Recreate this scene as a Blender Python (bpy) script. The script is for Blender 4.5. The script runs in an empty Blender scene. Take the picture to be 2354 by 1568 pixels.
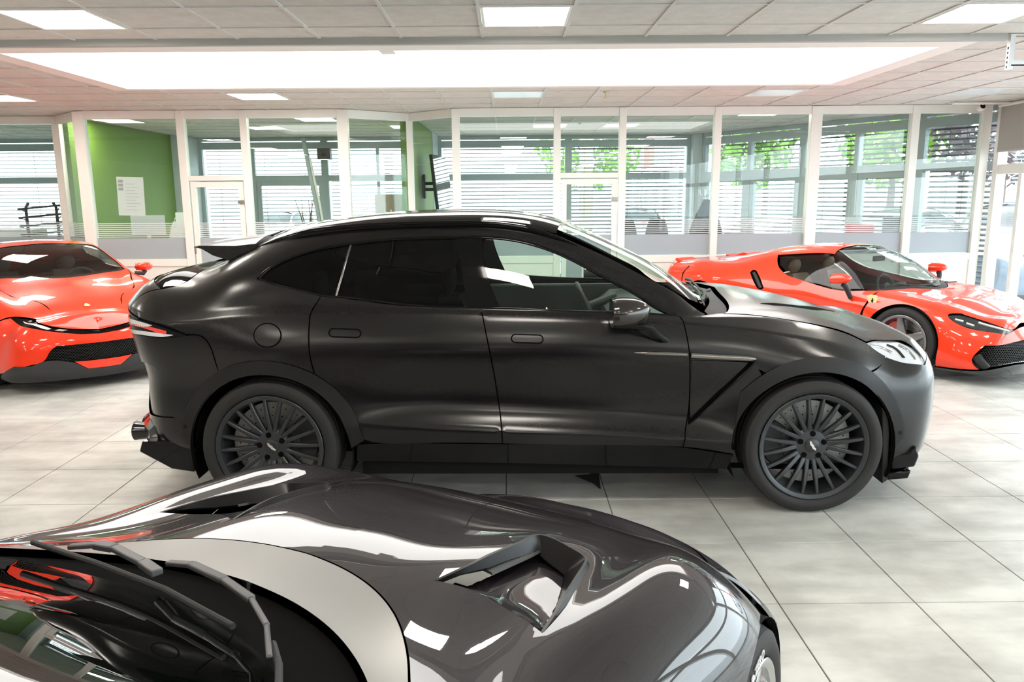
import bpy, bmesh, math, random
import numpy as np
from mathutils import Vector, Matrix
from mathutils.bvhtree import BVHTree
from mathutils.geometry import delaunay_2d_cdt
random.seed(7)
scene = bpy.context.scene
COL = scene.collection
PI = math.pi
# ------------------------------------------------------------------ camera
FPX, PITCH, YAW, ROLL, CAM_H = 1785.2, .1864, .0040, -.0076, 1.775
_cp, _sp = math.cos(PITCH), math.sin(PITCH)
_F = Vector((math.sin(YAW)*_cp, math.cos(YAW)*_cp, -_sp))
_R = Vector((math.cos(YAW), -math.sin(YAW), 0))
_U = _R.cross(_F)
_c, _s = math.cos(ROLL), math.sin(ROLL)
_R, _U = _R*_c + _U*_s, _U*_c - _R*_s
CAM = Vector((0, 0, CAM_H))
cd = bpy.data.cameras.new('camera')
cd.sensor_width = 36.0
cd.lens = 36.0*FPX/2354.0
cd.clip_start = .05
cd.clip_end = 300
camera = bpy.data.objects.new('camera', cd)
COL.objects.link(camera)
camera.matrix_world = Matrix(((_R.x, _U.x, -_F.x, 0), (_R.y, _U.y, -_F.y, 0), (_R.z, _U.z, -_F.z, CAM_H), (0, 0, 0, 1)))
scene.camera = camera

def ray(u, v):
    return _F + _R*((u-1177)/FPX) - _U*((v-784)/FPX)

def atY(u, v, Y):
    d = ray(u, v)
    return CAM + d*(Y/d.y)

def atZ(u, v, Z):
    d = ray(u, v)
    return CAM + d*((Z-CAM_H)/d.z)

# ------------------------------------------------------------------ world, exposure
scene.view_settings.view_transform = 'Standard'
scene.view_settings.look = 'None'
scene.view_settings.exposure = -0.64
scene.view_settings.gamma = 1.0
scene.view_settings.use_curve_mapping = False
world = bpy.data.worlds.new('overcast_sky')
scene.world = world
world.use_nodes = True
wn = world.node_tree
bg = wn.nodes['Background']
tc = wn.nodes.new('ShaderNodeTexCoord')
sep = wn.nodes.new('ShaderNodeSeparateXYZ')
rmp = wn.nodes.new('ShaderNodeValToRGB')
rmp.color_ramp.elements[0].position = .45
rmp.color_ramp.elements[0].color = (.86, .91, .96, 1)
rmp.color_ramp.elements[1].position = .75
rmp.color_ramp.elements[1].color = (.92, .96, 1.0, 1)
mp = wn.nodes.new('ShaderNodeMapRange')
mp.inputs[1].default_value = -1
mp.inputs[2].default_value = 1
wn.links.new(tc.outputs['Generated'], sep.inputs[0])
wn.links.new(sep.outputs[2], mp.inputs[0])
wn.links.new(mp.outputs[0], rmp.inputs[0])
wn.links.new(rmp.outputs[0], bg.inputs[0])
SKY = 13.5
LAMP = 56.0
SKYLIGHT = 8.0
bg.inputs[1].default_value = SKY

# ------------------------------------------------------------------ materials
MATS = {}
def principled(name):
    m = bpy.data.materials.new(name)
    m.use_nodes = True
    return m, m.node_tree, m.node_tree.nodes['Principled BSDF']

def mat(name, color, rough=.5, metal=0., spec=.5, coat=0., emis=None, estr=0., noise=0., nscale=6., alpha=None,
        bump=0., bscale=200., coat_rough=.03, trans=0., ior=1.45, flake=0.):
    if name in MATS:
        return MATS[name]
    m, nt, b = principled(name)
    c = tuple(color)+(1.,) if len(color) == 3 else tuple(color)
    b.inputs['Base Color'].default_value = c
    b.inputs['Roughness'].default_value = rough
    b.inputs['Metallic'].default_value = metal
    b.inputs['Specular IOR Level'].default_value = spec
    b.inputs['Coat Weight'].default_value = coat
    b.inputs['Coat Roughness'].default_value = coat_rough
    b.inputs['Transmission Weight'].default_value = trans
    b.inputs['IOR'].default_value = ior
    if emis:
        b.inputs['Emission Color'].default_value = tuple(emis)+(1.,)
        b.inputs['Emission Strength'].default_value = estr
    if noise or bump or flake:
        t = nt.nodes.new('ShaderNodeTexCoord')
        if noise or flake:
            n = nt.nodes.new('ShaderNodeTexNoise')
            n.inputs['Scale'].default_value = nscale
            n.inputs['Detail'].default_value = 4
            nt.links.new(t.outputs['Object'], n.inputs['Vector'])
            mx = nt.nodes.new('ShaderNodeMix')
            mx.data_type = 'RGBA'
            a = noise or flake
            mx.inputs['A'].default_value = tuple(max(0, x*(1-a)) for x in c[:3])+(1,)
            mx.inputs['B'].default_value = tuple(min(1, x*(1+a)) for x in c[:3])+(1,)
            nt.links.new(n.outputs['Fac'], mx.inputs['Factor'])
            nt.links.new(mx.outputs['Result'], b.inputs['Base Color'])
        if bump:
            n2 = nt.nodes.new('ShaderNodeTexNoise')
            n2.inputs['Scale'].default_value = bscale
            nt.links.new(t.outputs['Object'], n2.inputs['Vector'])
            bp = nt.nodes.new('ShaderNodeBump')
            bp.inputs['Strength'].default_value = bump
            bp.inputs['Distance'].default_value = .002
            nt.links.new(n2.outputs['Fac'], bp.inputs['Height'])
            nt.links.new(bp.outputs['Normal'], b.inputs['Normal'])
    MATS[name] = m
    return m

def glass(name, tint=(1, 1, 1), refl=1.0, rough=0.0, ior=1.5):
    """thin pane: see-through with Fresnel reflection"""
    if name in MATS:
        return MATS[name]
    m = bpy.data.materials.new(name)
    m.use_nodes = True
    nt = m.node_tree
    nt.nodes.clear()
    out = nt.nodes.new('ShaderNodeOutputMaterial')
    tr = nt.nodes.new('ShaderNodeBsdfTransparent')
    tr.inputs[0].default_value = tuple(tint)+(1,)
    gl = nt.nodes.new('ShaderNodeBsdfGlossy')
    gl.inputs['Roughness'].default_value = rough
    gl.inputs[0].default_value = (refl, refl, refl, 1)
    # Schlick reflectance, the same from both faces of the sheet
    f0 = ((ior-1)/(ior+1))**2
    geo = nt.nodes.new('ShaderNodeNewGeometry')
    dt = nt.nodes.new('ShaderNodeVectorMath')
    dt.operation = 'DOT_PRODUCT'
    nt.links.new(geo.outputs['Incoming'], dt.inputs[0])
    nt.links.new(geo.outputs['Normal'], dt.inputs[1])
    def math_(op, a, bb):
        k = nt.nodes.new('ShaderNodeMath')
        k.operation = op
        for i_, q in enumerate((a, bb)):
            if q is None:
                continue
            if isinstance(q, (int, float)):
                k.inputs[i_].default_value = q
            else:
                nt.links.new(q, k.inputs[i_])
        return k.outputs[0]
    ab = math_('ABSOLUTE', dt.outputs['Value'], None)
    pw = math_('POWER', math_('SUBTRACT', 1.0, ab), 5.0)
    frv = math_('MULTIPLY_ADD', pw, 1-f0)
    frv.node.inputs[2].default_value = f0
    mx = nt.nodes.new('ShaderNodeMixShader')
    nt.links.new(frv, mx.inputs[0])
    nt.links.new(tr.outputs[0], mx.inputs[1])
    nt.links.new(gl.outputs[0], mx.inputs[2])
    nt.links.new(mx.outputs[0], out.inputs[0])
    MATS[name] = m
    return m

def film(name, opac=.6, color=(.8, .83, .86)):
    """frosted film: part translucent white, part clear"""
    if name in MATS:
        return MATS[name]
    m = bpy.data.materials.new(name)
    m.use_nodes = True
    nt = m.node_tree
    nt.nodes.clear()
    out = nt.nodes.new('ShaderNodeOutputMaterial')
    tr = nt.nodes.new('ShaderNodeBsdfTransparent')
    tl = nt.nodes.new('ShaderNodeBsdfTranslucent')
    tl.inputs[0].default_value = tuple(color)+(1,)
    df = nt.nodes.new('ShaderNodeBsdfDiffuse')
    df.inputs[0].default_value = tuple(color)+(1,)
    a = nt.nodes.new('ShaderNodeMixShader')
    a.inputs[0].default_value = .5
    nt.links.new(tl.outputs[0], a.inputs[1])
    nt.links.new(df.outputs[0], a.inputs[2])
    mx = nt.nodes.new('ShaderNodeMixShader')
    mx.inputs[0].default_value = opac
    nt.links.new(tr.outputs[0], mx.inputs[1])
    nt.links.new(a.outputs[0], mx.inputs[2])
    nt.links.new(mx.outputs[0], out.inputs[0])
    MATS[name] = m
    return m

# ------------------------------------------------------------------ objects
def link(name, me, material=None, parent=None, loc=None, rot=None):
    if material is not None and not me.materials:
        me.materials.append(material)
    o = bpy.data.objects.new(name, me)
    COL.objects.link(o)
    if parent is not None:
        o.parent = parent
    if loc is not None:
        o.location = loc
    if rot is not None:
        o.rotation_euler = rot
    return o

def tag(o, label, cat, group=None, kind=None):
    o['label'] = label
    o['category'] = cat
    if group:
        o['group'] = group
    if kind:
        o['kind'] = kind
    return o

def struct(o):
    o['kind'] = 'structure'
    return o

def thing(name, label, cat, loc=(0, 0, 0), rz=0., group=None):
    o = bpy.data.objects.new(name, None)
    COL.objects.link(o)
    o.empty_display_size = .1
    o.location = loc
    o.rotation_euler = (0, 0, rz)
    return tag(o, label, cat, group)

def smooth(me, ang=None):
    me.polygons.foreach_set('use_smooth', [True]*len(me.polygons))
    if ang is not None:
        try:
            me.set_sharp_from_angle(angle=math.radians(ang))
        except Exception:
            pass
    return me

class MB:
    """collects simple solids into one mesh"""
    def __init__(self):
        self.v = []
        self.f = []
    def add(self, vs, fs):
        n = len(self.v)
        self.v += [tuple(p) for p in vs]
        self.f += [tuple(i+n for i in f) for f in fs]
        return self
    def box(self, a, b, M=None):
        x0, y0, z0 = a
        x1, y1, z1 = b
        vs = [(x0, y0, z0), (x1, y0, z0), (x1, y1, z0), (x0, y1, z0), (x0, y0, z1), (x1, y0, z1), (x1, y1, z1), (x0, y1, z1)]
        if M is not None:
            vs = [M @ Vector(p) for p in vs]
        return self.add(vs, [(0, 3, 2, 1), (4, 5, 6, 7), (0, 1, 5, 4), (1, 2, 6, 5), (2, 3, 7, 6), (3, 0, 4, 7)])
    def cbox(self, c, s, M=None):
        return self.box([c[i]-s[i]/2 for i in range(3)], [c[i]+s[i]/2 for i in range(3)], M)
    def bar(self, p, q, w, h, up=(0, 0, 1)):
        """box beam from p to q, w wide, h high"""
        p, q = Vector(p), Vector(q)
        d = (q-p).normalized()
        u = Vector(up)
        sx = d.cross(u)
        if sx.length < 1e-5:
            sx = d.cross(Vector((1, 0, 0)))
        sx.normalize()
        uz = sx.cross(d)
        a, b = sx*w/2, uz*h/2
        vs = [p-a-b, p+a-b, p+a+b, p-a+b, q-a-b, q+a-b, q+a+b, q-a+b]
        return self.add(vs, [(3, 2, 1, 0), (4, 5, 6, 7), (0, 1, 5, 4), (1, 2, 6, 5), (2, 3, 7, 6), (3, 0, 4, 7)])
    def tube(self, pts, r, n=10, cap=True, closed=False):
        pts = [Vector(p) for p in pts]
        m = len(pts)
        rs = r if isinstance(r, (list, tuple)) else [r]*m
        rings = []
        nrm = None
        for i in range(m):
            if closed:
                t = pts[(i+1) % m]-pts[i-1]
            else:
                t = pts[min(i+1, m-1)]-pts[max(i-1, 0)]
            t.normalize()
            if nrm is None:
                nrm = t.cross(Vector((0, 0, 1)))
                if nrm.length < 1e-3:
                    nrm = t.cross(Vector((1, 0, 0)))
            nrm = (nrm - t*nrm.dot(t)).normalized()
            b = t.cross(nrm)
            rings.append([pts[i] + (nrm*math.cos(2*PI*k/n)+b*math.sin(2*PI*k/n))*rs[i] for k in range(n)])
        vs = [p for rg in rings for p in rg]
        fs = []
        for i in range(m if closed else m-1):
            j = (i+1) % m
            for k in range(n):
                fs.append((i*n+k, i*n+(k+1) % n, j*n+(k+1) % n, j*n+k))
        if cap and not closed:
            fs.append(tuple(range(n-1, -1, -1)))
            fs.append(tuple((m-1)*n+k for k in range(n)))
        return self.add(vs, fs)
    def lathe(self, prof, n=32, axis='z', M=None, close=False):
        """revolve (r, h) profile about an axis"""
        vs = []
        m = len(prof)
        for k in range(n):
            a = 2*PI*k/n
            for (r, h) in prof:
                if axis == 'z':
                    p = Vector((r*math.cos(a), r*math.sin(a), h))
                else:
                    p = Vector((r*math.cos(a), h, r*math.sin(a)))
                vs.append(M @ p if M is not None else p)
        fs = []
        for k in range(n):
            j = (k+1) % n
            for i in range(m if close else m-1):
                i2 = (i+1) % m
                q = (k*m+i, j*m+i, j*m+i2, k*m+i2)
                fs.append(q if axis == 'z' else q[::-1])
        return self.add(vs, fs)
    def prism(self, poly, a, b, M=None):
        """extrude closed 2D polygon (list of (x,z)) along y from a to b"""
        n = len(poly)
        vs = [Vector((p[0], a, p[1])) for p in poly]+[Vector((p[0], b, p[1])) for p in poly]
        if M is not None:
            vs = [M @ p for p in vs]
        fs = [tuple(range(n)), tuple(range(2*n-1, n-1, -1))]
        for i in range(n):
            j = (i+1) % n
            fs.append((i, i+n, j+n, j))
        return self.add(vs, fs)
    def grid(self, G, closed_u=False, closed_v=False):
        """rows of points into quads"""
        nu, nv = len(G), len(G[0])
        vs = [p for r in G for p in r]
        fs = []
        for i in range(nu if closed_u else nu-1):
            for j in range(nv if closed_v else nv-1):
                i2, j2 = (i+1) % nu, (j+1) % nv
                fs.append((i*nv+j, i2*nv+j, i2*nv+j2, i*nv+j2))
        return self.add(vs, fs)
    def mesh(self, name, sm=None, mirror=False):
        me = bpy.data.meshes.new(name)
        v = self.v
        f = self.f
        if mirror:
            v = [(p[0], -p[1], p[2]) for p in v]
            f = [q[::-1] for q in f]
        me.from_pydata([tuple(p) for p in v], [], f)
        bm = bmesh.new()
        bm.from_mesh(me)
        bmesh.ops.recalc_face_normals(bm, faces=bm.faces)
        bm.to_mesh(me)
        bm.free()
        if sm is not None:
            smooth(me, sm)
        return me
    def build(self, name, material, parent=None, sm=None, bevel=0., loc=None, rot=None, mirror=False, bseg=2):
        me = self.mesh(name, sm, mirror)
        o = link(name, me, material, parent, loc, rot)
        if bevel:
            md = o.modifiers.new('bevel', 'BEVEL')
            md.width = bevel
            md.segments = bseg
            md.limit_method = 'ANGLE'
            smooth(me, 40)
        return o

# ------------------------------------------------------------------ splines and lofted shells
def nspline(t, Y, x):
    """natural cubic spline through Y (n,d) at t evaluated at x"""
    t = np.asarray(t, float)
    Y = np.asarray(Y, float)
    n = len(t)
    if n == 2:
        a = ((x-t[0])/(t[1]-t[0]))[:, None]
        return Y[0]*(1-a)+Y[1]*a
    h = np.diff(t)
    A = np.zeros((n, n))
    B = np.zeros_like(Y)
    A[0, 0] = A[-1, -1] = 1
    for i in range(1, n-1):
        A[i, i-1], A[i, i], A[i, i+1] = h[i-1], 2*(h[i-1]+h[i]), h[i]
        B[i] = 6*((Y[i+1]-Y[i])/h[i]-(Y[i]-Y[i-1])/h[i-1])
    M = np.linalg.solve(A, B)
    k = np.clip(np.searchsorted(t, x, side='right')-1, 0, n-2)
    hk = h[k][:, None]
    a = ((t[k+1]-x))[:, None]
    b = ((x-t[k]))[:, None]
    return (M[k]*a**3+M[k+1]*b**3)/(6*hk) + (Y[k]/hk-M[k]*hk/6)*a + (Y[k+1]/hk-M[k+1]*hk/6)*b

def curve(pts, n=40, corners=False):
    """smooth open curve through points, n samples"""
    P = np.array([tuple(p) for p in pts], float)
    if len(P) < 3:
        s = np.linspace(0, 1, n)[:, None]
        return P[0]*(1-s)+P[-1]*s
    t = np.concatenate([[0], np.cumsum(np.linalg.norm(np.diff(P, axis=0), axis=1)**.75)])
    return nspline(t, P, np.linspace(0, t[-1], n))

def hermite(t, Y, x):
    """three point cubic Hermite (little overshoot)"""
    t = np.asarray(t, float)
    Y = np.asarray(Y, float)
    d = np.diff(Y, axis=0)/np.diff(t)[:, None]
    m = np.zeros_like(Y)
    h = np.diff(t)
    m[1:-1] = (d[:-1]*h[1:, None]+d[1:]*h[:-1, None])/(h[1:]+h[:-1])[:, None]
    m[0], m[-1] = d[0], d[-1]
    k = np.clip(np.searchsorted(t, x, side='right')-1, 0, len(t)-2)
    s = ((x-t[k])/h[k])[:, None]
    hk = h[k][:, None]
    return ((2*s**3-3*s**2+1)*Y[k]+(s**3-2*s**2+s)*hk*m[k]+(-2*s**3+3*s**2)*Y[k+1]+(s**3-s**2)*hk*m[k+1])

class Shell:
    """half of a car body lofted through feature curves: curves[k][i] = (x, y, z), k from sill to centre line, i from tail to nose"""
    def __init__(self, curves, creases=(), ns=260, nw=9, frame=None, herm=False, relax=0, bulge=()):
        C = np.asarray(curves, float)
        K, N, _ = C.shape
        self.K, self.N = K, N
        d = np.linalg.norm(np.diff(C, axis=1), axis=2)
        t = np.concatenate([[0], np.cumsum(np.sort(d, axis=0)[K//3:].mean(0))])
        self.t = t
        ts = np.linspace(0, t[-1], ns)
        sp = hermite if herm else nspline
        D = np.stack([sp(t, C[k], ts) for k in range(K)])
        G = np.zeros((ns, (K-1)*nw+1, 3))
        cuts = [0]+sorted(creases)+[K-1]
        for i in range(ns):
            q = D[:, i]
            ln = np.maximum(np.linalg.norm(np.diff(q, axis=0), axis=1), .004)**.8
            tt = np.concatenate([[0], np.cumsum(ln)])
            for a, b in zip(cuts[:-1], cuts[1:]):
                xx = np.concatenate([np.linspace(tt[k], tt[k+1], nw+1)[:-1] for k in range(a, b)]+[[tt[b]]])
                G[i, a*nw:b*nw+1] = (nspline if b-a > 1 else nspline)(tt[a:b+1], q[a:b+1], xx)
        for (k0, k1, amp) in bulge:
            j0, j1 = k0*nw, k1*nw
            f = np.sin(PI*np.linspace(0, 1, j1-j0+1))
            ch = G[:, j1]-G[:, j0]
            ln = np.linalg.norm(ch, axis=1)
            nn = np.stack([np.zeros(ns), -ch[:, 2], ch[:, 1]], 1)
            nn /= np.maximum(np.linalg.norm(nn, axis=1, keepdims=True), 1e-6)
            nn *= np.where(nn[:, 1:2] > 0, -1, 1)
            G[:, j0:j1+1] += nn[:, None]*(amp*np.clip((ln-.12)/.25, 0, 1))[:, None, None]*f[None, :, None]
        for _ in range(relax):
            # fair the surface: neighbours mirrored across the centre line
            E = np.concatenate([G, G[:, -2:-1]*np.array([1, -1, 1])], 1)
            E[:, -2, 1] = 0
            W_ = G.copy()
            W_[:, 1:] = .5*E[:, 1:-1]+.25*(E[:, :-2]+E[:, 2:])
            S_ = W_.copy()
            S_[1:-1] = .5*W_[1:-1]+.25*(W_[:-2]+W_[2:])
            G = S_
        self.G, self.ns, self.nw = G, ns, nw
        gd = np.linalg.norm(np.diff(G, axis=1), axis=2).mean(0)
        self.W = np.concatenate([[0], np.cumsum(np.maximum(gd, .002))])
        self.S = ts
        du = np.gradient(G, axis=0)
        dv = np.gradient(G, axis=1)
        n = np.cross(du, dv)
        l = np.linalg.norm(n, axis=2, keepdims=True)
        n = n/np.maximum(l, 1e-9)
        # orient outward (towards -y side or up)
        ref = np.zeros_like(n)
        ref[..., 1] = -1
        if (n*ref).sum() < 0:
            n = -n
        self.Nn = n
        nv = G.shape[1]
        self.nv = nv
        fs = [(i*nv+j, (i+1)*nv+j, (i+1)*nv+j+1, i*nv+j+1) for i in range(ns-1) for j in range(nv-1)]
        self.bvh = BVHTree.FromPolygons([Vector(p) for p in G.reshape(-1, 3)], fs)
        self.frame = frame
    def sw(self, s, w):
        """station index, curve index -> metric parameters"""
        S = np.interp(s, np.arange(self.N), self.t)
        W = np.interp(w*self.nw, np.arange(self.nv), self.W)
        return np.array([S, W])
    def _at(self, A, S, W):
        S = np.clip(np.atleast_1d(S), 0, self.S[-1])
        fi = S/self.S[-1]*(self.ns-1)
        i = np.clip(fi.astype(int), 0, self.ns-2)
        fj = np.interp(np.atleast_1d(W), self.W, np.arange(self.nv))
        j = np.clip(fj.astype(int), 0, self.nv-2)
        a = (fi-i)[:, None]
        b = (fj-j)[:, None]
        return A[i, j]*(1-a)*(1-b)+A[i+1, j]*a*(1-b)+A[i, j+1]*(1-a)*b+A[i+1, j+1]*a*b
    def P(self, S, W):
        return self._at(self.G, S, W)
    def Nrm(self, S, W):
        n = self._at(self.Nn, S, W)
        return n/np.maximum(np.linalg.norm(n, axis=1, keepdims=True), 1e-9)
    def inv(self, idx, loc):
        i, j = divmod(idx, self.nv-1)
        G = self.G
        p = np.array(loc)
        A = np.stack([G[i+1, j]-G[i, j], G[i, j+1]-G[i, j]], 1)
        ab = np.linalg.lstsq(A, p-G[i, j], rcond=None)[0]
        a, b = np.clip(ab, 0, 1)
        return np.array([self.S[i]+(self.S[i+1]-self.S[i])*a, self.W[j]+(self.W[j+1]-self.W[j])*b])
    def cast(self, o, d, near=5.):
        loc, n, idx, dist = self.bvh.ray_cast(Vector(o), Vector(d).normalized())
        if loc is None:
            # nearest surface point along the line of sight
            best = None
            dn = Vector(d).normalized()
            t = near
            for _ in range(12):
                loc, n, idx, dist = self.bvh.find_nearest(Vector(o)+dn*t)
                t = (loc-Vector(o)).dot(dn)
        return self.inv(idx, loc)
    def px(self, u, v):
        o, R = self.frame
        lo = R @ (CAM-o)
        return self.cast(lo, R @ ray(u, v), near=(o-CAM).length)
    def xz(self, x, z):
        return self.cast((x, -3, z), (0, 1, 0), near=2.2)
    def xy(self, x, y):
        return self.cast((x, y, 4), (0, 0, -1), near=3.)
    def pts(self, items):
        out = []
        for it in items:
            if it[0] == 's':
                out.append(self.sw(it[1], it[2]))
            elif it[0] == 'cz':
                zc = self.G[-1, :, 2]
                out.append(np.array([self.S[-1], np.interp(it[1], zc, self.W)]))
            elif it[0] == 'xz':
                out.append(self.xz(it[1], it[2]))
            elif it[0] == 'xy':
                out.append(self.xy(it[1], it[2]))
            else:
                out.append(self.px(it[0], it[1]))
        return np.array(out)
    def line(self, items, n=None):
        P = self.pts(items)
        L = np.linalg.norm(np.diff(P, axis=0), axis=1).sum()
        n = n or max(3, int(L/.018)+2)
        return curve(P, n)
    def loop(self, segs):
        """segs: list of item lists; each one starts where the one before ended"""
        out = []
        last = None
        first = None
        for sg in segs:
            items = list(sg)
            P = self.pts(items)
            if last is not None:
                P = np.vstack([last, P])
            L = np.linalg.norm(np.diff(P, axis=0), axis=1).sum()
            Q = curve(P, max(2, int(L/.018)+2))
            out.append(Q[:-1])
            last = Q[-1]
            if first is None:
                first = Q[0]
        # close
        if np.linalg.norm(last-first) > .004:
            n = max(2, int(np.linalg.norm(last-first)/.018)+2)
            s = np.linspace(0, 1, n)[:-1, None]
            out.append(last*(1-s)+first*s)
        return np.vstack(out)
    def circle(self, c, r, n=40, a0=0., a1=2*PI):
        """loop of surface points: a circle in the side view around (x, z)"""
        return np.array([self.xz(c[0]+r*math.cos(a0+(a1-a0)*k/n), c[1]+r*math.sin(a0+(a1-a0)*k/n)) for k in range(n)])

def poly_area(P):
    x, y = P[:, 0], P[:, 1]
    return .5*np.sum(x*np.roll(y, -1)-np.roll(x, -1)*y)

def poly_inset(P, d):
    if d == 0:
        return P
    s = 1. if poly_area(P) > 0 else -1.
    a = P-np.roll(P, 1, axis=0)
    b = np.roll(P, -1, axis=0)-P
    na = np.stack([-a[:, 1], a[:, 0]], 1)/np.maximum(np.linalg.norm(a, axis=1), 1e-9)[:, None]
    nb = np.stack([-b[:, 1], b[:, 0]], 1)/np.maximum(np.linalg.norm(b, axis=1), 1e-9)[:, None]
    m = na+nb
    l2 = np.maximum((m*m).sum(1), .6)
    return P+s*d*2*m/l2[:, None]

def inside(poly, Q):
    x, y = Q[:, 0], Q[:, 1]
    c = np.zeros(len(Q), bool)
    n = len(poly)
    j = n-1
    for i in range(n):
        xi, yi = poly[i]
        xj, yj = poly[j]
        k = ((yi > y) != (yj > y))
        if yi != yj:
            c ^= k & (x < (xj-xi)*(y-yi)/(yj-yi)+xi)
        j = i
    return c

def near_poly(poly, Q, d):
    bad = np.zeros(len(Q), bool)
    for i in range(len(poly)):
        a, b = poly[i-1], poly[i]
        ab = b-a
        t = np.clip(((Q-a)@ab)/max(ab@ab, 1e-12), 0, 1)
        bad |= np.linalg.norm(Q-(a+t[:, None]*ab), axis=1) < d
    return bad

def tess(outer, holes, h):
    lo, hi = outer.min(0), outer.max(0)
    gx = np.arange(lo[0]+h/2, hi[0], h)
    gy = np.arange(lo[1]+h/2, hi[1], h)
    if len(gx) and len(gy):
        Q = np.stack(np.meshgrid(gx, gy, indexing='ij'), -1).reshape(-1, 2)
        k = inside(outer, Q) & ~near_poly(outer, Q, h*.45)
        for H in holes:
            k &= ~inside(H, Q) & ~near_poly(H, Q, h*.45)
        Q = Q[k]
    else:
        Q = np.zeros((0, 2))
    vs = [Vector(p) for p in outer]
    es = [(i, (i+1) % len(outer)) for i in range(len(outer))]
    for H in holes:
        n = len(vs)
        vs += [Vector(p) for p in H]
        es += [(n+i, n+(i+1) % len(H)) for i in range(len(H))]
    vs += [Vector(p) for p in Q]
    V, _, T, *_ = delaunay_2d_cdt(vs, es, [], 0, 1e-6)
    V = np.array([tuple(p) for p in V])
    T = np.array([t for t in T if len(t) == 3])
    c = V[T].mean(1)
    k = inside(outer, c)
    for H in holes:
        k &= ~inside(H, c)
    return V, T[k]

def panel(sh, name, loop, material, parent, holes=(), h=.03, inset=.0034, off=0., rim=.010, mirror=False, both=False, sub=None):
    """a body panel cut out of a shell along loop (surface parameters), with folded edges"""
    loop = poly_inset(loop, inset)
    holes = [poly_inset(H, -inset) for H in holes]
    V, T = tess(loop, holes, h)
    P = sh.P(V[:, 0], V[:, 1])
    N = sh.Nrm(V[:, 0], V[:, 1])
    P = P+N*off
    verts = [P]
    norms = [N]
    faces = [tuple(t) for t in T]
    # winding so that faces point along N
    if len(T):
        a = P[T[:, 1]]-P[T[:, 0]]
        b = P[T[:, 2]]-P[T[:, 0]]
        fn = np.cross(a, b)
        fl = (fn*N[T[:, 0]]).sum(1) < 0
        faces = [tuple(t[::-1]) if f else tuple(t) for t, f in zip(T, fl)]
    nv = len(P)
    if rim:
        for L in [loop]+holes:
            A = sh.P(L[:, 0], L[:, 1])
            n = sh.Nrm(L[:, 0], L[:, 1])
            A = A+n*off
            B = A-n*rim
            tg = np.roll(A, -1, 0)-np.roll(A, 1, 0)
            on = np.cross(tg, n)
            on /= np.maximum(np.linalg.norm(on, axis=1, keepdims=True), 1e-9)
            m = len(A)
            verts += [A, B]
            norms += [on, on]
            for i in range(m):
                j = (i+1) % m
                faces.append((nv+i, nv+j, nv+m+j, nv+m+i))
            nv += 2*m
    verts = np.vstack(verts)
    norms = np.vstack(norms)
    outs = []
    if both == 'join':
        # left and right half in one mesh, closed along the centre line
        mid = np.abs(verts[:, 1]) < .007
        verts[mid, 1] = 0.
        v2, n2 = verts.copy(), norms.copy()
        v2[:, 1] *= -1
        n2[:, 1] *= -1
        n0 = len(verts)
        faces = faces+[tuple(i+n0 for i in q[::-1]) for q in faces]
        verts, norms = np.vstack([verts, v2]), np.vstack([norms, n2])
        both = False
    for mir in ([mirror] if not both else [False, True]):
        v = verts.copy()
        n = norms.copy()
        f = faces
        if mir:
            v[:, 1] *= -1
            n[:, 1] *= -1
            f = [q[::-1] for q in faces]
        me = bpy.data.meshes.new(name)
        me.from_pydata(v.tolist(), [], f)
        smooth(me)
        try:
            me.normals_split_custom_set_from_vertices(n.tolist())
        except Exception as e:
            print('normals', e)
        outs.append(link(name, me, material, parent))
    return outs if both else outs[0]

def strip(sh, items, w0, off, prof, name, material, parent, both=False, n=60, mirror=False, smooth_ang=60):
    """moulding along a line on a shell: prof(t) gives half width and height"""
    L = sh.line(items, n) if not isinstance(items, np.ndarray) else items
    n = len(L)
    P = sh.P(L[:, 0], L[:, 1])
    N = sh.Nrm(L[:, 0], L[:, 1])
    T = np.gradient(P, axis=0)
    T /= np.maximum(np.linalg.norm(T, axis=1, keepdims=True), 1e-9)
    B = np.cross(N, T)
    G = []
    for i in range(n):
        hw, ht = prof(i/(n-1.))
        hw *= w0
        p = P[i]+N[i]*off
        G.append([tuple(p-B[i]*hw-N[i]*.004), tuple(p-B[i]*hw*.9+N[i]*ht*.6), tuple(p-B[i]*hw*.45+N[i]*ht), tuple(p+B[i]*hw*.45+N[i]*ht), tuple(p+B[i]*hw*.9+N[i]*ht*.6), tuple(p+B[i]*hw-N[i]*.004)])
    mb = MB()
    mb.grid(G, closed_v=True)
    k = len(G[0])
    mb.f.append(tuple(range(k)))
    mb.f.append(tuple(range((n-1)*k, n*k))[::-1])
    o = [mb.build(name, material, parent, sm=smooth_ang, mirror=mirror)]
    if both:
        o.append(mb.build(name, material, parent, sm=smooth_ang, mirror=True))
    return o

def car_frame(loc, rz):
    return (Vector(loc), Matrix.Rotation(-rz, 3, 'Z'))
# ================================================================== the showroom
CEIL = 2.96
XL, XR, YB = -13.0, 6.9, -13.0          # left wall, right wall, wall behind the viewer
WY = 11.26                             # partition line
FY = 16.5                              # street facade of the offices

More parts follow.
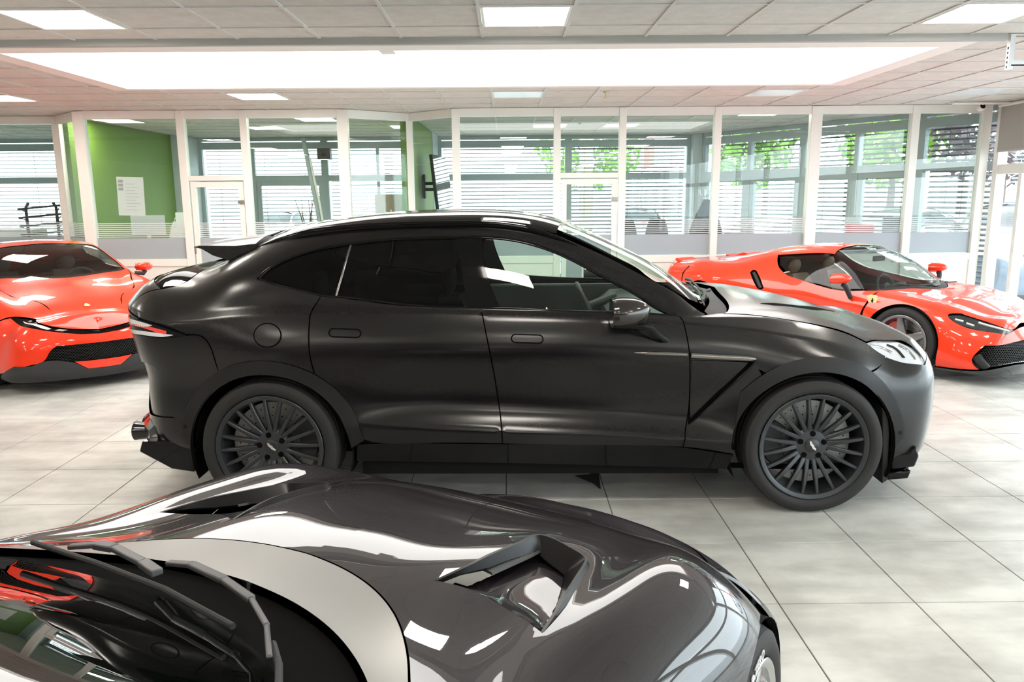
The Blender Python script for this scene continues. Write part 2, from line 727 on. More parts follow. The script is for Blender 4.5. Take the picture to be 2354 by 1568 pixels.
def pos_noise(name, base, dark, scale, rough, spec=.5, bump=0., detail=5., lo=.35, hi=.7, speck=None, second=None, rmax=None):
    """stone or board colour that varies over world position"""
    m, nt, b = principled(name)
    g = nt.nodes.new('ShaderNodeNewGeometry')
    n = nt.nodes.new('ShaderNodeTexNoise')
    n.inputs['Scale'].default_value = scale
    n.inputs['Detail'].default_value = detail
    n.inputs['Roughness'].default_value = .62
    nt.links.new(g.outputs['Position'], n.inputs['Vector'])
    r = nt.nodes.new('ShaderNodeValToRGB')
    r.color_ramp.elements[0].position = lo
    r.color_ramp.elements[0].color = tuple(dark)+(1,)
    r.color_ramp.elements[1].position = hi
    r.color_ramp.elements[1].color = tuple(base)+(1,)
    nt.links.new(n.outputs['Fac'], r.inputs[0])
    colout = r.outputs[0]
    if second:
        n3 = nt.nodes.new('ShaderNodeTexNoise')
        n3.inputs['Scale'].default_value = second[0]
        n3.inputs['Detail'].default_value = 8
        mp3 = nt.nodes.new('ShaderNodeMapping')
        mp3.inputs['Scale'].default_value = (1, 2.6, 1)
        nt.links.new(g.outputs['Position'], mp3.inputs[0])
        nt.links.new(mp3.outputs[0], n3.inputs['Vector'])
        r3 = nt.nodes.new('ShaderNodeValToRGB')
        r3.color_ramp.elements[0].position = .38
        r3.color_ramp.elements[0].color = (second[1],)*3+(1,)
        r3.color_ramp.elements[1].position = .6
        r3.color_ramp.elements[1].color = (1, 1, 1, 1)
        nt.links.new(n3.outputs['Fac'], r3.inputs[0])
        mm = nt.nodes.new('ShaderNodeMix')
        mm.data_type = 'RGBA'
        mm.blend_type = 'MULTIPLY'
        mm.inputs['Factor'].default_value = 1
        nt.links.new(colout, mm.inputs['A'])
        nt.links.new(r3.outputs[0], mm.inputs['B'])
        colout = mm.outputs['Result']
    if speck:
        n2 = nt.nodes.new('ShaderNodeTexNoise')
        n2.inputs['Scale'].default_value = speck[0]
        n2.inputs['Detail'].default_value = 3
        nt.links.new(g.outputs['Position'], n2.inputs['Vector'])
        r2 = nt.nodes.new('ShaderNodeValToRGB')
        r2.color_ramp.elements[0].position = .34
        r2.color_ramp.elements[0].color = (speck[1],)*3+(1,)
        r2.color_ramp.elements[1].position = .44
        r2.color_ramp.elements[1].color = (1, 1, 1, 1)
        nt.links.new(n2.outputs['Fac'], r2.inputs[0])
        mm = nt.nodes.new('ShaderNodeMix')
        mm.data_type = 'RGBA'
        mm.blend_type = 'MULTIPLY'
        mm.inputs['Factor'].default_value = 1
        nt.links.new(colout, mm.inputs['A'])
        nt.links.new(r2.outputs[0], mm.inputs['B'])
        colout = mm.outputs['Result']
    nt.links.new(colout, b.inputs['Base Color'])
    b.inputs['Roughness'].default_value = rough
    b.inputs['Specular IOR Level'].default_value = spec
    if rmax:
        mr = nt.nodes.new('ShaderNodeMapRange')
        mr.inputs[1].default_value = .3
        mr.inputs[2].default_value = .7
        mr.inputs[3].default_value = rmax
        mr.inputs[4].default_value = rough
        nt.links.new(n.outputs['Fac'], mr.inputs[0])
        nt.links.new(mr.outputs[0], b.inputs['Roughness'])
    MATS[name] = m
    return m

M_TILE = pos_noise('concrete_look_porcelain', (.58, .585, .555), (.40, .40, .375), 1.5, .27, .5, lo=.32, hi=.60, second=(2.2, .76), rmax=.42)
M_GROUT = mat('dark_grout', (.10, .095, .09), .9)
M_BOARD = pos_noise('mineral_fibre_board', (.72, .70, .655), (.64, .62, .58), 9, .95, .2, speck=(170, .80))
M_TBAR = mat('painted_grid_bar', (.62, .61, .58), .5, noise=.05)
M_WHITE = mat('white_lacquered_aluminium', (.83, .83, .775), .35, noise=.03, nscale=3)
M_WALL = mat('white_wall_paint', (.86, .84, .80), .85, noise=.03, nscale=2)
M_GREEN = mat('grass_green_wall_paint', (.135, .235, .028), .6, noise=.05, nscale=2)
M_GREYFR = mat('blue_grey_window_frame', (.38, .435, .45), .45, noise=.04)
M_GREYWALL = mat('pale_grey_wall_paint', (.55, .60, .62), .8, noise=.04)
M_PANE = glass('clear_glass_pane', (.90, .95, .93))
M_OUTPANE = glass('outer_glass_pane', (.93, .97, .97))
M_FILM = film('frosted_film', .92, (.58, .61, .65))
M_STRIPE = film('frosted_stripe', .80, (.86, .88, .90))
M_LAMP = mat('lamp_diffuser', (.9, .9, .9), .5, emis=(1., .93, .83), estr=LAMP, noise=.01)
M_LAMPOFF = mat('unlit_lamp_diffuser', (.78, .84, .88), .25, noise=.01)
M_SKYL = mat('milky_skylight_glazing', (.9, .9, .9), .5, emis=(1., .985, .95), estr=SKYLIGHT, noise=.01)
M_STEEL = mat('galvanised_steel', (.62, .63, .63), .35, metal=.9, noise=.1)

# ---- floor
fl = MB()
fl.box((XL-.3, YB-.3, -.16), (XR+.3, FY+.3, -.006))
floor = struct(fl.build('floor', M_GROUT))
floor['label'] = 'concrete-look porcelain tile floor'
TX, TY, TS = 1.1757, 4.332, .6
tile_me = bpy.data.meshes.new('floor_tile')
g = .0028
tb = MB()
b_ = .0015
H0, H1 = TS/2-g, TS/2-g-b_
tb.add([(-H0, -H0, -.02), (H0, -H0, -.02), (H0, H0, -.02), (-H0, H0, -.02), (-H0, -H0, -b_), (H0, -H0, -b_), (H0, H0, -b_), (-H0, H0, -b_), (-H1, -H1, 0), (H1, -H1, 0), (H1, H1, 0), (-H1, H1, 0)],
       [(0, 1, 5, 4), (1, 2, 6, 5), (2, 3, 7, 6), (3, 0, 4, 7), (4, 5, 9, 8), (5, 6, 10, 9), (6, 7, 11, 10), (7, 4, 8, 11), (8, 9, 10, 11)])
tile_me = tb.mesh('floor_tile')
tile_me.materials.append(M_TILE)

def project(p):
    d = Vector(p)-CAM
    z = d.dot(_F)
    if z < .05:
        return None
    return (1177+FPX*d.dot(_R)/z, 784-FPX*d.dot(_U)/z, z)

def in_view(p, s):
    best = False
    for dx in (-s, 0, s):
        for dy in (-s, 0, s):
            q = project((p[0]+dx, p[1]+dy, p[2]))
            if q and -5 < q[0] < 2359 and -5 < q[1] < 1573:
                best = True
    return best

cells = []
i0, i1 = math.floor((XL-TX)/TS), math.ceil((XR-TX)/TS)
j0, j1 = math.floor((YB-TY)/TS), math.ceil((FY-TY)/TS)
for i in range(i0, i1):
    for j in range(j0, j1):
        cells.append((TX+(i+.5)*TS, TY+(j+.5)*TS))
vis = [c for c in cells if in_view((c[0], c[1], 0), .29) and c[1] < 11.0]
vis.sort(key=lambda c: c[1]+abs(c[0])*.05)
hidden_by_cars = lambda c: (c[1] > 4.4 and c[1] < 6.0 and -2.2 < c[0]-.19 < 2.1) or (c[1] < 2.6 and c[0] < .2)
vis = [c for c in vis if not hidden_by_cars(c)][:300]
vs = set(vis)
for c in vis:
    link('floor_tile', tile_me, None, floor, (c[0], c[1], 0))
rest = MB()
for c in cells:
    if c not in vs:
        rest.add([(p.co.x+c[0], p.co.y+c[1], p.co.z) for p in tile_me.vertices], [tuple(q.vertices) for q in tile_me.polygons])
o = rest.build('floor_tiling', M_TILE, floor)
o['kind'] = 'stuff'

# ---- ceiling: boards in a T-bar grid, with a long skylight and square lamps
SKX0, SKX1, SKY0, SKY1 = -4.2, 3.6, 6.79, 9.0
GX, GY, GS, GYF = -.1829, 5.2705, .625, 5.2705+.625*6.7
FAC_A, FAC_B = Vector((3.95, 16.3, 0)), Vector((7.0, 11.2, 0))
def outside_facade(x, y):
    if y > FY-.05:
        return True
    d = FAC_B-FAC_A
    return x > 3.95 and ((x-FAC_A.x)*d.y-(y-FAC_A.y)*d.x) < -0.25 and y > 11.0
lamps_on, lamps_off = set(), set()
for a in (-10, -5, 0, 5):
    lamps_on |= {(a, 0, 'n'), (a, -5, 'n'), (a, -10, 'n'), (a, -15, 'n'), (a, -20, 'n'), (a, -25, 'n')}
lamps_on |= {(-15, 0, 'n'), (-15, 0, 'f'), (-15, 4, 'f')}
lamps_on |= {(-10, 0, 'f'), (-5, 0, 'f'), (-10, 4, 'f'), (-5, 4, 'f'), (6, 4, 'f')}
lamps_on |= {(1, 7, 'f'), (3, 7, 'f'), (-7, 7, 'f'), (-3, 7, 'f')}
lamps_off |= {(0, 0, 'f'), (5, 0, 'f'), (9, 0, 'f')}
ceil_cells = []
for a in range(-22, 12):
    x0, x1 = GX+a*GS, GX+(a+1)*GS
    x0, x1 = max(x0, XL), min(x1, XR)
    if x1-x0 < .03:
        continue
    for b in range(-30, 2):                              # near field, up to the rail
        y0, y1 = GY+b*GS, min(GY+(b+1)*GS, 6.28)
        y0 = max(y0, YB)
        if y1-y0 > .03:
            ceil_cells.append((x0, x1, y0, y1, (a, b, 'n')))
    for b in range(-5, 12):                              # far field, beside and beyond the skylight
        y0, y1 = GYF+b*GS, GYF+(b+1)*GS
        y0, y1 = max(y0, 6.50), min(y1, FY)
        if y1-y0 < .03 or outside_facade((x0+x1)/2, (y0+y1)/2):
            continue
        for (xa, xb) in ([(x0, x1)] if y0 >= 9.12-.02 else [(x0, min(x1, SKX0-.2)), (max(x0, SKX1+.2), x1)]):
            yy0 = y0
            if xb-xa > .03:
                ceil_cells.append((xa, xb, yy0, y1, (a, b, 'f')))
        if y0 < 9.12 < y1 and x1 > SKX0-.2 and x0 < SKX1+.2:
            ceil_cells.append((max(x0, SKX0-.2), min(x1, SKX1+.2), 9.12, y1, (a, b, 'f')))
ce = MB()
ce.box((XL-.3, YB-.3, CEIL+.30), (XR+.3, FY+.4, CEIL+.42))
ceiling = struct(ce.build('ceiling', M_WALL))
ceiling['label'] = 'suspended mineral board ceiling with a long skylight'
board_cache = {}
def board_mesh(w, d):
    k = (round(w, 3), round(d, 3))
    if k not in board_cache:
        m = MB()
        m.box((-w/2+.004, -d/2+.004, 0), (w/2-.004, d/2-.004, .015))
        me = m.mesh('ceiling_board')
        me.materials.append(M_BOARD)
        board_cache[k] = me
    return board_cache[k]
cand = []
for c in ceil_cells:
    x0, x1, y0, y1, key = c
    if key in lamps_on or key in lamps_off:
        continue
    ctr = ((x0+x1)/2, (y0+y1)/2, CEIL)
    if in_view(ctr, .3) and y0 < 11.6:
        cand.append((y0+abs(x0)*.1, c))
cand.sort(key=lambda t: t[0])
chosen = {c[1][:4] for c in cand[:300]}
rest = MB()
lampn = 0
for c in ceil_cells:
    x0, x1, y0, y1, key = c
    cx, cy, w, d = (x0+x1)/2, (y0+y1)/2, x1-x0, y1-y0
    if (key in lamps_on or key in lamps_off) and w > .5 and d > .5:
        continue
    if c[:4] in chosen:
        link('ceiling_board', board_mesh(w, d), None, ceiling, (cx, cy, CEIL+.006))
    else:
        rest.box((x0+.004, y0+.004, CEIL+.006), (x1-.004, y1-.004, CEIL+.02))
o = rest.build('ceiling_boarding', M_BOARD, ceiling)
o['kind'] = 'stuff'
bars = MB()
for a in range(-22, 13):
    x = GX+a*GS
    if not XL < x < XR:
        continue
    bars.box((x-.012, YB, CEIL-.002), (x+.012, 6.28, CEIL+.008))
    if SKX0-.2 < x < SKX1+.2:
        ys = 9.12
    else:
        ys = 6.5
    ye = FY
    if x > 3.95:
        ye = FAC_A.y+(x-FAC_A.x)*(FAC_B.y-FAC_A.y)/(FAC_B.x-FAC_A.x)+.1
    bars.box((x-.012, ys, CEIL-.002), (x+.012, ye, CEIL+.008))
for b in range(-30, 2):
    y = GY+b*GS
    if y > YB:
        bars.box((XL, y-.012, CEIL-.0025), (XR, y+.012, CEIL+.008))
for b in range(-5, 12):
    y = GYF+b*GS
    if y > FY:
        continue
    xe = XR
    if y > 11.2:
        xe = FAC_A.x+(y-FAC_A.y)*(FAC_B.x-FAC_A.x)/(FAC_B.y-FAC_A.y)+.1
    if y < 9.12:
        bars.box((XL, y-.012, CEIL-.0025), (SKX0-.2, y+.012, CEIL+.008))
        bars.box((SKX1+.2, y-.012, CEIL-.0025), (xe, y+.012, CEIL+.008))
    else:
        bars.box((XL, y-.012, CEIL-.0025), (xe, y+.012, CEIL+.008))
o = bars.build('grid_bars', M_TBAR, ceiling)
# skylight surround and glazing
sk = MB()
fz0, fz1 = CEIL-.004, CEIL+.30
sk.box((SKX0-.2, 6.50, fz0), (SKX1+.2, SKY0, fz0+.06))
sk.box((SKX0-.2, SKY1, fz0), (SKX1+.2, 9.12, fz0+.06))
sk.box((SKX0-.2, SKY0, fz0), (SKX0, SKY1, fz0+.06))
sk.box((SKX1, SKY0, fz0), (SKX1+.2, SKY1, fz0+.06))
sk.box((SKX0-.05, SKY0-.05, fz0+.06), (SKX1+.05, SKY0, fz0+.2))
sk.box((SKX0-.05, SKY1, fz0+.06), (SKX1+.05, SKY1+.05, fz0+.2))
sk.box((SKX0-.05, SKY0, fz0+.06), (SKX0, SKY1, fz0+.2))
sk.box((SKX1, SKY0, fz0+.06), (SKX1+.05, SKY1, fz0+.2))
skf = struct(sk.build('window_11', M_WALL))
skf['label'] = 'long bright skylight in the suspended ceiling'
sg = MB()
sg.box((SKX0, SKY0, CEIL+.055), (SKX1, SKY1, CEIL+.065))
sg.build('skylight_glazing', M_SKYL, skf)
# lamps
def ceiling_lamp(x, y, on, label):
    t = thing('ceiling_lamp', label, 'ceiling lamp', (x, y, CEIL-.004), 0, 'square ceiling lamps')
    m = MB()
    s = GS/2-.014
    m.box((-s, -s, 0), (s, -s+.02, .03))
    m.box((-s, s-.02, 0), (s, s, .03))
    m.box((-s, -s+.02, 0), (-s+.02, s-.02, .03))
    m.box((s-.02, -s+.02, 0), (s, s-.02, .03))
    m.build('frame', M_WHITE, t)
    m = MB()
    m.box((-s+.02, -s+.02, .003), (s-.02, s-.02, .012))
    m.build('diffuser', M_LAMP if on else M_LAMPOFF, t)
    return t
near_words = {-15: 'lit square ceiling lamp beyond the left edge of the view, front row', -10: 'lit square ceiling lamp at far left end of the front row', -5: 'lit square ceiling lamp above and left of the skylight', 0: 'lit square ceiling lamp centred in front of the skylight', 5: 'lit square ceiling lamp above the right end of the skylight'}
far_words = {(-15, 0): 'lit square ceiling lamp beyond the left edge of the view, behind the skylight line', (-15, 4): 'lit ceiling lamp in the far left office', (-10, 0): 'lit square ceiling lamp above the red coupe at left', (-5, 0): 'lit square ceiling lamp behind the skylight, above the office door', (0, 0): 'unlit square ceiling lamp behind the skylight, near the smoke detector',
             (5, 0): 'unlit square ceiling lamp behind the right part of the skylight', (9, 0): 'unlit square ceiling lamp near the security camera',
             (-10, 4): 'lit ceiling lamp in the office with the green wall', (-5, 4): 'lit ceiling lamp in the middle office, nearest the glass', (6, 4): 'lit ceiling lamp in the right office, nearest the glass',
             (1, 7): 'lit ceiling lamp deep in the right office, left of the pair', (3, 7): 'lit ceiling lamp deep in the right office, right of the pair',
             (-7, 7): 'lit ceiling lamp deep in the middle office, left of the pair', (-3, 7): 'lit ceiling lamp deep in the middle office, right of the pair'}
for (a, b, f) in sorted(lamps_on | lamps_off):
    x = GX+(a+.5)*GS
    y = (GY if f == 'n' else GYF)+(b+.5)*GS
    if not (XL < x < XR and YB < y < FY):
        continue
    lab = (near_words.get(a, '') if b == 0 else ('lit square ceiling lamp %s, %s' % ({-5: 'just above the viewer', -10: 'first row behind the viewer', -15: 'second row behind the viewer', -20: 'third row behind the viewer', -25: 'last row behind the viewer'}[b], {-10: 'far left in its row', -5: 'left in its row', 0: 'middle of its row', 5: 'right in its row'}.get(a, 'in its row')))) if f == 'n' else far_words.get((a, b), 'square ceiling lamp')
    ceiling_lamp(x, y, (a, b, f) in lamps_on, lab)
# rail under the ceiling with its hanger
m = MB()
m.box((XL, 6.285, CEIL-.045), (3.86, 6.335, CEIL+.01))
m.box((XL, 6.335, CEIL-.012), (3.86, 6.50, CEIL+.01))
rail = tag(m.build('ceiling_rail', mat('grey_lacquered_rail', (.40, .39, .37), .45, noise=.04), bevel=.003), 'long grey metal rail along the ceiling in front of the skylight', 'rail')
rt = thing('rail_bracket', 'galvanised slotted metal bracket hanging at the right end of the ceiling rail', 'bracket', (3.90, 6.30, CEIL))
m = MB()
m.box((-.02, -.02, -.26), (-.014, .02, 0)); m.box((-.014, .016, -.26), (.02, .02, 0)); m.box((-.014, -.02, -.26), (.02, -.016, 0))
m.build('upright', M_STEEL, rt)
m = MB()
m.box((.005, -.022, -.235), (3.0, .022, -.225)); m.box((.005, -.022, -.235), (3.0, -.018, -.195)); m.box((.005, .018, -.235), (3.0, .022, -.195))
m.build('channel', M_STEEL, rt)
m = MB()
for k in range(5):
    m.box((-.0205, -.008, -.25+k*.035), (-.0185, .008, -.232+k*.035))
m.build('slot', mat('dark_slot', (.03, .03, .03), .8), rt)

# ---- outer walls
w = MB(); w.box((XL-.2, YB-.2, 0), (XL, FY+.2, CEIL+.3)); struct(w.build('wall_left', M_WALL))
w = MB(); w.box((XL-.2, YB-.2, 0), (XR+.2, YB, CEIL+.3)); struct(w.build('wall_front', mat('charcoal_wall_paint', (.10, .10, .10), .8, noise=.05, nscale=2)))

def bar_frame(name, p, q, z0, z1, mtl, fw=.06, depth=.07, verticals=(), horizontals=(), parent=None, ends=True, top=True, bottom=True):
    """rectangular frame standing between ground points p and q"""
    p, q = Vector((p[0], p[1], 0)), Vector((q[0], q[1], 0))
    d = (q-p)
    L = d.length
    ang = math.atan2(d.y, d.x)
    m = MB()
    if ends:
        m.box((0, -depth/2, z0), (fw, depth/2, z1)); m.box((L-fw, -depth/2, z0), (L, depth/2, z1))
    if top:
        m.box((fw, -depth/2, z1-fw), (L-fw, depth/2, z1))
    if bottom:
        m.box((fw, -depth/2, z0), (L-fw, depth/2, z0+fw))
    for (x, wv, a, b) in verticals:
        m.box((x-wv/2, -depth/2, a), (x+wv/2, depth/2, b))
    for (z, hv, a, b) in horizontals:
        m.box((a if a is not None else fw, -depth/2*.98, z-hv/2), (b if b is not None else L-fw, depth/2*.98, z+hv/2))
    return m.build(name, mtl, parent, loc=(p.x, p.y, 0), rot=(0, 0, ang)), L, ang, p

# ---- glazed partition between showroom and offices
part_pts = [(-12.95, 11.9), (-6.67, 11.93), (-5.97, WY), (-4.56, WY), (-3.68, WY), (-2.30, WY), (-1.45, 11.92), (-.72, WY), (.70, WY), (1.62, WY), (2.95, WY), (4.33, WY), (5.72, WY), (6.72, WY)]
post_w = [.1, .11, .15, .11, .10, .15, .09, .11, .10, .10, .10, .155, .11, .12]
m = MB()
for a, b in zip(part_pts[:-1], part_pts[1:]):
    m.bar((a[0], a[1], 2.905), (b[0], b[1], 2.905), .09, .11)
back = struct(m.build('wall_back', M_WHITE))
back['label'] = 'white framed glass partition in front of the offices'
for (x, y), wv in zip(part_pts, post_w):
    m = MB()
    m.box((x-wv/2, y-.055, 0), (x+wv/2, y+.055, CEIL-.004))
    o = m.build('post', M_WHITE, back, bevel=.004)
for i, (a, b) in enumerate(zip(part_pts[:-1], part_pts[1:])):
    a, b = Vector((a[0], a[1], 0)), Vector((b[0], b[1], 0))
    d = (b-a).normalized()
    p, q = a+d*post_w[i]/2, b-d*post_w[i+1]/2
    L = (q-p).length
    ang = math.atan2(d.y, d.x)
    R = Matrix.Translation(p) @ Matrix.Rotation(ang, 4, 'Z')
    is_door = i in (3, 8)
    if is_door:
        n = 1 if i == 3 else 2
        m = MB()
        m.box((0, -.05, 2.0), (L, .05, 2.07), R)
        m.build('door_header', M_WHITE, back, bevel=.003)
        m = MB()
        m.box((.0, -.008, 2.07), (L, .008, 2.86), R)
        m.build('pane', M_PANE, back)
        m = MB()
        fw = .075
        m.box((.012, -.03, .02), (.012+fw, .03, 1.985), R); m.box((L-.012-fw, -.03, .02), (L-.012, .03, 1.985), R)
        m.box((.012+fw, -.03, 1.985-fw), (L-.012-fw, .03, 1.985), R); m.box((.012+fw, -.03, .02), (L-.012-fw, .03, .16), R)
        dr = struct(m.build('door_%d' % n, M_WHITE, bevel=.003))
        dr['label'] = 'white framed glass office door beside the green wall' if n == 1 else 'white framed glass office door in front of the right office'
        m = MB(); m.box((.08, -.006, .16), (L-.08, .006, 1.91), R); m.build('pane', M_PANE, dr)
        m = MB(); m.box((.08, -.0065, .16), (L-.08, -.0085, 1.2), R); m.build('frosted_film', M_FILM, dr)
        for k in range(8):
            m = MB(); z = 1.2+.012+k*.027
            m.box((.08, -.0065, z), (L-.08, -.0085, z+.0125), R); m.build('film_stripe', M_STRIPE, dr)
        m = MB(); m.cbox((L-.05, -.045, 1.70), (.10, .03, .05), R); m.build('door_lock', mat('brushed_steel', (.45, .43, .4), .3, .9, noise=.05), dr, bevel=.004)
        m = MB(); m.cbox((.02, -.035, 1.02), (.018, .02, .1), R); m.build('hinge', MATS['brushed_steel'], dr)
        continue
    m = MB()
    m.box((0, -.03, 0), (L, .03, .80), R)
    m.build('lower_panel', M_WHITE, back)
    m = MB(); m.box((0, -.05, .80), (L, .05, .90), R); m.build('sill_rail', M_WHITE, back, bevel=.003)
    m = MB(); m.box((0, -.007, .90), (L, .007, 2.86), R); m.build('pane', M_PANE, back)
    m = MB(); m.box((.004, -.0075, .905), (L-.004, -.0095, 1.2), R); m.build('frosted_film', M_FILM, back)
    for k in range(8):
        m = MB(); z = 1.2+.012+k*.027
        m.box((.004, -.0075, z), (L-.004, -.0095, z+.0125), R); m.build('film_stripe', M_STRIPE, back)

# ---- office side walls and street facade
m = MB(); m.box((-6.75, 12.0, 0), (-6.55, FY, CEIL)); struct(m.build('wall_green_left', M_GREEN))
m = MB(); m.box((-1.60, 11.98, 0), (-1.44, 15.35, CEIL)); struct(m.build('wall_green_centre', M_GREEN))
m = MB(); m.box((-1.61, 15.36, 0), (-1.43, FY, CEIL)); struct(m.build('wall_grey_centre', M_GREYWALL))
m = MB(); m.box((-6.549, 15.6, 0), (-6.36, FY, CEIL)); struct(m.build('wall_grey_left', M_GREYWALL))
m = MB(); m.box((3.78, 16.22, 0), (4.05, 16.6, CEIL)); struct(m.build('wall_column', M_GREYWALL))
bays = []   # (name, p, q, has_low_doors)
def facade(name, p, q, verts, doors=(), z0=.05):
    vs_ = [(x, wv, z0, 2.86) for x, wv in verts]
    hs = [(2.14, .12, None, None), (2.80, .14, None, None)]
    fr, L, ang, P0 = bar_frame(name, p, q, z0, 2.96, M_GREYFR, .07, .10, vs_, hs)
    struct(fr)
    R = Matrix.Rotation(0, 4, 'Z')
    xs = [0]+[x for x, _ in verts]+[L]
    for a, b in zip(xs[:-1], xs[1:]):
        for (za, zb) in ((z0+.07, 2.08), (2.2, 2.73)):
            m = MB(); m.box((a+.05, -.006, za), (b-.05, .006, zb)); m.build('pane', M_OUTPANE, fr)
            if zb < 2.1 and (a, b) in [(xs[i], xs[i+1]) for i in doors]:
                m = MB()
                m.box((a+.05, -.045, za), (a+.14, .03, zb)); m.box((b-.14, -.045, za), (b-.05, .03, zb))
                m.box((a+.14, -.045, zb-.09), (b-.14, .03, zb)); m.box((a+.14, -.045, za), (b-.14, .03, za+.09))
                m.build('sash', M_GREYFR, fr, bevel=.003)
    return fr, L, ang, P0
fb = []
fb.append(facade('window_1', (-12.95, FY), (-6.75, FY), [(2.1, .08), (4.15, .08)]))
fb.append(facade('window_2', (-6.36, FY), (-3.78, FY), [(1.1, .09)], doors=(1,)))
fb.append(facade('window_3', (-3.78, FY), (-1.62, FY), [(1.1, .06)]))
fb.append(facade('window_4', (-1.43, FY), (1.26, FY), []))
fb.append(facade('window_5', (1.26, FY), (3.78, FY), []))
dA = (FAC_B-FAC_A).normalized()
Ltot = (FAC_B-FAC_A).length
sp = [.12, 2.55, 4.72, Ltot-.02]
for k in range(3):
    a, b = FAC_A+dA*sp[k], FAC_A+dA*sp[k+1]
    L = (b-a).length
    fb.append(facade('window_%d' % (6+k), a, b, [(L*.5, .09)] if k < 2 else [], doors=(0, 1) if k < 2 else (), z0=.05))
# parapet above the facade and the wall strip over the blinds
m = MB(); m.bar((XL, FY+.02, 3.1), (4.0, FY+.02, 3.1), .1, .3); m.bar((3.95, 16.35, 3.1), (7.0, 11.2, 3.1), .1, .3)
struct(m.build('trim_1', M_GREYFR))

# ---- right hand shop front
rf, L, ang, P0 = bar_frame('window_9', (XR, 11.18), (XR, 6.6), .0, 2.96, M_WHITE, .12, .12, [(.62, .07, 0, 2.1), (2.3, .10, 0, 2.9)], [(2.07, .13, None, None)])
struct(rf)
m = MB(); m.box((.12, -.006, .02), (.585, .006, 2.0)); m.build('pane', M_OUTPANE, rf)
m = MB(); m.box((.655, -.006, .02), (2.25, .006, 2.0)); m.build('pane', M_OUTPANE, rf)
m = MB(); m.box((2.35, -.006, .02), (L-.12, .006, 2.0)); m.build('pane', M_OUTPANE, rf)
m = MB(); m.box((.12, -.006, 2.14), (2.25, .006, 2.84)); m.build('pane', M_OUTPANE, rf)
m = MB(); m.box((2.35, -.006, 2.14), (L-.12, .006, 2.84)); m.build('pane', M_OUTPANE, rf)
rf2, L, ang, P0 = bar_frame('window_10', (XR, 6.6), (XR, YB), .0, 2.96, M_WHITE, .12, .12, [(2.6*k_, .1, 0, 2.9) for k_ in range(1, 8)], [(2.07, .13, None, None)])
struct(rf2)
for a, b in [(2.6*k_+(.1 if k_ == 0 else .05), min(2.6*k_+2.55, L-.1)) for k_ in range(8)]:
    for za, zb in ((.1, 2.0), (2.14, 2.84)):
        m = MB(); m.box((a, -.006, za), (b, .006, zb)); m.build('pane', M_OUTPANE, rf2)
# roller blind
rb = thing('roller_blind', 'grey fabric roller blind half lowered over the right shop window', 'blind', (6.80, 9.9, 2.93))
m = MB(); m.tube([(0, -1.15, 0), (0, 1.2, 0)], .022, 12); m.build('roller', MATS['white_lacquered_aluminium'], rb, sm=40)
m = MB(); m.box((.018, -1.12, -.60), (.0205, 1.18, 0)); m.build('fabric', mat('grey_blind_fabric', (.42, .42, .39), .8, noise=.05, nscale=40), rb)
m = MB(); m.box((.012, -1.12, -.63), (.026, 1.18, -.60)); m.build('bottom_bar', mat('beige_blind_bar', (.5, .49, .45), .5), rb, bevel=.003)
m = MB(); m.tube([(.03, 1.16, -.02), (.03, 1.16, -1.2), (.03, 1.16, -2.4)], .004, 6); m.build('bead_chain', mat('white_plastic', (.8, .8, .8), .4), rb)

# security camera
sc = thing('security_camera', 'small white dome security camera under the ceiling', 'camera', (6.45, 10.95, CEIL))
m = MB(); m.lathe([(.0, 0), (.055, 0), (.058, -.02), (.05, -.04), (0, -.04)], 24); m.build('mount', mat('camera_white_plastic', (.8, .78, .76), .4), sc, sm=40)
M_ = Matrix.Translation((0, -.01, -.07)) @ Matrix.Rotation(math.radians(70), 4, 'X')
m = MB(); m.lathe([(0, -.05), (.035, -.045), (.05, -.015), (.05, .02), (.042, .04), (.036, .046)], 24, M=M_); m.build('housing', MATS['camera_white_plastic'], sc, sm=40)
m = MB(); m.lathe([(.036, .046), (.03, .05), (.012, .046), (0, .046)], 24, M=M_); m.build('lens', mat('black_lens', (.01, .01, .012), .08), sc, sm=60)
# conduit on the ceiling at the camera
m = MB(); m.tube([(6.0, 10.85, CEIL-.02), (6.83, 10.85, CEIL-.02)], .018, 8)
tag(m.build('cable_duct', M_WHITE, sm=40), 'thin white cable duct beside the security camera', 'duct')
# smoke detector
sd = thing('smoke_detector', 'small beige smoke detector under the ceiling behind the skylight', 'smoke detector', (1.17, 9.55, CEIL))
m = MB(); m.lathe([(0, 0), (.03, 0), (.03, -.012), (.012, -.016), (.012, -.06), (0, -.06)], 20); m.build('base', mat('beige_plastic', (.6, .52, .36), .5), sd, sm=40)
m = MB(); m.lathe([(0, -.058), (.024, -.06), (.024, -.075), (0, -.08)], 20); m.build('sensor_head', MATS['beige_plastic'], sd, sm=40)
# bracket in the skylight
b_ = thing('skylight_bracket', 'small white wedge bracket at the front edge of the skylight', 'bracket', (-1.0, 6.84, CEIL))
m = MB(); m.prism([(-.1, .05), (.1, .05), (.06, -.005), (-.06, -.005)], -.04, .12); m.build('wedge', M_WHITE, b_, bevel=.004)

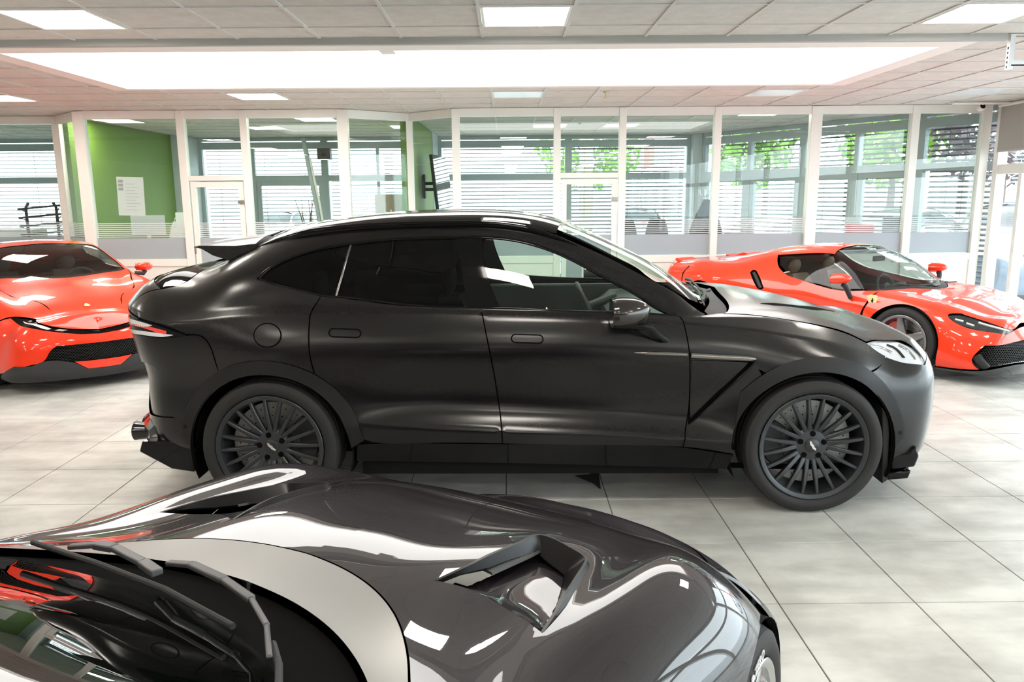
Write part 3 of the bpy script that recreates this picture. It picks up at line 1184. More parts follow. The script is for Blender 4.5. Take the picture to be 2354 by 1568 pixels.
# ---- outside venetian blinds in front of each facade bay
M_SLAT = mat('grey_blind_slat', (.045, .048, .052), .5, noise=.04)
words = ['behind the left showroom pane', 'behind the office door beside the green wall', 'in the middle office', 'left in the right office', 'right in the right office', 'nearest the grey column in the slanted window', 'in the middle of the slanted window', 'at the right end of the slanted window']
for k, (fr, L, ang, P0) in enumerate(fb):
    d = Vector((math.cos(ang), math.sin(ang), 0))
    nrm = Vector((-d.y, d.x, 0))
    t = thing('venetian_blind', 'white outside venetian blind '+words[k], 'blind', P0+nrm*.14, ang, 'venetian blinds outside the office windows')
    sm_ = MB()
    tilt = math.radians([20, 20, 20, 24, 28, 26, 28, 32][k])
    ca, sa = math.cos(tilt), math.sin(tilt)
    G = []
    for x in (.08, L-.08):
        G.append([(x, -.035*ca, -.035*sa), (x, 0, .006), (x, .035*ca, .035*sa)])
    sm_.grid(G)
    sme = sm_.mesh('slat', 60)
    sme.materials.append(M_SLAT)
    n = 0
    z = 2.70
    while z > .3:
        link('slat', sme, None, t, (0, 0, z))
        z -= .078
    m = MB(); m.box((.06, -.05, 2.74), (L-.06, .05, 2.84)); m.build('head_box', M_GREYFR, t)
    for x in (.35, L*.5, L-.35):
        m = MB(); m.box((x-.003, -.004, .3), (x+.003, .004, 2.75)); m.build('ladder_cord', mat('dark_cord', (.12, .12, .13), .8), t)

# ---- street: paving, hedges of light and far houses
m = MB(); m.box((-60, FY+.4, -.3), (60, 90, -.06)); m.box((7.2, -40, -.3), (60, FY+.4, -.06))
struct(m.build('floor_street', mat('pale_asphalt', (.55, .56, .57), .9, noise=.08, nscale=1)))
# ================================================================== wheels shared by all cars
M_TYRE = mat('tyre_rubber', (.014, .013, .013), .7, noise=.2, nscale=30)
M_BLACKGLOSS = mat('piano_black_plastic', (.004, .004, .0045), .06, spec=.28, noise=.1)
M_BLACK = mat('black_plastic', (.014, .014, .014), .6, noise=.15)
M_DARK = mat('wheel_well_lining', (.006, .006, .006), .9, spec=.1, noise=.2)
M_CHROME = mat('bright_chrome', (.75, .75, .76), .08, 1., noise=.02)
M_DISC = mat('brake_disc_steel', (.24, .235, .23), .42, 1., noise=.1, nscale=30)
M_SEAM = mat('panel_gap_black', (.003, .003, .003), .9, spec=.05, noise=.1)

def make_wheel(parent, x, y, r, width, rim_r, rim_mat, style, caliper, side=-1, hub_emblem=True, steer=0., spin=0.):
    """wheel > rim, hub cap, disc, caliper; the outer face looks towards side*y"""
    R = Matrix.Identity(4)
    hw = width/2
    sh_ = .042
    # tyre: lathe about y with tread grooves
    prof = [(rim_r-.012, hw*.62), (rim_r+.004, hw*.88), (rim_r+.012, hw*.93), ((r+rim_r)/2-.01, hw*1.0), (r-sh_*.75, hw*.985), (r-sh_*.25, hw*.90), (r-.006, hw*.80), (r, hw*.70)]
    for g0 in (.42, .0, -.42):
        prof += [(r, hw*(g0+.10)), (r-.008, hw*(g0+.085)), (r-.008, hw*(g0-.085)), (r, hw*(g0-.10))]
    prof += [(p[0], -p[1]) for p in prof[:8]][::-1]
    t = MB()
    t.lathe(prof, 72, 'y')
    wheel = t.build('wheel', M_TYRE, parent, sm=35, loc=(x, y, r), rot=(0, spin, steer))
    # rim barrel
    o = side*hw
    t = MB()
    t.lathe([(rim_r-.018, o*.80), (rim_r-.002, o*.90), (rim_r+.004, o*.945), (rim_r+.001, o*.965), (rim_r-.010, o*.955), (rim_r-.022, o*.90), (rim_r-.032, o*.70), (rim_r-.05, -o*.2), (rim_r-.03, -o*.8), (rim_r-.005, -o*.9)], 64, 'y')
    face = o*.86
    hub = o*.62
    def spoke(a, r0, r1, w0, w1, y0, y1, th=.022, bow=0., a1=None):
        # tapered bar from hub to rim at angle a, with chamfered face
        pts = []
        n = 6
        a1 = a if a1 is None else a1
        p0, p1 = Vector((r0*math.cos(a), 0, r0*math.sin(a))), Vector((r1*math.cos(a1), 0, r1*math.sin(a1)))
        dd = (p1-p0).normalized()
        G = []
        for i in range(n):
            f = i/(n-1)
            ww = (w0+(w1-w0)*f)
            yy = y0+(y1-y0)*f + side*bow*math.sin(PI*f)
            c = p0+(p1-p0)*f+Vector((0, yy, 0))
            tn = Vector((-dd.z, 0, dd.x))
            s_ = Vector((0, side, 0))
            G.append([tuple(c-tn*ww-s_*th), tuple(c-tn*ww-s_*.004), tuple(c-tn*ww*.6), tuple(c+tn*ww*.6), tuple(c+tn*ww-s_*.004), tuple(c+tn*ww-s_*th)])
        t.grid(G, closed_v=True)
    if style == 'multi':
        # ten pairs of thin spokes branching from five hub arms
        for k in range(10):
            a = 2*PI*(k+.5)/10
            spoke(a-.10, .07, rim_r-.012, .013, .0085, hub, face, .030, .012, a-.165)
            spoke(a+.10, .07, rim_r-.012, .013, .0085, hub, face, .030, .012, a+.165)
        t.lathe([(.10, hub-side*.035), (.10, hub-side*.01), (.085, hub+side*.004), (.05, hub+side*.008), (.0, hub+side*.008)], 40, 'y')
    elif style == 'five':
        for k in range(5):
            a = 2*PI*k/5+PI/2
            spoke(a-.055, .05, rim_r-.012, .02, .015, hub, face, .035, .012)
            spoke(a+.055, .05, rim_r-.012, .02, .015, hub, face, .035, .012)
        t.lathe([(.08, hub-side*.03), (.08, hub-side*.005), (.06, hub+side*.006), (0, hub+side*.008)], 36, 'y')
    elif style == 'star':
        for k in range(5):
            a = 2*PI*k/5+PI/2
            spoke(a, .04, rim_r-.012, .05, .026, hub, face, .03, .014)
        t.lathe([(.07, hub-side*.03), (.07, hub), (.05, hub+side*.006), (0, hub+side*.008)], 36, 'y')
    else:
        for k in range(10):
            a = 2*PI*k/10
            spoke(a, .04, rim_r-.012, .022, .014, hub, face, .03, .01)
        t.lathe([(.07, hub-side*.03), (.07, hub), (.0, hub+side*.004)], 30, 'y')
    t.build('rim', rim_mat, wheel, sm=32)
    # bolts and cap
    t = MB()
    for k in range(5):
        a = 2*PI*k/5+PI/2+.3
        Mx = Matrix.Translation((.068*math.cos(a), 0, .068*math.sin(a)))
        t.lathe([(.0, hub-side*.0), (.016, hub-side*.0), (.016, hub+side*.0095), (0, hub+side*.0098)], 14, 'y', M=Mx)
    t.build('wheel_bolts', M_SEAM, wheel, sm=30)['kind'] = 'stuff'
    t = MB(); t.lathe([(.040, hub), (.040, hub+side*.012), (.034, hub+side*.016), (0, hub+side*.017)], 32, 'y')
    cap = t.build('hub_cap', mat('hub_cap_dark', (.03, .03, .032), .3, .3, noise=.05), wheel, sm=35)
    if hub_emblem:
        t = MB()
        yy = hub+side*.018
        M0 = Matrix.Rotation(math.radians(38), 4, 'Y')
        wing = [(-.026, .001), (-.02, .006), (-.008, .004), (0, .007), (.008, .004), (.02, .006), (.026, .001), (.016, -.003), (.006, -.005), (0, -.003), (-.006, -.005), (-.016, -.003)]
        t.prism([(p*1.3, q*1.5) for p, q in wing], yy-.001, yy+.001, M0)
        t.build('winged_emblem', M_CHROME, cap)
    # disc
    t = MB()
    dr = rim_r*.80
    t.lathe([(.09, hub-side*.075), (dr, hub-side*.075), (dr, hub-side*.105), (.09, hub-side*.105)], 48, 'y', close=True)
    disc = t.build('brake_disc', M_DISC, wheel, sm=30)
    t = MB()
    for k in range(36):
        a = 2*PI*k/36
        for i in range(2):
            rr = dr*(.66+.2*i)
            aa = a+i*.12
            Mx = Matrix.Translation((rr*math.cos(aa), 0, rr*math.sin(aa)))
            t.lathe([(0, hub-side*.0742), (.0042, hub-side*.0742), (.0042, hub-side*.076)], 6, 'y', M=Mx)
    t.build('disc_holes', M_SEAM, disc)['kind'] = 'stuff'
    t = MB(); t.lathe([(0, hub-side*.035), (.095, hub-side*.035), (.105, hub-side*.09), (.105, hub-side*.13), (0, hub-side*.13)], 32, 'y'); t.build('disc_bell', M_BLACK, wheel, sm=30)
    # caliper
    cm, ca0, cw = caliper
    t = MB()
    G = []
    n = 14
    for i in range(n):
        a = ca0+cw*(i/(n-1)-.5)
        e = 1-.12*abs(2*i/(n-1)-1)**3
        r0, r1 = dr*(.62+.06*(1-e)), dr*1.07*e
        G.append([(r0*math.cos(a), hub-side*.05, r0*math.sin(a)), (r1*math.cos(a), hub-side*.045, r1*math.sin(a)), (r1*math.cos(a), hub-side*.135, r1*math.sin(a)), (r0*math.cos(a), hub-side*.13, r0*math.sin(a))])
    t.grid(G, closed_v=True)
    t.f.append((0, 1, 2, 3)); t.f.append(tuple((n-1)*4+q for q in (3, 2, 1, 0)))
    t.build('brake_caliper', cm, wheel, bevel=.006)
    return wheel

def wheel_well(parent, x, z, r, y0, y1, name='wheel_well'):
    """open lining over a wheel"""
    t = MB()
    G = []
    for k in range(29):
        a = math.radians(-22)+math.radians(224)*k/28
        G.append([(x+r*math.cos(a), y0, z+r*math.sin(a)), (x+r*math.cos(a), y1, z+r*math.sin(a))])
    t.grid(G)
    n = len(t.v)
    # inner wall
    t.add([(g[1][0], g[1][1], g[1][2]) for g in G], [tuple(range(len(G)))])
    return t.build(name, M_DARK, parent, sm=40)

def arc_pts(cx, cz, r, a0, a1, n):
    return [('xz', cx+r*math.cos(math.radians(a0+(a1-a0)*k/(n-1))), cz+r*math.sin(math.radians(a0+(a1-a0)*k/(n-1)))) for k in range(n)]

def wrap_curves(side, xs, rear, front, nr=4, nf=4, px=.8, py=.9, pyr=None):
    """side: per curve list of knots (x, y, z); resample at xs and close round tail and nose.
    rear/front: per curve centre line point (x, z)."""
    out = []
    for k, kn in enumerate(side):
        kn = np.array(kn, float)
        P = np.concatenate([np.array(xs)[:, None], hermite(kn[:, 0], kn[:, 1:], np.array(xs, float))], 1)
        P[:, 1] = -np.maximum(P[:, 1], 0)
        x0, y0, z0 = P[0]
        rx, rz = rear[k]
        R = []
        for i in range(nr, 0, -1):
            th = PI/2*i/nr
            s, c = math.sin(th)**px, max(0, math.cos(th))**(pyr or py)
            if i == nr:
                s, c = 1, 0
            R.append((x0+(rx-x0)*s, y0*c, z0+(rz-z0)*(1-c)))
        x0, y0, z0 = P[-1]
        fx, fz = front[k]
        Fp = []
        for i in range(1, nf+1):
            th = PI/2*i/nf
            s, c = math.sin(th)**px, max(0, math.cos(th))**py
            if i == nf:
                s, c = 1, 0
            Fp.append((x0+(fx-x0)*s, y0*c, z0+(fz-z0)*(1-c)))
        out.append(R+[tuple(p) for p in P]+Fp)
    return np.array(out)

# ================================================================== matte black SUV
SUV_LOC, SUV_RZ = (.19, 5.10, 0), -.0215
suv = thing('suv', 'matte black luxury SUV parked side-on in the middle of the showroom', 'car', SUV_LOC, SUV_RZ)
SF = car_frame(SUV_LOC, SUV_RZ)
M_MATTE = mat('matte_black_paint', (.004, .0031, .0034), .45, 0., spec=.1, coat=1., coat_rough=.20, flake=.12, nscale=300)
M_MATTE.node_tree.nodes['Principled BSDF'].inputs['Coat IOR'].default_value = 1.42
M_MATTE2 = mat('matte_black_cladding', (.010, .009, .0095), .5, 0., spec=.35, flake=.15, nscale=300)
M_TINT = glass('dark_tinted_glass', (.05, .05, .052), refl=.55)
M_CLEAR = glass('green_tinted_car_glass', (.70, .80, .74), refl=.9)
M_LEATHER = mat('dark_grey_leather', (.035, .04, .04), .5, noise=.2, nscale=40)

xs = [-1.95, -1.72, -1.5, -1.25, -.95, -.6, -.25, .1, .38, .62, .84, 1.02, 1.22, 1.5, 1.75, 1.95]
side = [
 # c0 underside edge
 [(-1.95, .84, .31), (-1.5, .88, .27), (-.95, .875, .262), (-.25, .875, .25), (.62, .875, .225), (1.06, .875, .214), (1.5, .89, .21), (1.95, .83, .205)],
 # c1 lower edge of the painted side
 [(-1.95, .90, .385), (-1.5, .965, .40), (-1.02, .935, .408), (-.25, .93, .40), (.78, .93, .37), (1.06, .945, .34), (1.5, .965, .32), (1.95, .88, .305)],
 # c2 crease under the ledge
 [(-1.95, .915, .48), (-1.5, .985, .51), (-1.02, .962, .514), (-.25, .960, .486), (.78, .960, .439), (1.06, .968, .42), (1.5, .985, .42), (1.95, .895, .42)],
 # c3 top of the ledge
 [(-1.95, .915, .60), (-1.5, .988, .62), (-1.15, .972, .62), (-.89, .92, .606), (-.6, .892, .612), (-.25, .885, .593), (.36, .885, .55), (.78, .898, .51), (1.06, .94, .50), (1.22, .975, .52), (1.5, .988, .54), (1.95, .90, .53)],
 # c4 hollow of the doors
 [(-1.95, .90, .74), (-1.72, .95, .75), (-1.5, .985, .76), (-1.15, .967, .76), (-.8, .920, .745), (-.25, .898, .73), (.36, .895, .715), (.78, .900, .70), (1.06, .93, .69), (1.22, .965, .69), (1.5, .985, .69), (1.75, .96, .68), (1.95, .895, .65)],
 # c5 under the shoulder
 [(-1.95, .94, .90), (-1.5, .996, .935), (-1.15, .990, .945), (-.8, .979, .945), (-.25, .972, .938), (.36, .967, .927), (.78, .960, .915), (1.06, .953, .90), (1.22, .955, .89), (1.5, .968, .87), (1.75, .94, .83), (1.95, .875, .765)],
 # c6 shoulder crease
 [(-1.95, .935, 1.095), (-1.72, .948, 1.118), (-1.5, .950, 1.13), (-1.15, .942, 1.134), (-.6, .927, 1.128), (-.25, .922, 1.122), (.36, .918, 1.108), (.78, .906, 1.085), (1.06, .90, 1.055), (1.22, .902, 1.03), (1.5, .902, .98), (1.75, .865, .92), (1.95, .81, .862)],
 # c7 shelf above the shoulder, belt line, then the edge of the bonnet
 [(-1.95, .897, 1.155), (-1.72, .912, 1.180), (-1.5, .910, 1.198), (-1.22, .893, 1.202), (-.84, .891, 1.183), (-.36, .892, 1.163), (.1, .888, 1.148), (.41, .882, 1.133), (.75, .870, 1.110), (.9, .858, 1.103), (1.11, .82, 1.098), (1.48, .79, 1.058), (1.75, .745, .995), (1.95, .69, .938)],
 # c8 top of the side windows
 [(-1.95, .725, 1.310), (-1.72, .785, 1.385), (-1.5, .800, 1.420), (-1.32, .775, 1.468), (-1.09, .742, 1.512), (-.85, .728, 1.533), (-.48, .716, 1.542), (-.16, .716, 1.52), (.13, .732, 1.427), (.38, .772, 1.294), (.57, .815, 1.185), (.75, .848, 1.125), (.9, .838, 1.110), (1.11, .70, 1.120), (1.48, .61, 1.095), (1.75, .55, 1.035), (1.95, .51, .975)],
 # c9 gutter of the roof, windscreen edge
 [(-1.95, .50, 1.362), (-1.72, .59, 1.455), (-1.5, .632, 1.537), (-1.36, .642, 1.566), (-1.11, .65, 1.594), (-.48, .655, 1.614), (-.11, .655, 1.594), (.12, .662, 1.536), (.38, .692, 1.420), (.63, .735, 1.291), (.82, .78, 1.178), (.92, .79, 1.128), (1.11, .50, 1.150), (1.48, .36, 1.118), (1.75, .31, 1.062), (1.95, .28, 1.002)],
 # c10 centre line
 [(-1.95, 0, 1.380), (-1.72, 0, 1.480), (-1.5, 0, 1.575), (-1.25, 0, 1.622), (-.95, 0, 1.648), (-.6, 0, 1.662), (-.25, 0, 1.658), (.1, 0, 1.612), (.38, 0, 1.512), (.62, 0, 1.392), (.84, 0, 1.270), (1.02, 0, 1.185), (1.22, 0, 1.168), (1.5, 0, 1.128), (1.75, 0, 1.072), (1.95, 0, 1.010)],
]
rear = [(-2.36, .33), (-2.42, .40), (-2.44, .48), (-2.44, .60), (-2.45, .74), (-2.48, .90), (-2.52, 1.08), (-2.53, 1.178), (-2.43, 1.225), (-2.34, 1.25), (-2.25, 1.268)]
front = [(2.30, .19), (2.37, .30), (2.40, .42), (2.415, .52), (2.42, .62), (2.41, .715), (2.38, .785), (2.325, .845), (2.255, .89), (2.185, .925), (2.12, .955)]
SC = wrap_curves(side, xs, rear, front)
suv_sh = Shell(SC, creases=(2, 6, 7), ns=320, nw=15, frame=SF, bulge=((7, 8, .014),))
AXF, AXR, AZ, ARC = 1.515, -1.515, .365, .455
S = suv_sh
si = lambda x: 4+np.interp(x, xs, range(len(xs)))     # station index from x
NL = len(xs)+7

# shared seams
seam_rr = [(738, 680), (718, 712), (711, 745), (710, 790), (716, 835), (726, 868)]
seam_mid = [(1104, 709), (1112, 740), (1122, 790), (1136, 860), (1147, 930), (1153, 985), (1155, 1020)]
seam_fr = [(1561, 727), (1574, 752), (1582, 790), (1586, 830), (1586, 880), (1583, 940), (1576, 985), (1570, 1028)]
arcF = lambda a0, a1, n=16, r=ARC: arc_pts(AXF, AZ, r, a0, a1, n)
arcR = lambda a0, a1, n=16, r=ARC: arc_pts(AXR, AZ, r, a0, a1, n)
belt = [(1561, 727), (1420, 718), (1200, 710), (1104, 709)]
belt2 = [(1104, 709), (900, 698), (775, 683), (738, 680)]

dl_top_f = [(1104, 546), (1180, 553), (1245, 570), (1300, 592), (1400, 645), (1480, 690), (1561, 727)]
# doors (below the glass)
fd = S.loop([seam_fr, [(1360, 1024), (1155, 1020)], seam_mid[::-1][1:], belt[::-1][1:]])
rd = S.loop([seam_mid, [(1000, 1019), (868, 1019), ('xz', -.99, .43)], arcR(10, 48, 9), seam_rr[::-1][:-1] + [(738, 680)], belt2[::-1][1:]])
front_doors = panel(S, 'front_door', fd, M_MATTE, suv, both=True)
rear_doors = panel(S, 'rear_door', rd, M_MATTE, suv, both=True)
# rear quarter: from rear door to bumper line, over the C pillar up to the roof gutter
quarter_low = [(726, 868)]
bumper_line = [(508, 868), (497, 838), (485, 800), (470, 778), (455, 770), (428, 770)]
qt = S.loop([seam_rr, arcR(52, 124, 14), bumper_line[1:], [(400, 758), (340, 738), (300, 722)], [(312, 690), (350, 668), (372, 664)], [(440, 640), (520, 601), (545, 592)], [(575, 572), (590, 550)],
             [('s', si(-1.36), 9.0), ('s', si(-1.11), 9.0), ('s', si(-.48), 9), ('s', si(-.11), 9), ('s', si(.12), 9), ('s', si(.38), 9.02), ('s', si(.62), 9.02), ('s', si(.82), 9.02), (1622, 722)],
             [(1561, 727)], dl_top_f[::-1][1:], [(1050, 545), (900, 550), (800, 561), (700, 582), (640, 606), (600, 630), (592, 641)], [(640, 656), (738, 680)]])
quarters = panel(S, 'rear_quarter_panel', qt, M_MATTE, suv, both=True)
# front wing with the side vent opening
vent = S.loop([[(1590, 829), (1733, 833)], [(1660, 905), (1600, 962), (1583, 975)], [(1587, 900), (1590, 829)]])
fw = S.loop([seam_fr[::-1] , [(1622, 724), (1660, 722), (1750, 727), (1850, 742), (1950, 768), (1992, 788)], [(2010, 802), (2036, 818)], [(2033, 832), (2010, 850), (1990, 860)], arcF(62, 118, 10)[0:], [(1745, 850)], arcF(128, 176, 8), [(1688, 1045)], [(1620, 1033), (1570, 1028)]])
wings = panel(S, 'front_wing', fw, M_MATTE, suv, holes=[vent], both=True)
# sill in gloss black
sl = S.loop([[(1570, 1029), (1155, 1021), (868, 1020), ('xz', -1.03, .40)], [('s', si(-1.05), .1)], [('s', si(-.25), .1), ('s', si(.6), .1), ('s', si(1.06), .1)], [(1688, 1046)]])
sills = panel(S, 'sill', sl, M_BLACKGLOSS, suv, both=True, off=-.004)
# bumpers
rbm = S.loop([[('s', 0, 6.6), ('s', 2, 6.6), ('s', 3.2, 6.45)], [(300, 724), (340, 740), (400, 760), (428, 771)], bumper_line[::-1][1:], arcR(124, 184, 14), [('s', si(-1.95), .1)], [('s', 3, .1), ('s', 1.5, .1), ('s', 0, .1)]])
brec = S.loop([[(322, 838), (350, 842), (365, 852)], [(385, 905), (399, 960)], [(370, 958), (345, 950)], [(322, 895), (314, 850)]])
panel(S, 'rear_bumper', rbm, M_MATTE, suv, holes=[brec], both='join')
panel(S, 'bumper_recess', brec, M_MATTE, suv, both=True, off=-.012, inset=-.004, rim=0)
fbm = S.loop([[(2036, 819), (2012, 851), (1990, 861)], arcF(60, -2, 14)[1:], [('s', si(1.95), .55)], [('s', NL-3, .5), ('s', NL-1.5, .5), ('s', NL, .5)], [('s', NL, 6.2)], [('s', NL-1, 6.2), ('s', NL-2, 6.3), (2126, 838)], [(2080, 834)]])
panel(S, 'front_bumper', fbm, M_MATTE, suv, both='join')
# bonnet
bn = S.loop([[(1640, 722), (1660, 721), (1750, 726), (1850, 741), (1950, 767), (1992, 787)], [(2040, 782), (2100, 800), (2126, 836)], [('s', NL-2, 6.35), ('s', NL-1, 6.25), ('s', NL, 6.25)], [('s', NL, 10)], [('s', si(1.5), 10), ('s', si(1.16), 10)], [('s', si(1.13), 9.4), ('s', si(1.10), 8.6), ('s', si(1.02), 7.6)]])
panel(S, 'bonnet', bn, M_MATTE, suv, both='join')
# roof
rf_ = S.loop([[('s', si(-1.6), 9.02), ('s', si(-1.11), 9.02), ('s', si(-.48), 9.02), ('s', si(-.11), 9.02), ('s', si(.10), 9.03)], [('s', si(.14), 9.5), ('s', si(.15), 10)], [('s', si(-.5), 10), ('s', si(-1.6), 10)]])
panel(S, 'roof', rf_, M_BLACKGLOSS, suv, both='join')
# boot lid
bl = S.loop([[('s', 0, 6.62), ('s', 2, 6.62), ('s', 3.2, 6.47)], [(300, 722), (312, 690), (350, 668), (372, 664)], [('s', 1.4, 8.9), ('s', .6, 9.2), ('s', 0, 9.3)]])
panel(S, 'tailgate', bl, M_MATTE, suv, both='join')
# glass
g_r = S.loop([[('s', 0, 9.35), ('s', .6, 9.25), ('s', 1.5, 8.95)], [(380, 662), (440, 637), (520, 598), (548, 588)], [('s', si(-1.72), 9.4), ('s', si(-1.70), 10)]])
panel(S, 'rear_window', g_r, M_TINT, suv, both='join', off=-.004, rim=0)
g_w = S.loop([[('s', si(.16), 10), ('s', si(.15), 9.5), ('s', si(.13), 9.1)], [('s', si(.38), 9.07), ('s', si(.62), 9.07), ('s', si(.84), 9.08), ('s', si(.93), 9.1)], [('s', si(1.03), 9.4), ('s', si(1.06), 10)]])
panel(S, 'windscreen', g_w, M_CLEAR, suv, both='join', off=-.004, rim=0)
g_c = S.loop([[('s', si(1.07), 10), ('s', si(1.04), 9.4), ('s', si(.94), 9.0)], [('s', si(1.0), 7.7), ('s', si(1.09), 8.6), ('s', si(1.12), 9.4), ('s', si(1.15), 10)]])
panel(S, 'cowl', g_c, M_BLACK, suv, both='join', off=-.022, rim=0)

def side_glass(name, segs, m, parents, off=-.006):
    L = S.loop(segs)
    for i, par in enumerate(parents):
        panel(S, name, L, m, par, off=off, inset=0, rim=0, mirror=bool(i))
fglass = [[(1112, 548), (1180, 553), (1245, 570), (1300, 592), (1400, 645), (1480, 690), (1555, 724)], [(1420, 717), (1200, 709), (1150, 708)], [(1122, 640), (1108, 580), (1112, 548)]]
side_glass('door_glass', fglass, M_CLEAR, front_doors)
rglass = [[(806, 562), (900, 551), (1050, 546)], [(1062, 620), (1074, 705)], [(900, 696), (775, 681)], [(806, 562)]]
side_glass('door_glass', rglass, M_TINT, rear_doors)
qglass = [[(594, 640), (604, 628), (640, 606), (700, 582), (804, 562)], [(770, 680)], [(738, 677), (640, 654), (594, 640)]]
side_glass('quarter_glass', qglass, M_TINT, quarters)
pil = [[(1050, 545), (1110, 547)], [(1108, 580), (1122, 640), (1150, 708)], [(1100, 707), (1074, 705)], [(1062, 620), (1050, 545)]]
side_glass('pillar_trim', pil, M_BLACKGLOSS, rear_doors, off=-.003)
# underlying dark structure seen in the gaps, kept clear of glass and wheels
def frame_shell(sh, parent, x0, x1, w0, w1, name, holes, off=-.016):
    L = sh.loop([[('s', x0, w0), ('s', (x0+x1)/2, w0), ('s', x1, w0)], [('s', x1, w1)], [('s', (x0+x1)/2, w1), ('s', x0, w1)]])
    return panel(sh, name, L, M_SEAM, parent, holes=holes, both='join', off=off, rim=0, inset=0, h=.05)
arc_hole = lambda cx, r=ARC+.012: np.array([S.xz(cx+r*math.cos(2*PI*k/48), max(.27, AZ+r*math.sin(2*PI*k/48))) for k in range(48)])
def low_frame(x0, x1, w0, w1, arcs=()):
    L = S.loop([[('s', x0, w0)]+([] if not arcs else []), [('s', x1, w0)], [('s', x1, w1)], [('s', x0, w1)]])
    return L
fs_holes = [arc_hole(AXF), arc_hole(AXR)]
frame_shell(S, suv, 0, NL, .12, 6.75, 'body_frame', fs_holes)
# ---- wheels, arches, wells
M_RIMG = mat('satin_graphite_rim', (.045, .048, .052), .38, .6, noise=.06)
M_CALG = mat('dark_grey_caliper', (.035, .035, .037), .4, .2, noise=.1)
WR = .387
for (ax, nm) in ((AXF, 0), (AXR, 1)):
    for sd in (-1, 1):
        make_wheel(suv, ax, sd*.835, WR, .275, .300, M_RIMG, 'multi', (M_CALG, math.radians(200 if ax > 0 else 15), 1.25), side=sd, spin=(.32 if ax > 0 else .1), steer=0)
for ax in (AXF, AXR):
    for sd in (-1, 1):
        wheel_well(suv, ax, AZ+.005, ARC+.004, sd*.935, sd*.45)
def arch_lip(ax, a0, a1, a2, a3, r1=.532):
    L = S.loop([arc_pts(ax, AZ, r1, a0, a1, 20), [('xz', ax+ARC*math.cos(math.radians(a3)), AZ+ARC*math.sin(math.radians(a3)))], arc_pts(ax, AZ, ARC-.002, a3, a2, 20)[1:]])
    panel(S, 'arch_lip', L, M_MATTE2, suv, both=True, off=.007, rim=.03, inset=0)
arch_lip(AXF, 6, 141, -3, 178)
arch_lip(AXR, 7, 170, 2, 182)
# underbody
m = MB()
m.box((-1.02, -.86, .20), (1.02, .86, .30)); m.box((-2.2, -.44, .24), (2.15, .44, .34)); m.box((-1.02, -.82, .30), (.95, .82, .36))
m.box((1.95, -.60, .22), (2.22, .60, .5)); m.box((-2.28, -.6, .30), (-1.99, .6, .5))
m.build('underbody', M_DARK, suv)
m = MB(); m.box((.95, -.42, .34), (1.9, .42, .85)); m.build('engine_block', M_DARK, suv)
for sd in (-1, 1):
    m = MB(); m.tube([(AXF, sd*.35, WR), (AXF, sd*.70, WR)], .035, 10); m.tube([(AXR, sd*.35, WR), (AXR, sd*.70, WR)], .035, 10); m.build('drive_shaft', M_DARK, suv)

# ---- handles and fuel cap
def stadium(u0, u1, v0, v1, grow=0., tilt=0.):
    r = (v1-v0)/2+grow
    cy = (v0+v1)/2
    pts = []
    for k in range(9):
        a = PI/2-PI*k/8
        pts.append((u1-(v1-v0)/2+r*math.cos(a), cy+tilt-r*math.sin(a)))
    for k in range(9):
        a = -PI/2-PI*k/8
        pts.append((u0+(v1-v0)/2+r*math.cos(a), cy-tilt-r*math.sin(a)))
    return S.pts(pts)
for (u0, u1, v0, v1, parents) in ((1177, 1247, 771, 787, front_doors), (758, 828, 758, 774, rear_doors)):
    for i, par in enumerate(parents):
        panel(S, 'handle_gap', stadium(u0, u1, v0, v1, 2.9, .8), M_SEAM, par, off=.0012, rim=0, inset=0, mirror=bool(i), h=.05)
        h_ = panel(S, 'door_handle', stadium(u0, u1, v0, v1, -.2, .8), M_MATTE, par, off=.0035, rim=.004, inset=0, mirror=bool(i), h=.05)
cap_o = S.pts([(615+32.6*math.cos(2*PI*k/40), 771+28.8*math.sin(2*PI*k/40)) for k in range(40)])
cap_i = S.pts([(615+29.6*math.cos(2*PI*k/40), 771+25.8*math.sin(2*PI*k/40)) for k in range(40)])
panel(S, 'fuel_cap_gap', cap_o, M_SEAM, quarters[0], off=.0012, rim=0, inset=0)
panel(S, 'fuel_cap', cap_i, M_MATTE, quarters[0], off=.0030, rim=.003, inset=0)
# parking sensors
for (u, v, par) in ((427, 980, suv), (2068, 994, suv)):
    panel(S, 'parking_sensor', S.pts([(u+4*math.cos(2*PI*k/12), v+4.5*math.sin(2*PI*k/12)) for k in range(12)]), M_BLACKGLOSS, suv, off=.009, rim=.003, inset=0, both=True)

# ---- side vent, strake
M_SATIN = mat('dark_satin_chrome', (.24, .22, .21), .2, .95, noise=.05)
panel(S, 'vent_recess', vent, M_SEAM, wings[0], off=-.035, rim=0, inset=-.01)
panel(S, 'vent_recess', vent, M_SEAM, wings[1], off=-.035, rim=0, inset=-.01, mirror=True)
vin = S.loop([[(1591, 830), (1722, 834)], [(1660, 893), (1587, 962)], [(1591, 830)]])
for i in (0, 1):
    panel(S, 'vent_blade', vin, M_MATTE, wings[i], off=-.011, rim=.004, inset=0, mirror=bool(i))
strip(S, [(1458, 811), (1500, 812), (1560, 814), (1580, 815)], .0115, .0, lambda t: (min(1, .25+2.5*t), .014*min(1, .2+3*t)), 'side_strake', M_SATIN, front_doors[0], n=24)
strip(S, [(1458, 811), (1500, 812), (1560, 814), (1580, 815)], .0115, .0, lambda t: (min(1, .25+2.5*t), .014*min(1, .2+3*t)), 'side_strake', M_SATIN, front_doors[1], n=24, mirror=True)
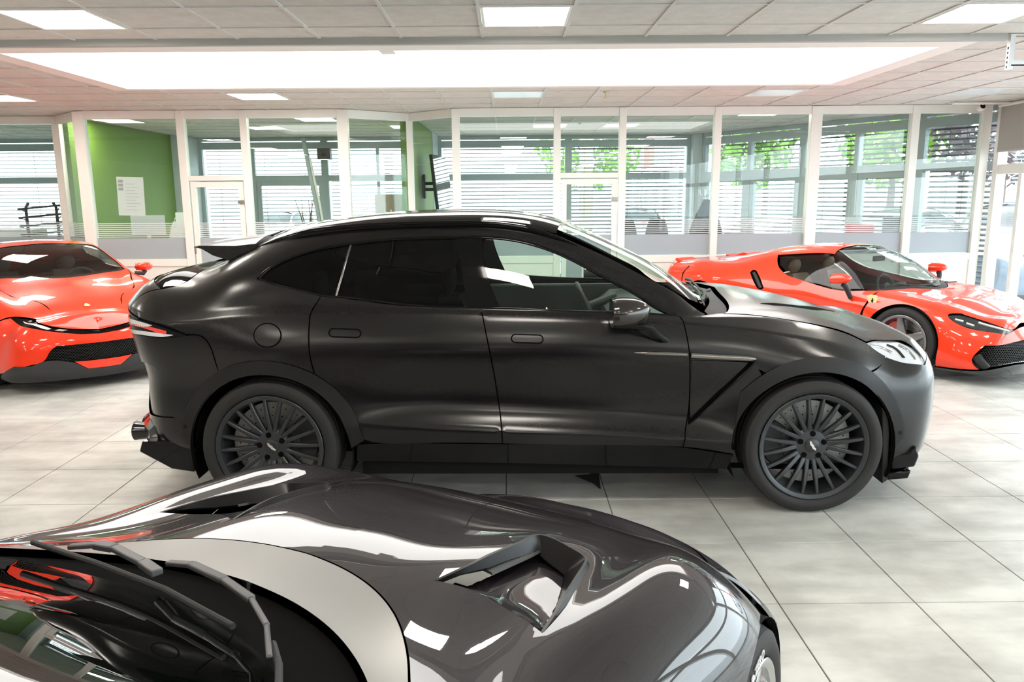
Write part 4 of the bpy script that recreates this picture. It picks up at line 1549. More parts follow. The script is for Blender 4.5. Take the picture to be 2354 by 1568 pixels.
for i in (0, 1):
    strip(S, [(1588, 817), (1640, 820), (1700, 823), (1737, 825)], .0165, -.001, lambda t: (1-.55*max(0, t-.9)*10, .016), 'side_strake', M_SATIN, wings[i], n=24, mirror=bool(i))
    strip(S, [(1739, 830), (1700, 869), (1650, 915), (1605, 957), (1584, 974)], .009, -.004, lambda t: (1-.7*t, .010), 'vent_trim', M_BLACKGLOSS, wings[i], n=30, mirror=bool(i))

# ---- lamps
M_LENS = glass('clear_lamp_lens', (.93, .95, .97), refl=1.)
M_REFL = mat('lamp_reflector_silver', (.80, .81, .84), .3, .35, noise=.1, nscale=30)
hl = S.loop([[(1993, 790), (2040, 782), (2100, 800)], [(2115, 815), (2126, 836)], [(2080, 833), (2035, 817), (1993, 790)]])
for i in (0, 1):
    lamp_ = panel(S, 'headlamp', hl, M_REFL, suv, off=-.011, rim=0, inset=-.004, mirror=bool(i))
    panel(S, 'lens', hl, M_LENS, lamp_, off=-.001, rim=.03, inset=.001, mirror=bool(i))
    for q in ([(2003, 792), (2030, 797), (2052, 808)], [(2040, 790), (2062, 800), (2080, 820)], [(2066, 790), (2092, 805), (2108, 826)]):
        strip(S, q, .009, -.011, lambda t: (1, .007), 'light_guide', M_CHROME if q[0][0] != 2040 else M_BLACKGLOSS, lamp_, n=10, mirror=bool(i))
M_REDL = mat('red_lamp_glass', (.75, .04, .03), .1, coat=1., noise=.03, emis=(.6, .05, .04), estr=.25)
M_PALE = mat('pale_lamp_plastic', (.72, .70, .70), .12, coat=1., noise=.05)
tl = S.loop([[(297, 724), (340, 741), (400, 760), (430, 771)], [(400, 777), (340, 774), (297, 764)]])
for i in (0, 1):
    lt = panel(S, 'tail_lamp', tl, M_BLACKGLOSS, suv, off=.004, rim=.006, inset=0, mirror=bool(i))
    for (a, mm, nm) in (([[(300, 741), (350, 752), (384, 761)], [(384, 766), (350, 760), (300, 750)]], M_REDL, 'red_light_bar'), ([[(299, 731), (330, 741), (352, 748)], [(345, 750), (299, 739)]], M_PALE, 'clear_segment'), ([[(299, 753), (340, 762), (400, 770)], [(380, 774), (340, 771), (299, 762)]], M_PALE, 'clear_segment')):
        panel(S, nm, S.loop(a), mm, lt, off=.0065, rim=.002, inset=0, mirror=bool(i))
# black line under the tail lip
strip(S, [(291, 694), (296, 712), (312, 727), (345, 741), (400, 757), (425, 768)], .010, -.004, lambda t: (1-.6*t, .006), 'tail_black_line', M_SEAM, suv, n=40, both=True)

for i in (0, 1):
    strip(S, [(596, 638), (606, 627), (640, 605), (700, 581), (800, 561), (900, 550), (1050, 545), (1180, 552), (1300, 590), (1400, 643), (1480, 688), (1555, 723)], .0085, -.001, lambda t: (1, .004), 'window_trim', M_BLACKGLOSS, suv, n=110, mirror=bool(i))
    strip(S, [(596, 641), (640, 655), (738, 679), (775, 682), (900, 697), (1104, 708), (1200, 709), (1420, 717), (1555, 725)], .006, -.003, lambda t: (1, .005), 'belt_trim', M_BLACKGLOSS, suv, n=110, mirror=bool(i))
    strip(S, [(806, 563), (790, 618), (772, 680)], .006, -.004, lambda t: (1, .004), 'window_divider', M_SATIN, quarters[i], n=20, mirror=bool(i))
# ---- roof rails
for sd in (0, 1):
    strip(S, [('s', si(-1.62), 8.86), ('s', si(-1.36), 8.86), ('s', si(-1.11), 8.86), ('s', si(-.48), 8.86), ('s', si(-.11), 8.86), ('s', si(.12), 8.88), ('s', si(.22), 8.95)], .016, .0, lambda t: (min(1, .2+6*t, .2+6*(1-t)), .030*min(1, .05+5*t, .05+5*(1-t))), 'roof_rail', M_BLACKGLOSS, suv, n=80, mirror=bool(sd))
# ---- tailgate spoiler
def loc_px(u, v, y):
    o, R = SF
    lo, d = R @ (CAM-o), R @ ray(u, v)
    t = (y-lo.y)/d.y
    return lo+d*t
G = []
ny = 25
for i in range(ny):
    f = -1+2*i/(ny-1)
    y = f*.66
    e = abs(f)
    # section: root top, mid, tip, underside
    tipx = -2.03+.04*e**2
    tipz = 1.508-.012*e**2
    rootx = -1.60-.02*e
    rz = 1.575-.05*e**2-.015*e**6
    dz = .035 if e < .55 else .035*max(0, 1-(e-.55)/.2)
    G.append([(rootx, y, rz-dz*.2), (rootx-.12, y, rz-.012-dz), (-1.86, y, (rz+tipz)/2-.003-dz*.7), (tipx+.05, y*.985, tipz+.004), (tipx, y*.97, tipz-.004), (tipx+.05, y*.97, tipz-.016), (-1.88, y*.975, tipz-.052), (-1.76, y*.97, tipz-.092), (-1.62, y*.97, tipz-.10)])
m = MB(); m.grid(G, closed_v=True)
k = len(G[0]); m.f.append(tuple(range(k))); m.f.append(tuple(range((ny-1)*k, ny*k))[::-1])
m.build('tailgate_spoiler', M_MATTE, suv, sm=50)
# ---- lower rear: diffuser and tail pipes
M_CARBON = mat('gloss_carbon', (.012, .012, .013), .12, coat=1., noise=.3, nscale=120)
m = MB()
G = []
for i in range(15):
    y = -.80+1.6*i/14
    e = abs(y)/.80
    G.append([(-2.44+.20*e**3, y, .47), (-2.49+.22*e**3, y, .44), (-2.50+.23*e**3, y, .33), (-2.44+.24*e**3, y, .285), (-2.10, y, .26), (-2.06, y, .36)])
m.grid(G, closed_v=True); k = 6; m.f.append(tuple(range(k))); m.f.append(tuple(range(14*k, 15*k))[::-1])
dif = m.build('rear_diffuser', M_CARBON, suv, sm=35)
for sd in (-1, 1):
    for dy in (0, .13):
        m = MB(); M_ = Matrix.Translation((-2.44, sd*(.40+dy), .36)) @ Matrix.Rotation(-PI/2, 4, 'Y')
        m.lathe([(.046, -.08), (.056, .03), (.060, .045), (.054, .05), (.048, .03), (.044, -.06), (0, -.06)], 28, M=M_)
        m.build('tail_pipe', mat('black_chrome_pipe', (.05, .05, .052), .15, .9, noise=.05), suv, sm=40)
for sd in (-1, 1):
    m = MB(); m.prism([(-2.28, .40), (-2.30, .34), (-2.12, .235), (-1.99, .215), (-1.985, .40)], sd*.80, sd*.875); m.build('rear_valance', M_BLACKGLOSS, suv, bevel=.008)
# ---- front splitter
for sd in (-1, 1):
    m = MB(); m.prism([(1.985, .305), (2.09, .325), (2.13, .36), (2.15, .30), (2.13, .235), (2.0, .22)], sd*.70, sd*.865); m.build('front_canard', M_BLACKGLOSS, suv, bevel=.012)
    m = MB(); m.prism([(1.98, .200), (2.115, .215), (2.10, .165), (1.98, .155)], sd*.55, sd*.86); m.build('splitter_end', M_BLACKGLOSS, suv, bevel=.008)
m = MB()
G = []
for i in range(17):
    y = -.78+1.56*i/16
    e = abs(y)/.78
    G.append([(2.30-.20*e**3, y, .23), (2.36-.22*e**3, y, .20), (2.33-.2*e**3, y, .18), (2.0, y, .18), (2.0, y, .24)])
m.grid(G, closed_v=True); m.f.append(tuple(range(5))); m.f.append(tuple(range(16*5, 17*5))[::-1])
m.build('front_splitter', M_BLACKGLOSS, suv, sm=35)
# mud flap behind the front bumper edge
for sd in (-1, 1):
    m = MB(); m.prism([(1.925, .62), (1.955, .45), (1.965, .17), (1.935, .15), (1.925, .3), (1.90, .6)], sd*.70, sd*.90); m.build('wheel_deflector', M_BLACK, suv, bevel=.006)
# grille across the nose
gl = S.loop([[('s', NL, 2.2), ('s', NL-1.6, 2.4)], [('s', NL-1.9, 3.6)], [('s', NL-1.6, 4.9), ('s', NL, 5.2)]])
gr = [panel(S, 'grille', gl, M_SEAM, suv, both='join', off=.003, rim=0)]*2
for w in (2.6, 3.1, 3.6, 4.1, 4.6):
    for i in (0, 1):
        strip(S, [('s', NL, w), ('s', NL-.8, w), ('s', NL-1.6, w)], .006, .003, lambda t: (1, .008), 'grille_vane', M_SATIN, gr[i], n=14, mirror=bool(i))
# bonnet slot vents
for i in (0, 1):
    bv = S.loop([[(1748, 698), (1800, 699), (1850, 704), (1900, 712), (1918, 716)], [(1880, 713), (1830, 706), (1780, 702)]])
    panel(S, 'bonnet_vent', bv, M_SEAM, suv, off=.002, rim=.003, inset=0, mirror=bool(i))

# ---- door mirrors
def mirror_part(sd):
    # housing: superellipsoid around local centre
    c = Vector((.475, sd*1.035, 1.165))
    G = []
    nu, nv = 18, 20
    for i in range(nu):
        f = i/(nu-1)
        x = -.10+.205*f                       # rear (glass) to front
        sc = (1-f**2.6)**.5 if f < 1 else 0.02
        sc = max(sc, .05)
        hy, hz = .112*sc, .080*sc**.9
        if f < .06:
            hy, hz = hy*.97, hz*.96
        G.append([(c.x+x, c.y+hy*math.copysign(abs(math.cos(a))**.85, math.cos(a)), c.z+.012*f-.01+hz*math.copysign(abs(math.sin(a))**.8, math.sin(a))) for a in [2*PI*k/nv for k in range(nv)]])
    m = MB(); m.grid(G, closed_v=True); m.f.append(tuple(range(nv))[::-1]); m.f.append(tuple(range((nu-1)*nv, nu*nv)))
    h = m.build('door_mirror', mat('dark_gloss_mirror_cap', (.075, .068, .066), .12, .8, noise=.05), suv, sm=50)
    m = MB()
    G = []
    for (x, y, z, w, hh) in ((.47, 1.03, 1.085, .075, .014), (.54, 1.02, 1.075, .055, .014), (.60, .985, 1.035, .035, .016), (.68, .945, .985, .028, .018), (.72, .915, .955, .022, .018)):
        G.append([(x-w, sd*y, z-hh), (x+w, sd*y, z-hh), (x+w, sd*y, z+hh), (x-w, sd*y, z+hh)])
    m.grid(G, closed_v=True); m.f.append((0, 1, 2, 3)); m.f.append((16, 17, 18, 19))
    m.build('mirror_arm', M_BLACKGLOSS, h, bevel=.008)
    m = MB(); m.add([(c.x-.101, c.y+sd*p, c.z-.01+q) for p, q in ((-.1, -.06), (.1, -.06), (.1, .06), (-.1, .06))], [(0, 1, 2, 3)]); m.build('mirror_glass', M_CHROME, h)
for sd in (-1, 1):
    mirror_part(sd)
# ---- wipers in the cowl
for sd, (a, b) in ((1, ((1.06, -.30), (.93, -.72))), (1, ((1.05, .35), (1.02, -.25)))):
    m = MB()
    p0, p1 = Vector((a[0], a[1], 1.185)), Vector((b[0], b[1], 1.165))
    q = (p0+p1)/2+Vector((-.01, 0, .03))
    m.tube([p0, p0*.7+p1*.3+Vector((0, 0, .02)), q, p1+Vector((0, 0, .012))], [.012, .010, .007, .005], 8)
    m.tube([p0*.35+p1*.65+Vector((-.02, .1, .022)), p1+Vector((-.02, -.12, .0))], .005, 6)
    m.build('wiper', M_BLACK, suv, sm=40)

# ---- cabin
def car_seat(parent, x, y, z, m, w=.52, scale=1., rake=.28, head=True):
    M0 = Matrix.Translation((x, y, z)) @ Matrix.Scale(scale, 4)
    def blob(pts, name, par):
        mb = MB()
        mb.grid([[tuple(M0 @ Vector(q)) for q in row] for row in pts], closed_v=True)
        n, k = len(pts), len(pts[0])
        mb.f.append(tuple(range(k))); mb.f.append(tuple(range((n-1)*k, n*k))[::-1])
        return mb.build(name, m, par, sm=60)
    rows = []
    for i in range(9):
        f = i/8
        zz = .10+.58*f
        xx = -.24-math.tan(rake)*(.58*f)
        ww = w/2*(1-.28*f**2)
        t = .09*(1-.3*f)
        rows.append([(xx+t, -ww*.75, zz), (xx+t*1.35, -ww*.98, zz), (xx+t*.2, -ww*1.05, zz), (xx-t, -ww*.8, zz), (xx-t*1.2, 0, zz), (xx-t, ww*.8, zz), (xx+t*.2, ww*1.05, zz), (xx+t*1.35, ww*.98, zz), (xx+t, ww*.75, zz), (xx+t*.8, 0, zz)])
    b = blob(rows, 'seat', parent)
    rows = []
    for i in range(8):
        f = i/7
        xx = -.28+.50*f
        rows.append([(xx, -w*.5, .02), (xx, -w*.52, .12+.02*f), (xx, -w*.40, .155+.02*f), (xx, -w*.3, .12+.03*f), (xx, 0, .125+.03*f), (xx, w*.3, .12+.03*f), (xx, w*.40, .155+.02*f), (xx, w*.52, .12+.02*f), (xx, w*.5, .02)])
    blob(rows, 'seat_cushion', b)
    if head:
        rows = []
        for i in range(6):
            f = i/5
            e = math.sin(PI*min(1, max(0, .12+.76*f)))**.5
            zz = .69+.17*f
            xx = -.24-math.tan(rake)*.62+.02*f
            rows.append([(xx+.045*e*math.cos(a), .13*e*math.sin(a), zz) for a in [2*PI*k/12 for k in range(12)]])
        blob(rows, 'headrest', b)
    return b
for sd in (-1, 1):
    car_seat(suv, -.14, sd*.38, .50, M_LEATHER, scale=.98)
    car_seat(suv, -.95, sd*.38, .50, M_LEATHER, w=.56, scale=.95)
m = MB()
G = []
for i in range(13):
    y = -.78+1.56*i/12
    e = abs(y)/.78
    G.append([(.50+.02*e, y, .82), (.47, y, 1.0), (.56, y, 1.065), (.80, y, 1.075), (.98, y, 1.06), (.98, y, .8)])
m.grid(G, closed_v=True); m.f.append(tuple(range(6))); m.f.append(tuple(range(72, 78))[::-1])
m.build('dashboard', M_LEATHER, suv, sm=40)
def steering(parent, c, r, tilt, rim_m, tr=.016):
    m = MB()
    R_ = Matrix.Translation(c) @ Matrix.Rotation(tilt, 4, 'Y')
    m.tube([R_ @ Vector((0, r*math.cos(2*PI*k/36), r*math.sin(2*PI*k/36))) for k in range(36)], tr, 10, closed=True)
    w = m.build('steering_wheel', rim_m, parent, sm=60)
    m = MB()
    for a in (math.radians(5), math.radians(175), math.radians(270)):
        m.bar(R_ @ Vector((0, .05*math.cos(a), .05*math.sin(a))), R_ @ Vector((0, r*math.cos(a), r*math.sin(a))), .03, .02)
    m.lathe([(0, .02), (.06, .015), (.07, -.02), (0, -.03)], 20, M=R_ @ Matrix.Rotation(-PI/2, 4, 'Y'))
    m.tube([R_ @ Vector((.02, 0, 0)), R_ @ Vector((.22, 0, -.01))], .035, 12)
    m.build('steering_hub', rim_m, w, sm=40)
    return w
steering(suv, Vector((.36, .36, .985)), .185, math.radians(-24), M_LEATHER)
m = MB(); m.box((-.05, -.12, .4), (.75, .12, .78)); m.build('centre_console', M_LEATHER, suv, bevel=.03)
m = MB(); m.box((-1.5, -.80, .36), (.95, .80, .40)); m.build('cabin_floor', M_DARK, suv)
# inner door linings
for sd in (-1, 1):
    m = MB(); m.box((-1.0, sd*.80, .4), (.80, sd*.855, 1.105)); m.build('door_lining', M_LEATHER, suv, bevel=.02)

# dark scrap lying on the floor under the sill
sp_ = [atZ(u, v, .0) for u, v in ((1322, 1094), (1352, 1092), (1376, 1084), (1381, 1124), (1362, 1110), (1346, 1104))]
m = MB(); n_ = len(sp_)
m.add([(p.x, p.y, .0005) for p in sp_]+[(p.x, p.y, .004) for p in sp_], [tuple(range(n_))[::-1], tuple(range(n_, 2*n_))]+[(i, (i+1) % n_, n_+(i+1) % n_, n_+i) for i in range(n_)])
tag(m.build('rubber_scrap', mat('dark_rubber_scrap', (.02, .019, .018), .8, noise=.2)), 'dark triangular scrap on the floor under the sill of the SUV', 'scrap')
# ================================================================== shared build steps of the coupes
def coupe_common(t, sh, axf, axr, az, arc, wr, rim_r, rim_m, style, cal, half, ww=.25, emblem=True, steer=0., cal_ang=(190, -10), spin=.2):
    for ax in (axf, axr):
        for sd in (-1, 1):
            make_wheel(t, ax, sd*(half-ww/2-.035), wr, ww, rim_r, rim_m, style, (cal, math.radians(cal_ang[0] if ax == axf else cal_ang[1]), 1.1), side=sd, hub_emblem=emblem, steer=steer if ax == axf else 0, spin=spin)
            wheel_well(t, ax, az, arc+.004, sd*(half-.05), sd*.42)
    m = MB()
    m.box((axr+arc+.02, -half+.10, .12), (axf-arc-.02, half-.10, .2)); m.box((axr-.6, -.41, .16), (axf+.6, .41, .22))
    m.box((axr+arc, -half+.14, .2), (axf-arc, half-.14, .30))
    m.build('underbody', M_DARK, t)

def side_hole(sh, cx, az, r, zmin):
    return np.array([sh.xz(cx+r*math.cos(2*PI*k/44), max(zmin, az+r*math.sin(2*PI*k/44))) for k in range(44)])

def coupe_cabin(t, x_seat, x_dash, z0, zdash, m_seat, m_dash, half=.6, wheel_y=.34, scale=.9):
    for sd in (-1, 1):
        car_seat(t, x_seat, sd*.34, z0, m_seat, w=.5, scale=scale, rake=.42)
    m = MB()
    G = []
    for i in range(13):
        y = -half+2*half*i/12
        G.append([(x_dash-.12, y, zdash-.28), (x_dash-.16, y, zdash-.08), (x_dash-.06, y, zdash-.01), (x_dash+.18, y, zdash-.02), (x_dash+.42*(1-.5*(y/half)**2), y, zdash-.05), (x_dash+.42, y, zdash-.3)])
    m.grid(G, closed_v=True); m.f.append(tuple(range(6))); m.f.append(tuple(range(72, 78))[::-1])
    m.build('dashboard', m_dash, t, sm=40)
    steering(t, Vector((x_dash-.30, wheel_y, zdash-.06)), .17, math.radians(-22), m_dash, .015)
    m = MB(); m.box((x_seat-.9, -half-.1, z0-.12), (x_dash+.4, half+.1, z0-.06)); m.build('cabin_floor', M_DARK, t)
    m = MB(); m.box((x_seat-.85, -half, z0-.06), (x_seat-.60, half, zdash-.02)); m.build('rear_bulkhead', m_dash, t, bevel=.03)
    for sd in (-1, 1):
        m = MB(); m.box((x_seat-.6, sd*(half+.08), z0-.06), (x_dash+.3, sd*(half+.13), zdash-.06)); m.build('door_lining', m_dash, t, bevel=.02)

# ================================================================== glossy black grand tourer in the foreground
GT_LOC, GT_RZ = (-.155, 2.26, 0), math.radians(59)
gt = thing('grand_tourer', 'glossy black grand tourer in the foreground with carbon bonnet vents', 'car', GT_LOC, GT_RZ)
GF = car_frame(GT_LOC, GT_RZ)
M_GTBLK = mat('glossy_black_paint', (.012, .009, .012), .4, 0., spec=.05, coat=1., coat_rough=.01, noise=.1, nscale=3)
M_GTBLK.node_tree.nodes['Principled BSDF'].inputs['Coat IOR'].default_value = 1.5
M_SILVB = mat('satin_silver_panel', (.26, .255, .245), .36, .7, noise=.04, nscale=3)
M_SCREEN = glass('green_windscreen_glass', (.30, .42, .38), refl=1., ior=1.7)
gxs = [-3.3, -2.8, -2.3, -1.9, -1.5, -1.2, -.95, -.75, -.5, -.25, 0, .2, .4, .6]
gside = [
 [(-3.3, .78, .26), (-2.8, .86, .19), (-1.5, .86, .17), (0, .86, .165), (.6, .74, .15)],
 [(-3.3, .84, .36), (-2.8, .94, .32), (-1.5, .90, .30), (-.5, .90, .30), (0, .94, .29), (.6, .78, .25)],
 [(-3.3, .86, .52), (-2.8, .97, .50), (-2.3, .93, .49), (-1.5, .905, .48), (-.5, .91, .48), (0, .955, .475), (.4, .88, .42), (.6, .79, .38)],
 [(-3.3, .86, .68), (-2.8, .985, .68), (-2.3, .95, .66), (-1.5, .915, .64), (-.5, .915, .645), (0, .945, .635), (.2, .91, .575), (.4, .84, .50), (.6, .735, .43)],
 [(-3.3, .80, .82), (-2.8, .95, .84), (-2.3, .93, .81), (-1.5, .895, .79), (-.75, .87, .79), (-.5, .875, .785), (-.25, .895, .775), (0, .895, .745), (.2, .84, .655), (.4, .755, .570), (.6, .64, .485)],
 [(-3.3, .64, .965), (-2.8, .78, .955), (-2.3, .81, .95), (-1.5, .80, .94), (-1.2, .78, .935), (-.95, .735, .945), (-.75, .715, .917), (-.5, .72, .905), (-.25, .72, .892), (0, .69, .860), (.2, .62, .768), (.4, .53, .656), (.6, .44, .548)],
 [(-3.3, .50, .99), (-2.8, .64, 1.05), (-2.3, .60, 1.19), (-1.9, .60, 1.215), (-1.5, .66, 1.12), (-1.2, .70, 1.00), (-.95, .665, .945), (-.75, .58, .915), (-.5, .565, .890), (-.25, .56, .864), (0, .55, .826), (.2, .49, .768), (.4, .43, .668), (.6, .36, .564)],
 [(-3.3, .38, 1.00), (-2.8, .50, 1.10), (-2.3, .48, 1.235), (-1.9, .48, 1.262), (-1.5, .56, 1.18), (-1.2, .60, 1.055), (-.95, .55, .963), (-.75, .42, .937), (-.5, .40, .925), (-.25, .40, .895), (0, .39, .842), (.2, .36, .775), (.4, .32, .684), (.6, .27, .580)],
 [(-3.3, .2, 1.01), (-2.8, .25, 1.14), (-2.3, .25, 1.265), (-1.9, .26, 1.285), (-1.5, .30, 1.215), (-1.2, .32, 1.09), (-.95, .29, .979), (-.75, .22, .946), (-.62, .21, .943), (-.5, .20, .936), (-.25, .20, .902), (0, .20, .845), (.2, .18, .778), (.4, .16, .692), (.6, .13, .591)],
 [(-3.3, 0, 1.01), (-2.8, 0, 1.15), (-2.3, 0, 1.272), (-1.9, 0, 1.292), (-1.5, 0, 1.228), (-1.2, 0, 1.105), (-.95, 0, .985), (-.75, 0, .948), (-.62, 0, .945), (-.5, 0, .938), (-.25, 0, .904), (0, 0, .846), (.2, 0, .778), (.4, 0, .692), (.6, 0, .592)],
]
grear = [(-3.62, .30), (-3.70, .38), (-3.74, .52), (-3.75, .66), (-3.74, .80), (-3.72, .95), (-3.66, .985), (-3.60, .995), (-3.55, 1.0), (-3.5, 1.0)]
gfront = [(.80, .12), (.87, .22), (.905, .33), (.905, .42), (.885, .44), (.85, .475), (.82, .50), (.795, .52), (.78, .53), (.77, .535)]
gsh = Shell(wrap_curves(gside, gxs, grear, gfront), creases=(), ns=280, nw=9, frame=GF, relax=14)
gi = lambda x: 4+np.interp(x, gxs, range(len(gxs)))
GN = len(gxs)+7
G_AR = .375
g_arcF = lambda a0, a1, n=12: arc_pts(-.06, .345, G_AR-.012, a0, a1, n)
g_arcR = lambda a0, a1, n=12: arc_pts(-2.8, .345, G_AR+.01, a0, a1, n)
# rear edge of the clamshell bonnet and of the satin scuttle panel
edge_h = [(936, 1568), (930, 1510), (905, 1425), (860, 1362), (780, 1311), (700, 1282)]
hood_edge = [('xy', -1.06, -.70), ('xy', -.98, -.585), ('xy', -.86, -.48), ('xy', -.755, -.37), ('xy', -.685, -.25), ('xy', -.645, -.12), ('xy', -.632, -.001)]
cowl_edge = [('xy', -1.17, -.675), ('xy', -1.06, -.575), ('xy', -.955, -.45), ('xy', -.88, -.32), ('xy', -.83, -.16), ('xy', -.815, -.001)]
glass_edge = [('xy', -1.21, -.63), ('xy', -1.14, -.50), ('xy', -1.065, -.35), ('xy', -1.015, -.2), ('xy', -.99, -.001)]
vent_loop = gsh.loop([[(1003, 1334), (1080, 1304), (1160, 1270), (1222, 1242)], [(1240, 1238), (1258, 1243)], [(1300, 1263), (1340, 1285)], [(1349, 1292), (1345, 1304)], [(1310, 1360), (1275, 1415), (1246, 1453)], [(1200, 1420), (1120, 1372), (1060, 1347)]])
vent_lip = gsh.line([(1003, 1334), (1080, 1304), (1160, 1270), (1215, 1246), (1240, 1239), (1266, 1246), (1300, 1263), (1332, 1281), (1345, 1293), (1343, 1306), (1310, 1360), (1275, 1415), (1246, 1453)], 90)
arcend = ('xz', G_AR*math.cos(math.radians(150)), .345+G_AR*math.sin(math.radians(150)))
bon = gsh.loop([hood_edge, [('s', gi(-.2), 9), ('s', gi(.4), 9), ('s', GN-1, 9), ('s', GN, 8.9)], [('s', GN, 5.1)], [('s', GN-1, 5.0), ('s', GN-2, 4.75), ('s', GN-3, 4.3), ('s', gi(.6), 4.0)], [('s', gi(.42), 3.7), ('s', gi(.34), 3.3)], g_arcF(44, 150, 16), [('s', gi(-.55), 3.4), ('s', gi(-1.05), 3.5)], [('s', gi(-1.06), 4.3)]])
bonnet = panel(gsh, 'bonnet', bon, M_GTBLK, gt, holes=[vent_loop], both='join', h=.022, rim=.006, inset=.002)
# vents: floor that drops under the lip, carbon lip wall, raised rim
def vent_parts(mirror):
    V, T = tess(vent_loop, [], .016)
    P = gsh.P(V[:, 0], V[:, 1])
    N = gsh.Nrm(V[:, 0], V[:, 1])
    LP = gsh.P(vent_lip[:, 0], vent_lip[:, 1])
    d = np.sqrt(((P[:, None]-LP[None])**2).sum(2)).min(1)
    # depth grows towards the lip, zero at the open rear edge
    back = gsh.P(*gsh.line([(1246, 1453), (1120, 1372), (1003, 1334)], 30).T)
    db = np.sqrt(((P[:, None]-back[None])**2).sum(2)).min(1)
    dep = .050*np.clip(db/(db+d+1e-6), 0, 1)**1.2
    P = P-N*dep[:, None]
    if mirror:
        P[:, 1] *= -1
    me = bpy.data.meshes.new('vent_floor')
    me.from_pydata(P.tolist(), [], [tuple(t) for t in T])
    bm = bmesh.new(); bm.from_mesh(me); bmesh.ops.recalc_face_normals(bm, faces=bm.faces)
    if sum(f.normal.z for f in bm.faces) < 0:
        bmesh.ops.reverse_faces(bm, faces=bm.faces)
    bm.to_mesh(me); bm.free()
    smooth(me)
    link('vent_floor', me, M_GTBLK, bonnet)
    # lip
    n = len(vent_lip)
    N = gsh.Nrm(vent_lip[:, 0], vent_lip[:, 1])
    Tn = np.gradient(LP, axis=0); Tn /= np.linalg.norm(Tn, axis=1, keepdims=True)
    B = np.cross(N, Tn)
    ctr = P.mean(0) if not mirror else P.mean(0)*np.array([1, -1, 1])
    sg = np.sign(((ctr-LP)*B).sum(1).mean())
    B = B*sg                                            # towards the opening
    G = []
    for i in range(n):
        f = i/(n-1)
        e = min(1, f*6, (1-f)*6)
        g_ = math.exp(-((f-.56)/.20)**2)
        wd = (.016+.050*g_)*max(.15, e)
        h0 = .012*e
        a = LP[i]-B[i]*.012*e
        G.append([tuple(a-N[i]*.002), tuple(LP[i]-B[i]*.004+N[i]*h0), tuple(LP[i]+B[i]*.003+N[i]*h0), tuple(LP[i]+B[i]*wd*.8-N[i]*(.012+.024*g_)*e), tuple(LP[i]+B[i]*wd*.5-N[i]*(.02+.03*g_)*e), tuple(LP[i]-N[i]*.012)])
    m = MB(); m.grid(G, closed_v=True)
    m.build('vent_lip', mat('satin_carbon_lip', (.010, .0095, .0095), .30, spec=.15, noise=.3, nscale=150), bonnet, sm=40, mirror=mirror)
for mi in (False, True):
    vent_parts(mi)
# mesh inlay visible in the far vent
for mi in (0, 1):
    strip(gsh, vent_lip[14:70], .030, -.020, lambda t: (1, .003), 'vent_mesh', mat('fine_grey_mesh', (.06, .06, .06), .45, .5, bump=1., bscale=500), bonnet, mirror=bool(mi))
# scuttle panel, cowl, screen
scut = gsh.loop([hood_edge, [cowl_edge[-1]], cowl_edge[::-1][1:]])
panel(gsh, 'scuttle_panel', scut, M_SILVB, gt, both='join', h=.025, rim=.02, inset=.003)
cowl = gsh.loop([cowl_edge, [glass_edge[-1]], glass_edge[::-1][1:]])
panel(gsh, 'cowl', cowl, M_SEAM, gt, both='join', off=-.018, rim=0, inset=0)
scr = gsh.loop([glass_edge, [('s', gi(-1.3), 9), ('s', gi(-1.72), 9)], [('s', gi(-1.71), 8), ('s', gi(-1.66), 7.15)], [('s', gi(-1.5), 7.0), ('s', gi(-1.3), 6.8)]])
panel(gsh, 'windscreen', scr, M_SCREEN, gt, both='join', off=-.004, rim=0, inset=0)
frit = gsh.loop([glass_edge, [('xy', -1.05, -.001)], [('xy', -1.08, -.2), ('xy', -1.135, -.35), ('xy', -1.21, -.48), ('xy', -1.27, -.58)]])
panel(gsh, 'windscreen_border', frit, M_BLACKGLOSS, gt, both='join', off=-.008, rim=0, inset=0)
# sides, roof, tail
wing = gsh.loop([g_arcF(156, 186, 6), [('s', gi(-.5), .6), ('s', gi(-.88), .6)], [('s', gi(-.9), 2), ('s', gi(-.86), 3.3)]])
panel(gsh, 'front_wing', wing, M_GTBLK, gt, both=True)
dor = gsh.loop([[('s', gi(-.9), .6), ('s', gi(-2.05), .6)], [('s', gi(-2.16), 2.5), ('s', gi(-2.12), 5)], [('s', gi(-1.5), 5), ('s', gi(-1.07), 5)], [('s', gi(-.88), 3.4), ('s', gi(-.9), 2)]])
gdoor = panel(gsh, 'door', dor, M_GTBLK, gt, both=True)
dg = gsh.loop([[('s', gi(-1.12), 5.02), ('s', gi(-1.6), 5.02), ('s', gi(-2.12), 5.02)], [('s', gi(-2.3), 5.9)], [('s', gi(-1.9), 6), ('s', gi(-1.5), 6), ('s', gi(-1.16), 6)]])
for i in (0, 1):
    panel(gsh, 'door_glass', dg, M_TINT, gdoor[i], off=-.005, rim=0, inset=0, mirror=bool(i))
gq = gsh.loop([[('s', gi(-2.05), .6)], g_arcR(-6, 186, 22), [('s', gi(-3.3), .6), ('s', 1, .6), ('s', 0, .6)], [('s', 0, 5)], [('s', 2, 5), ('s', gi(-3.3), 5), ('s', gi(-2.8), 5), ('s', gi(-2.12), 5)], [('s', gi(-2.16), 2.5), ('s', gi(-2.05), .6)]])
panel(gsh, 'rear_quarter', gq, M_GTBLK, gt, both=True)
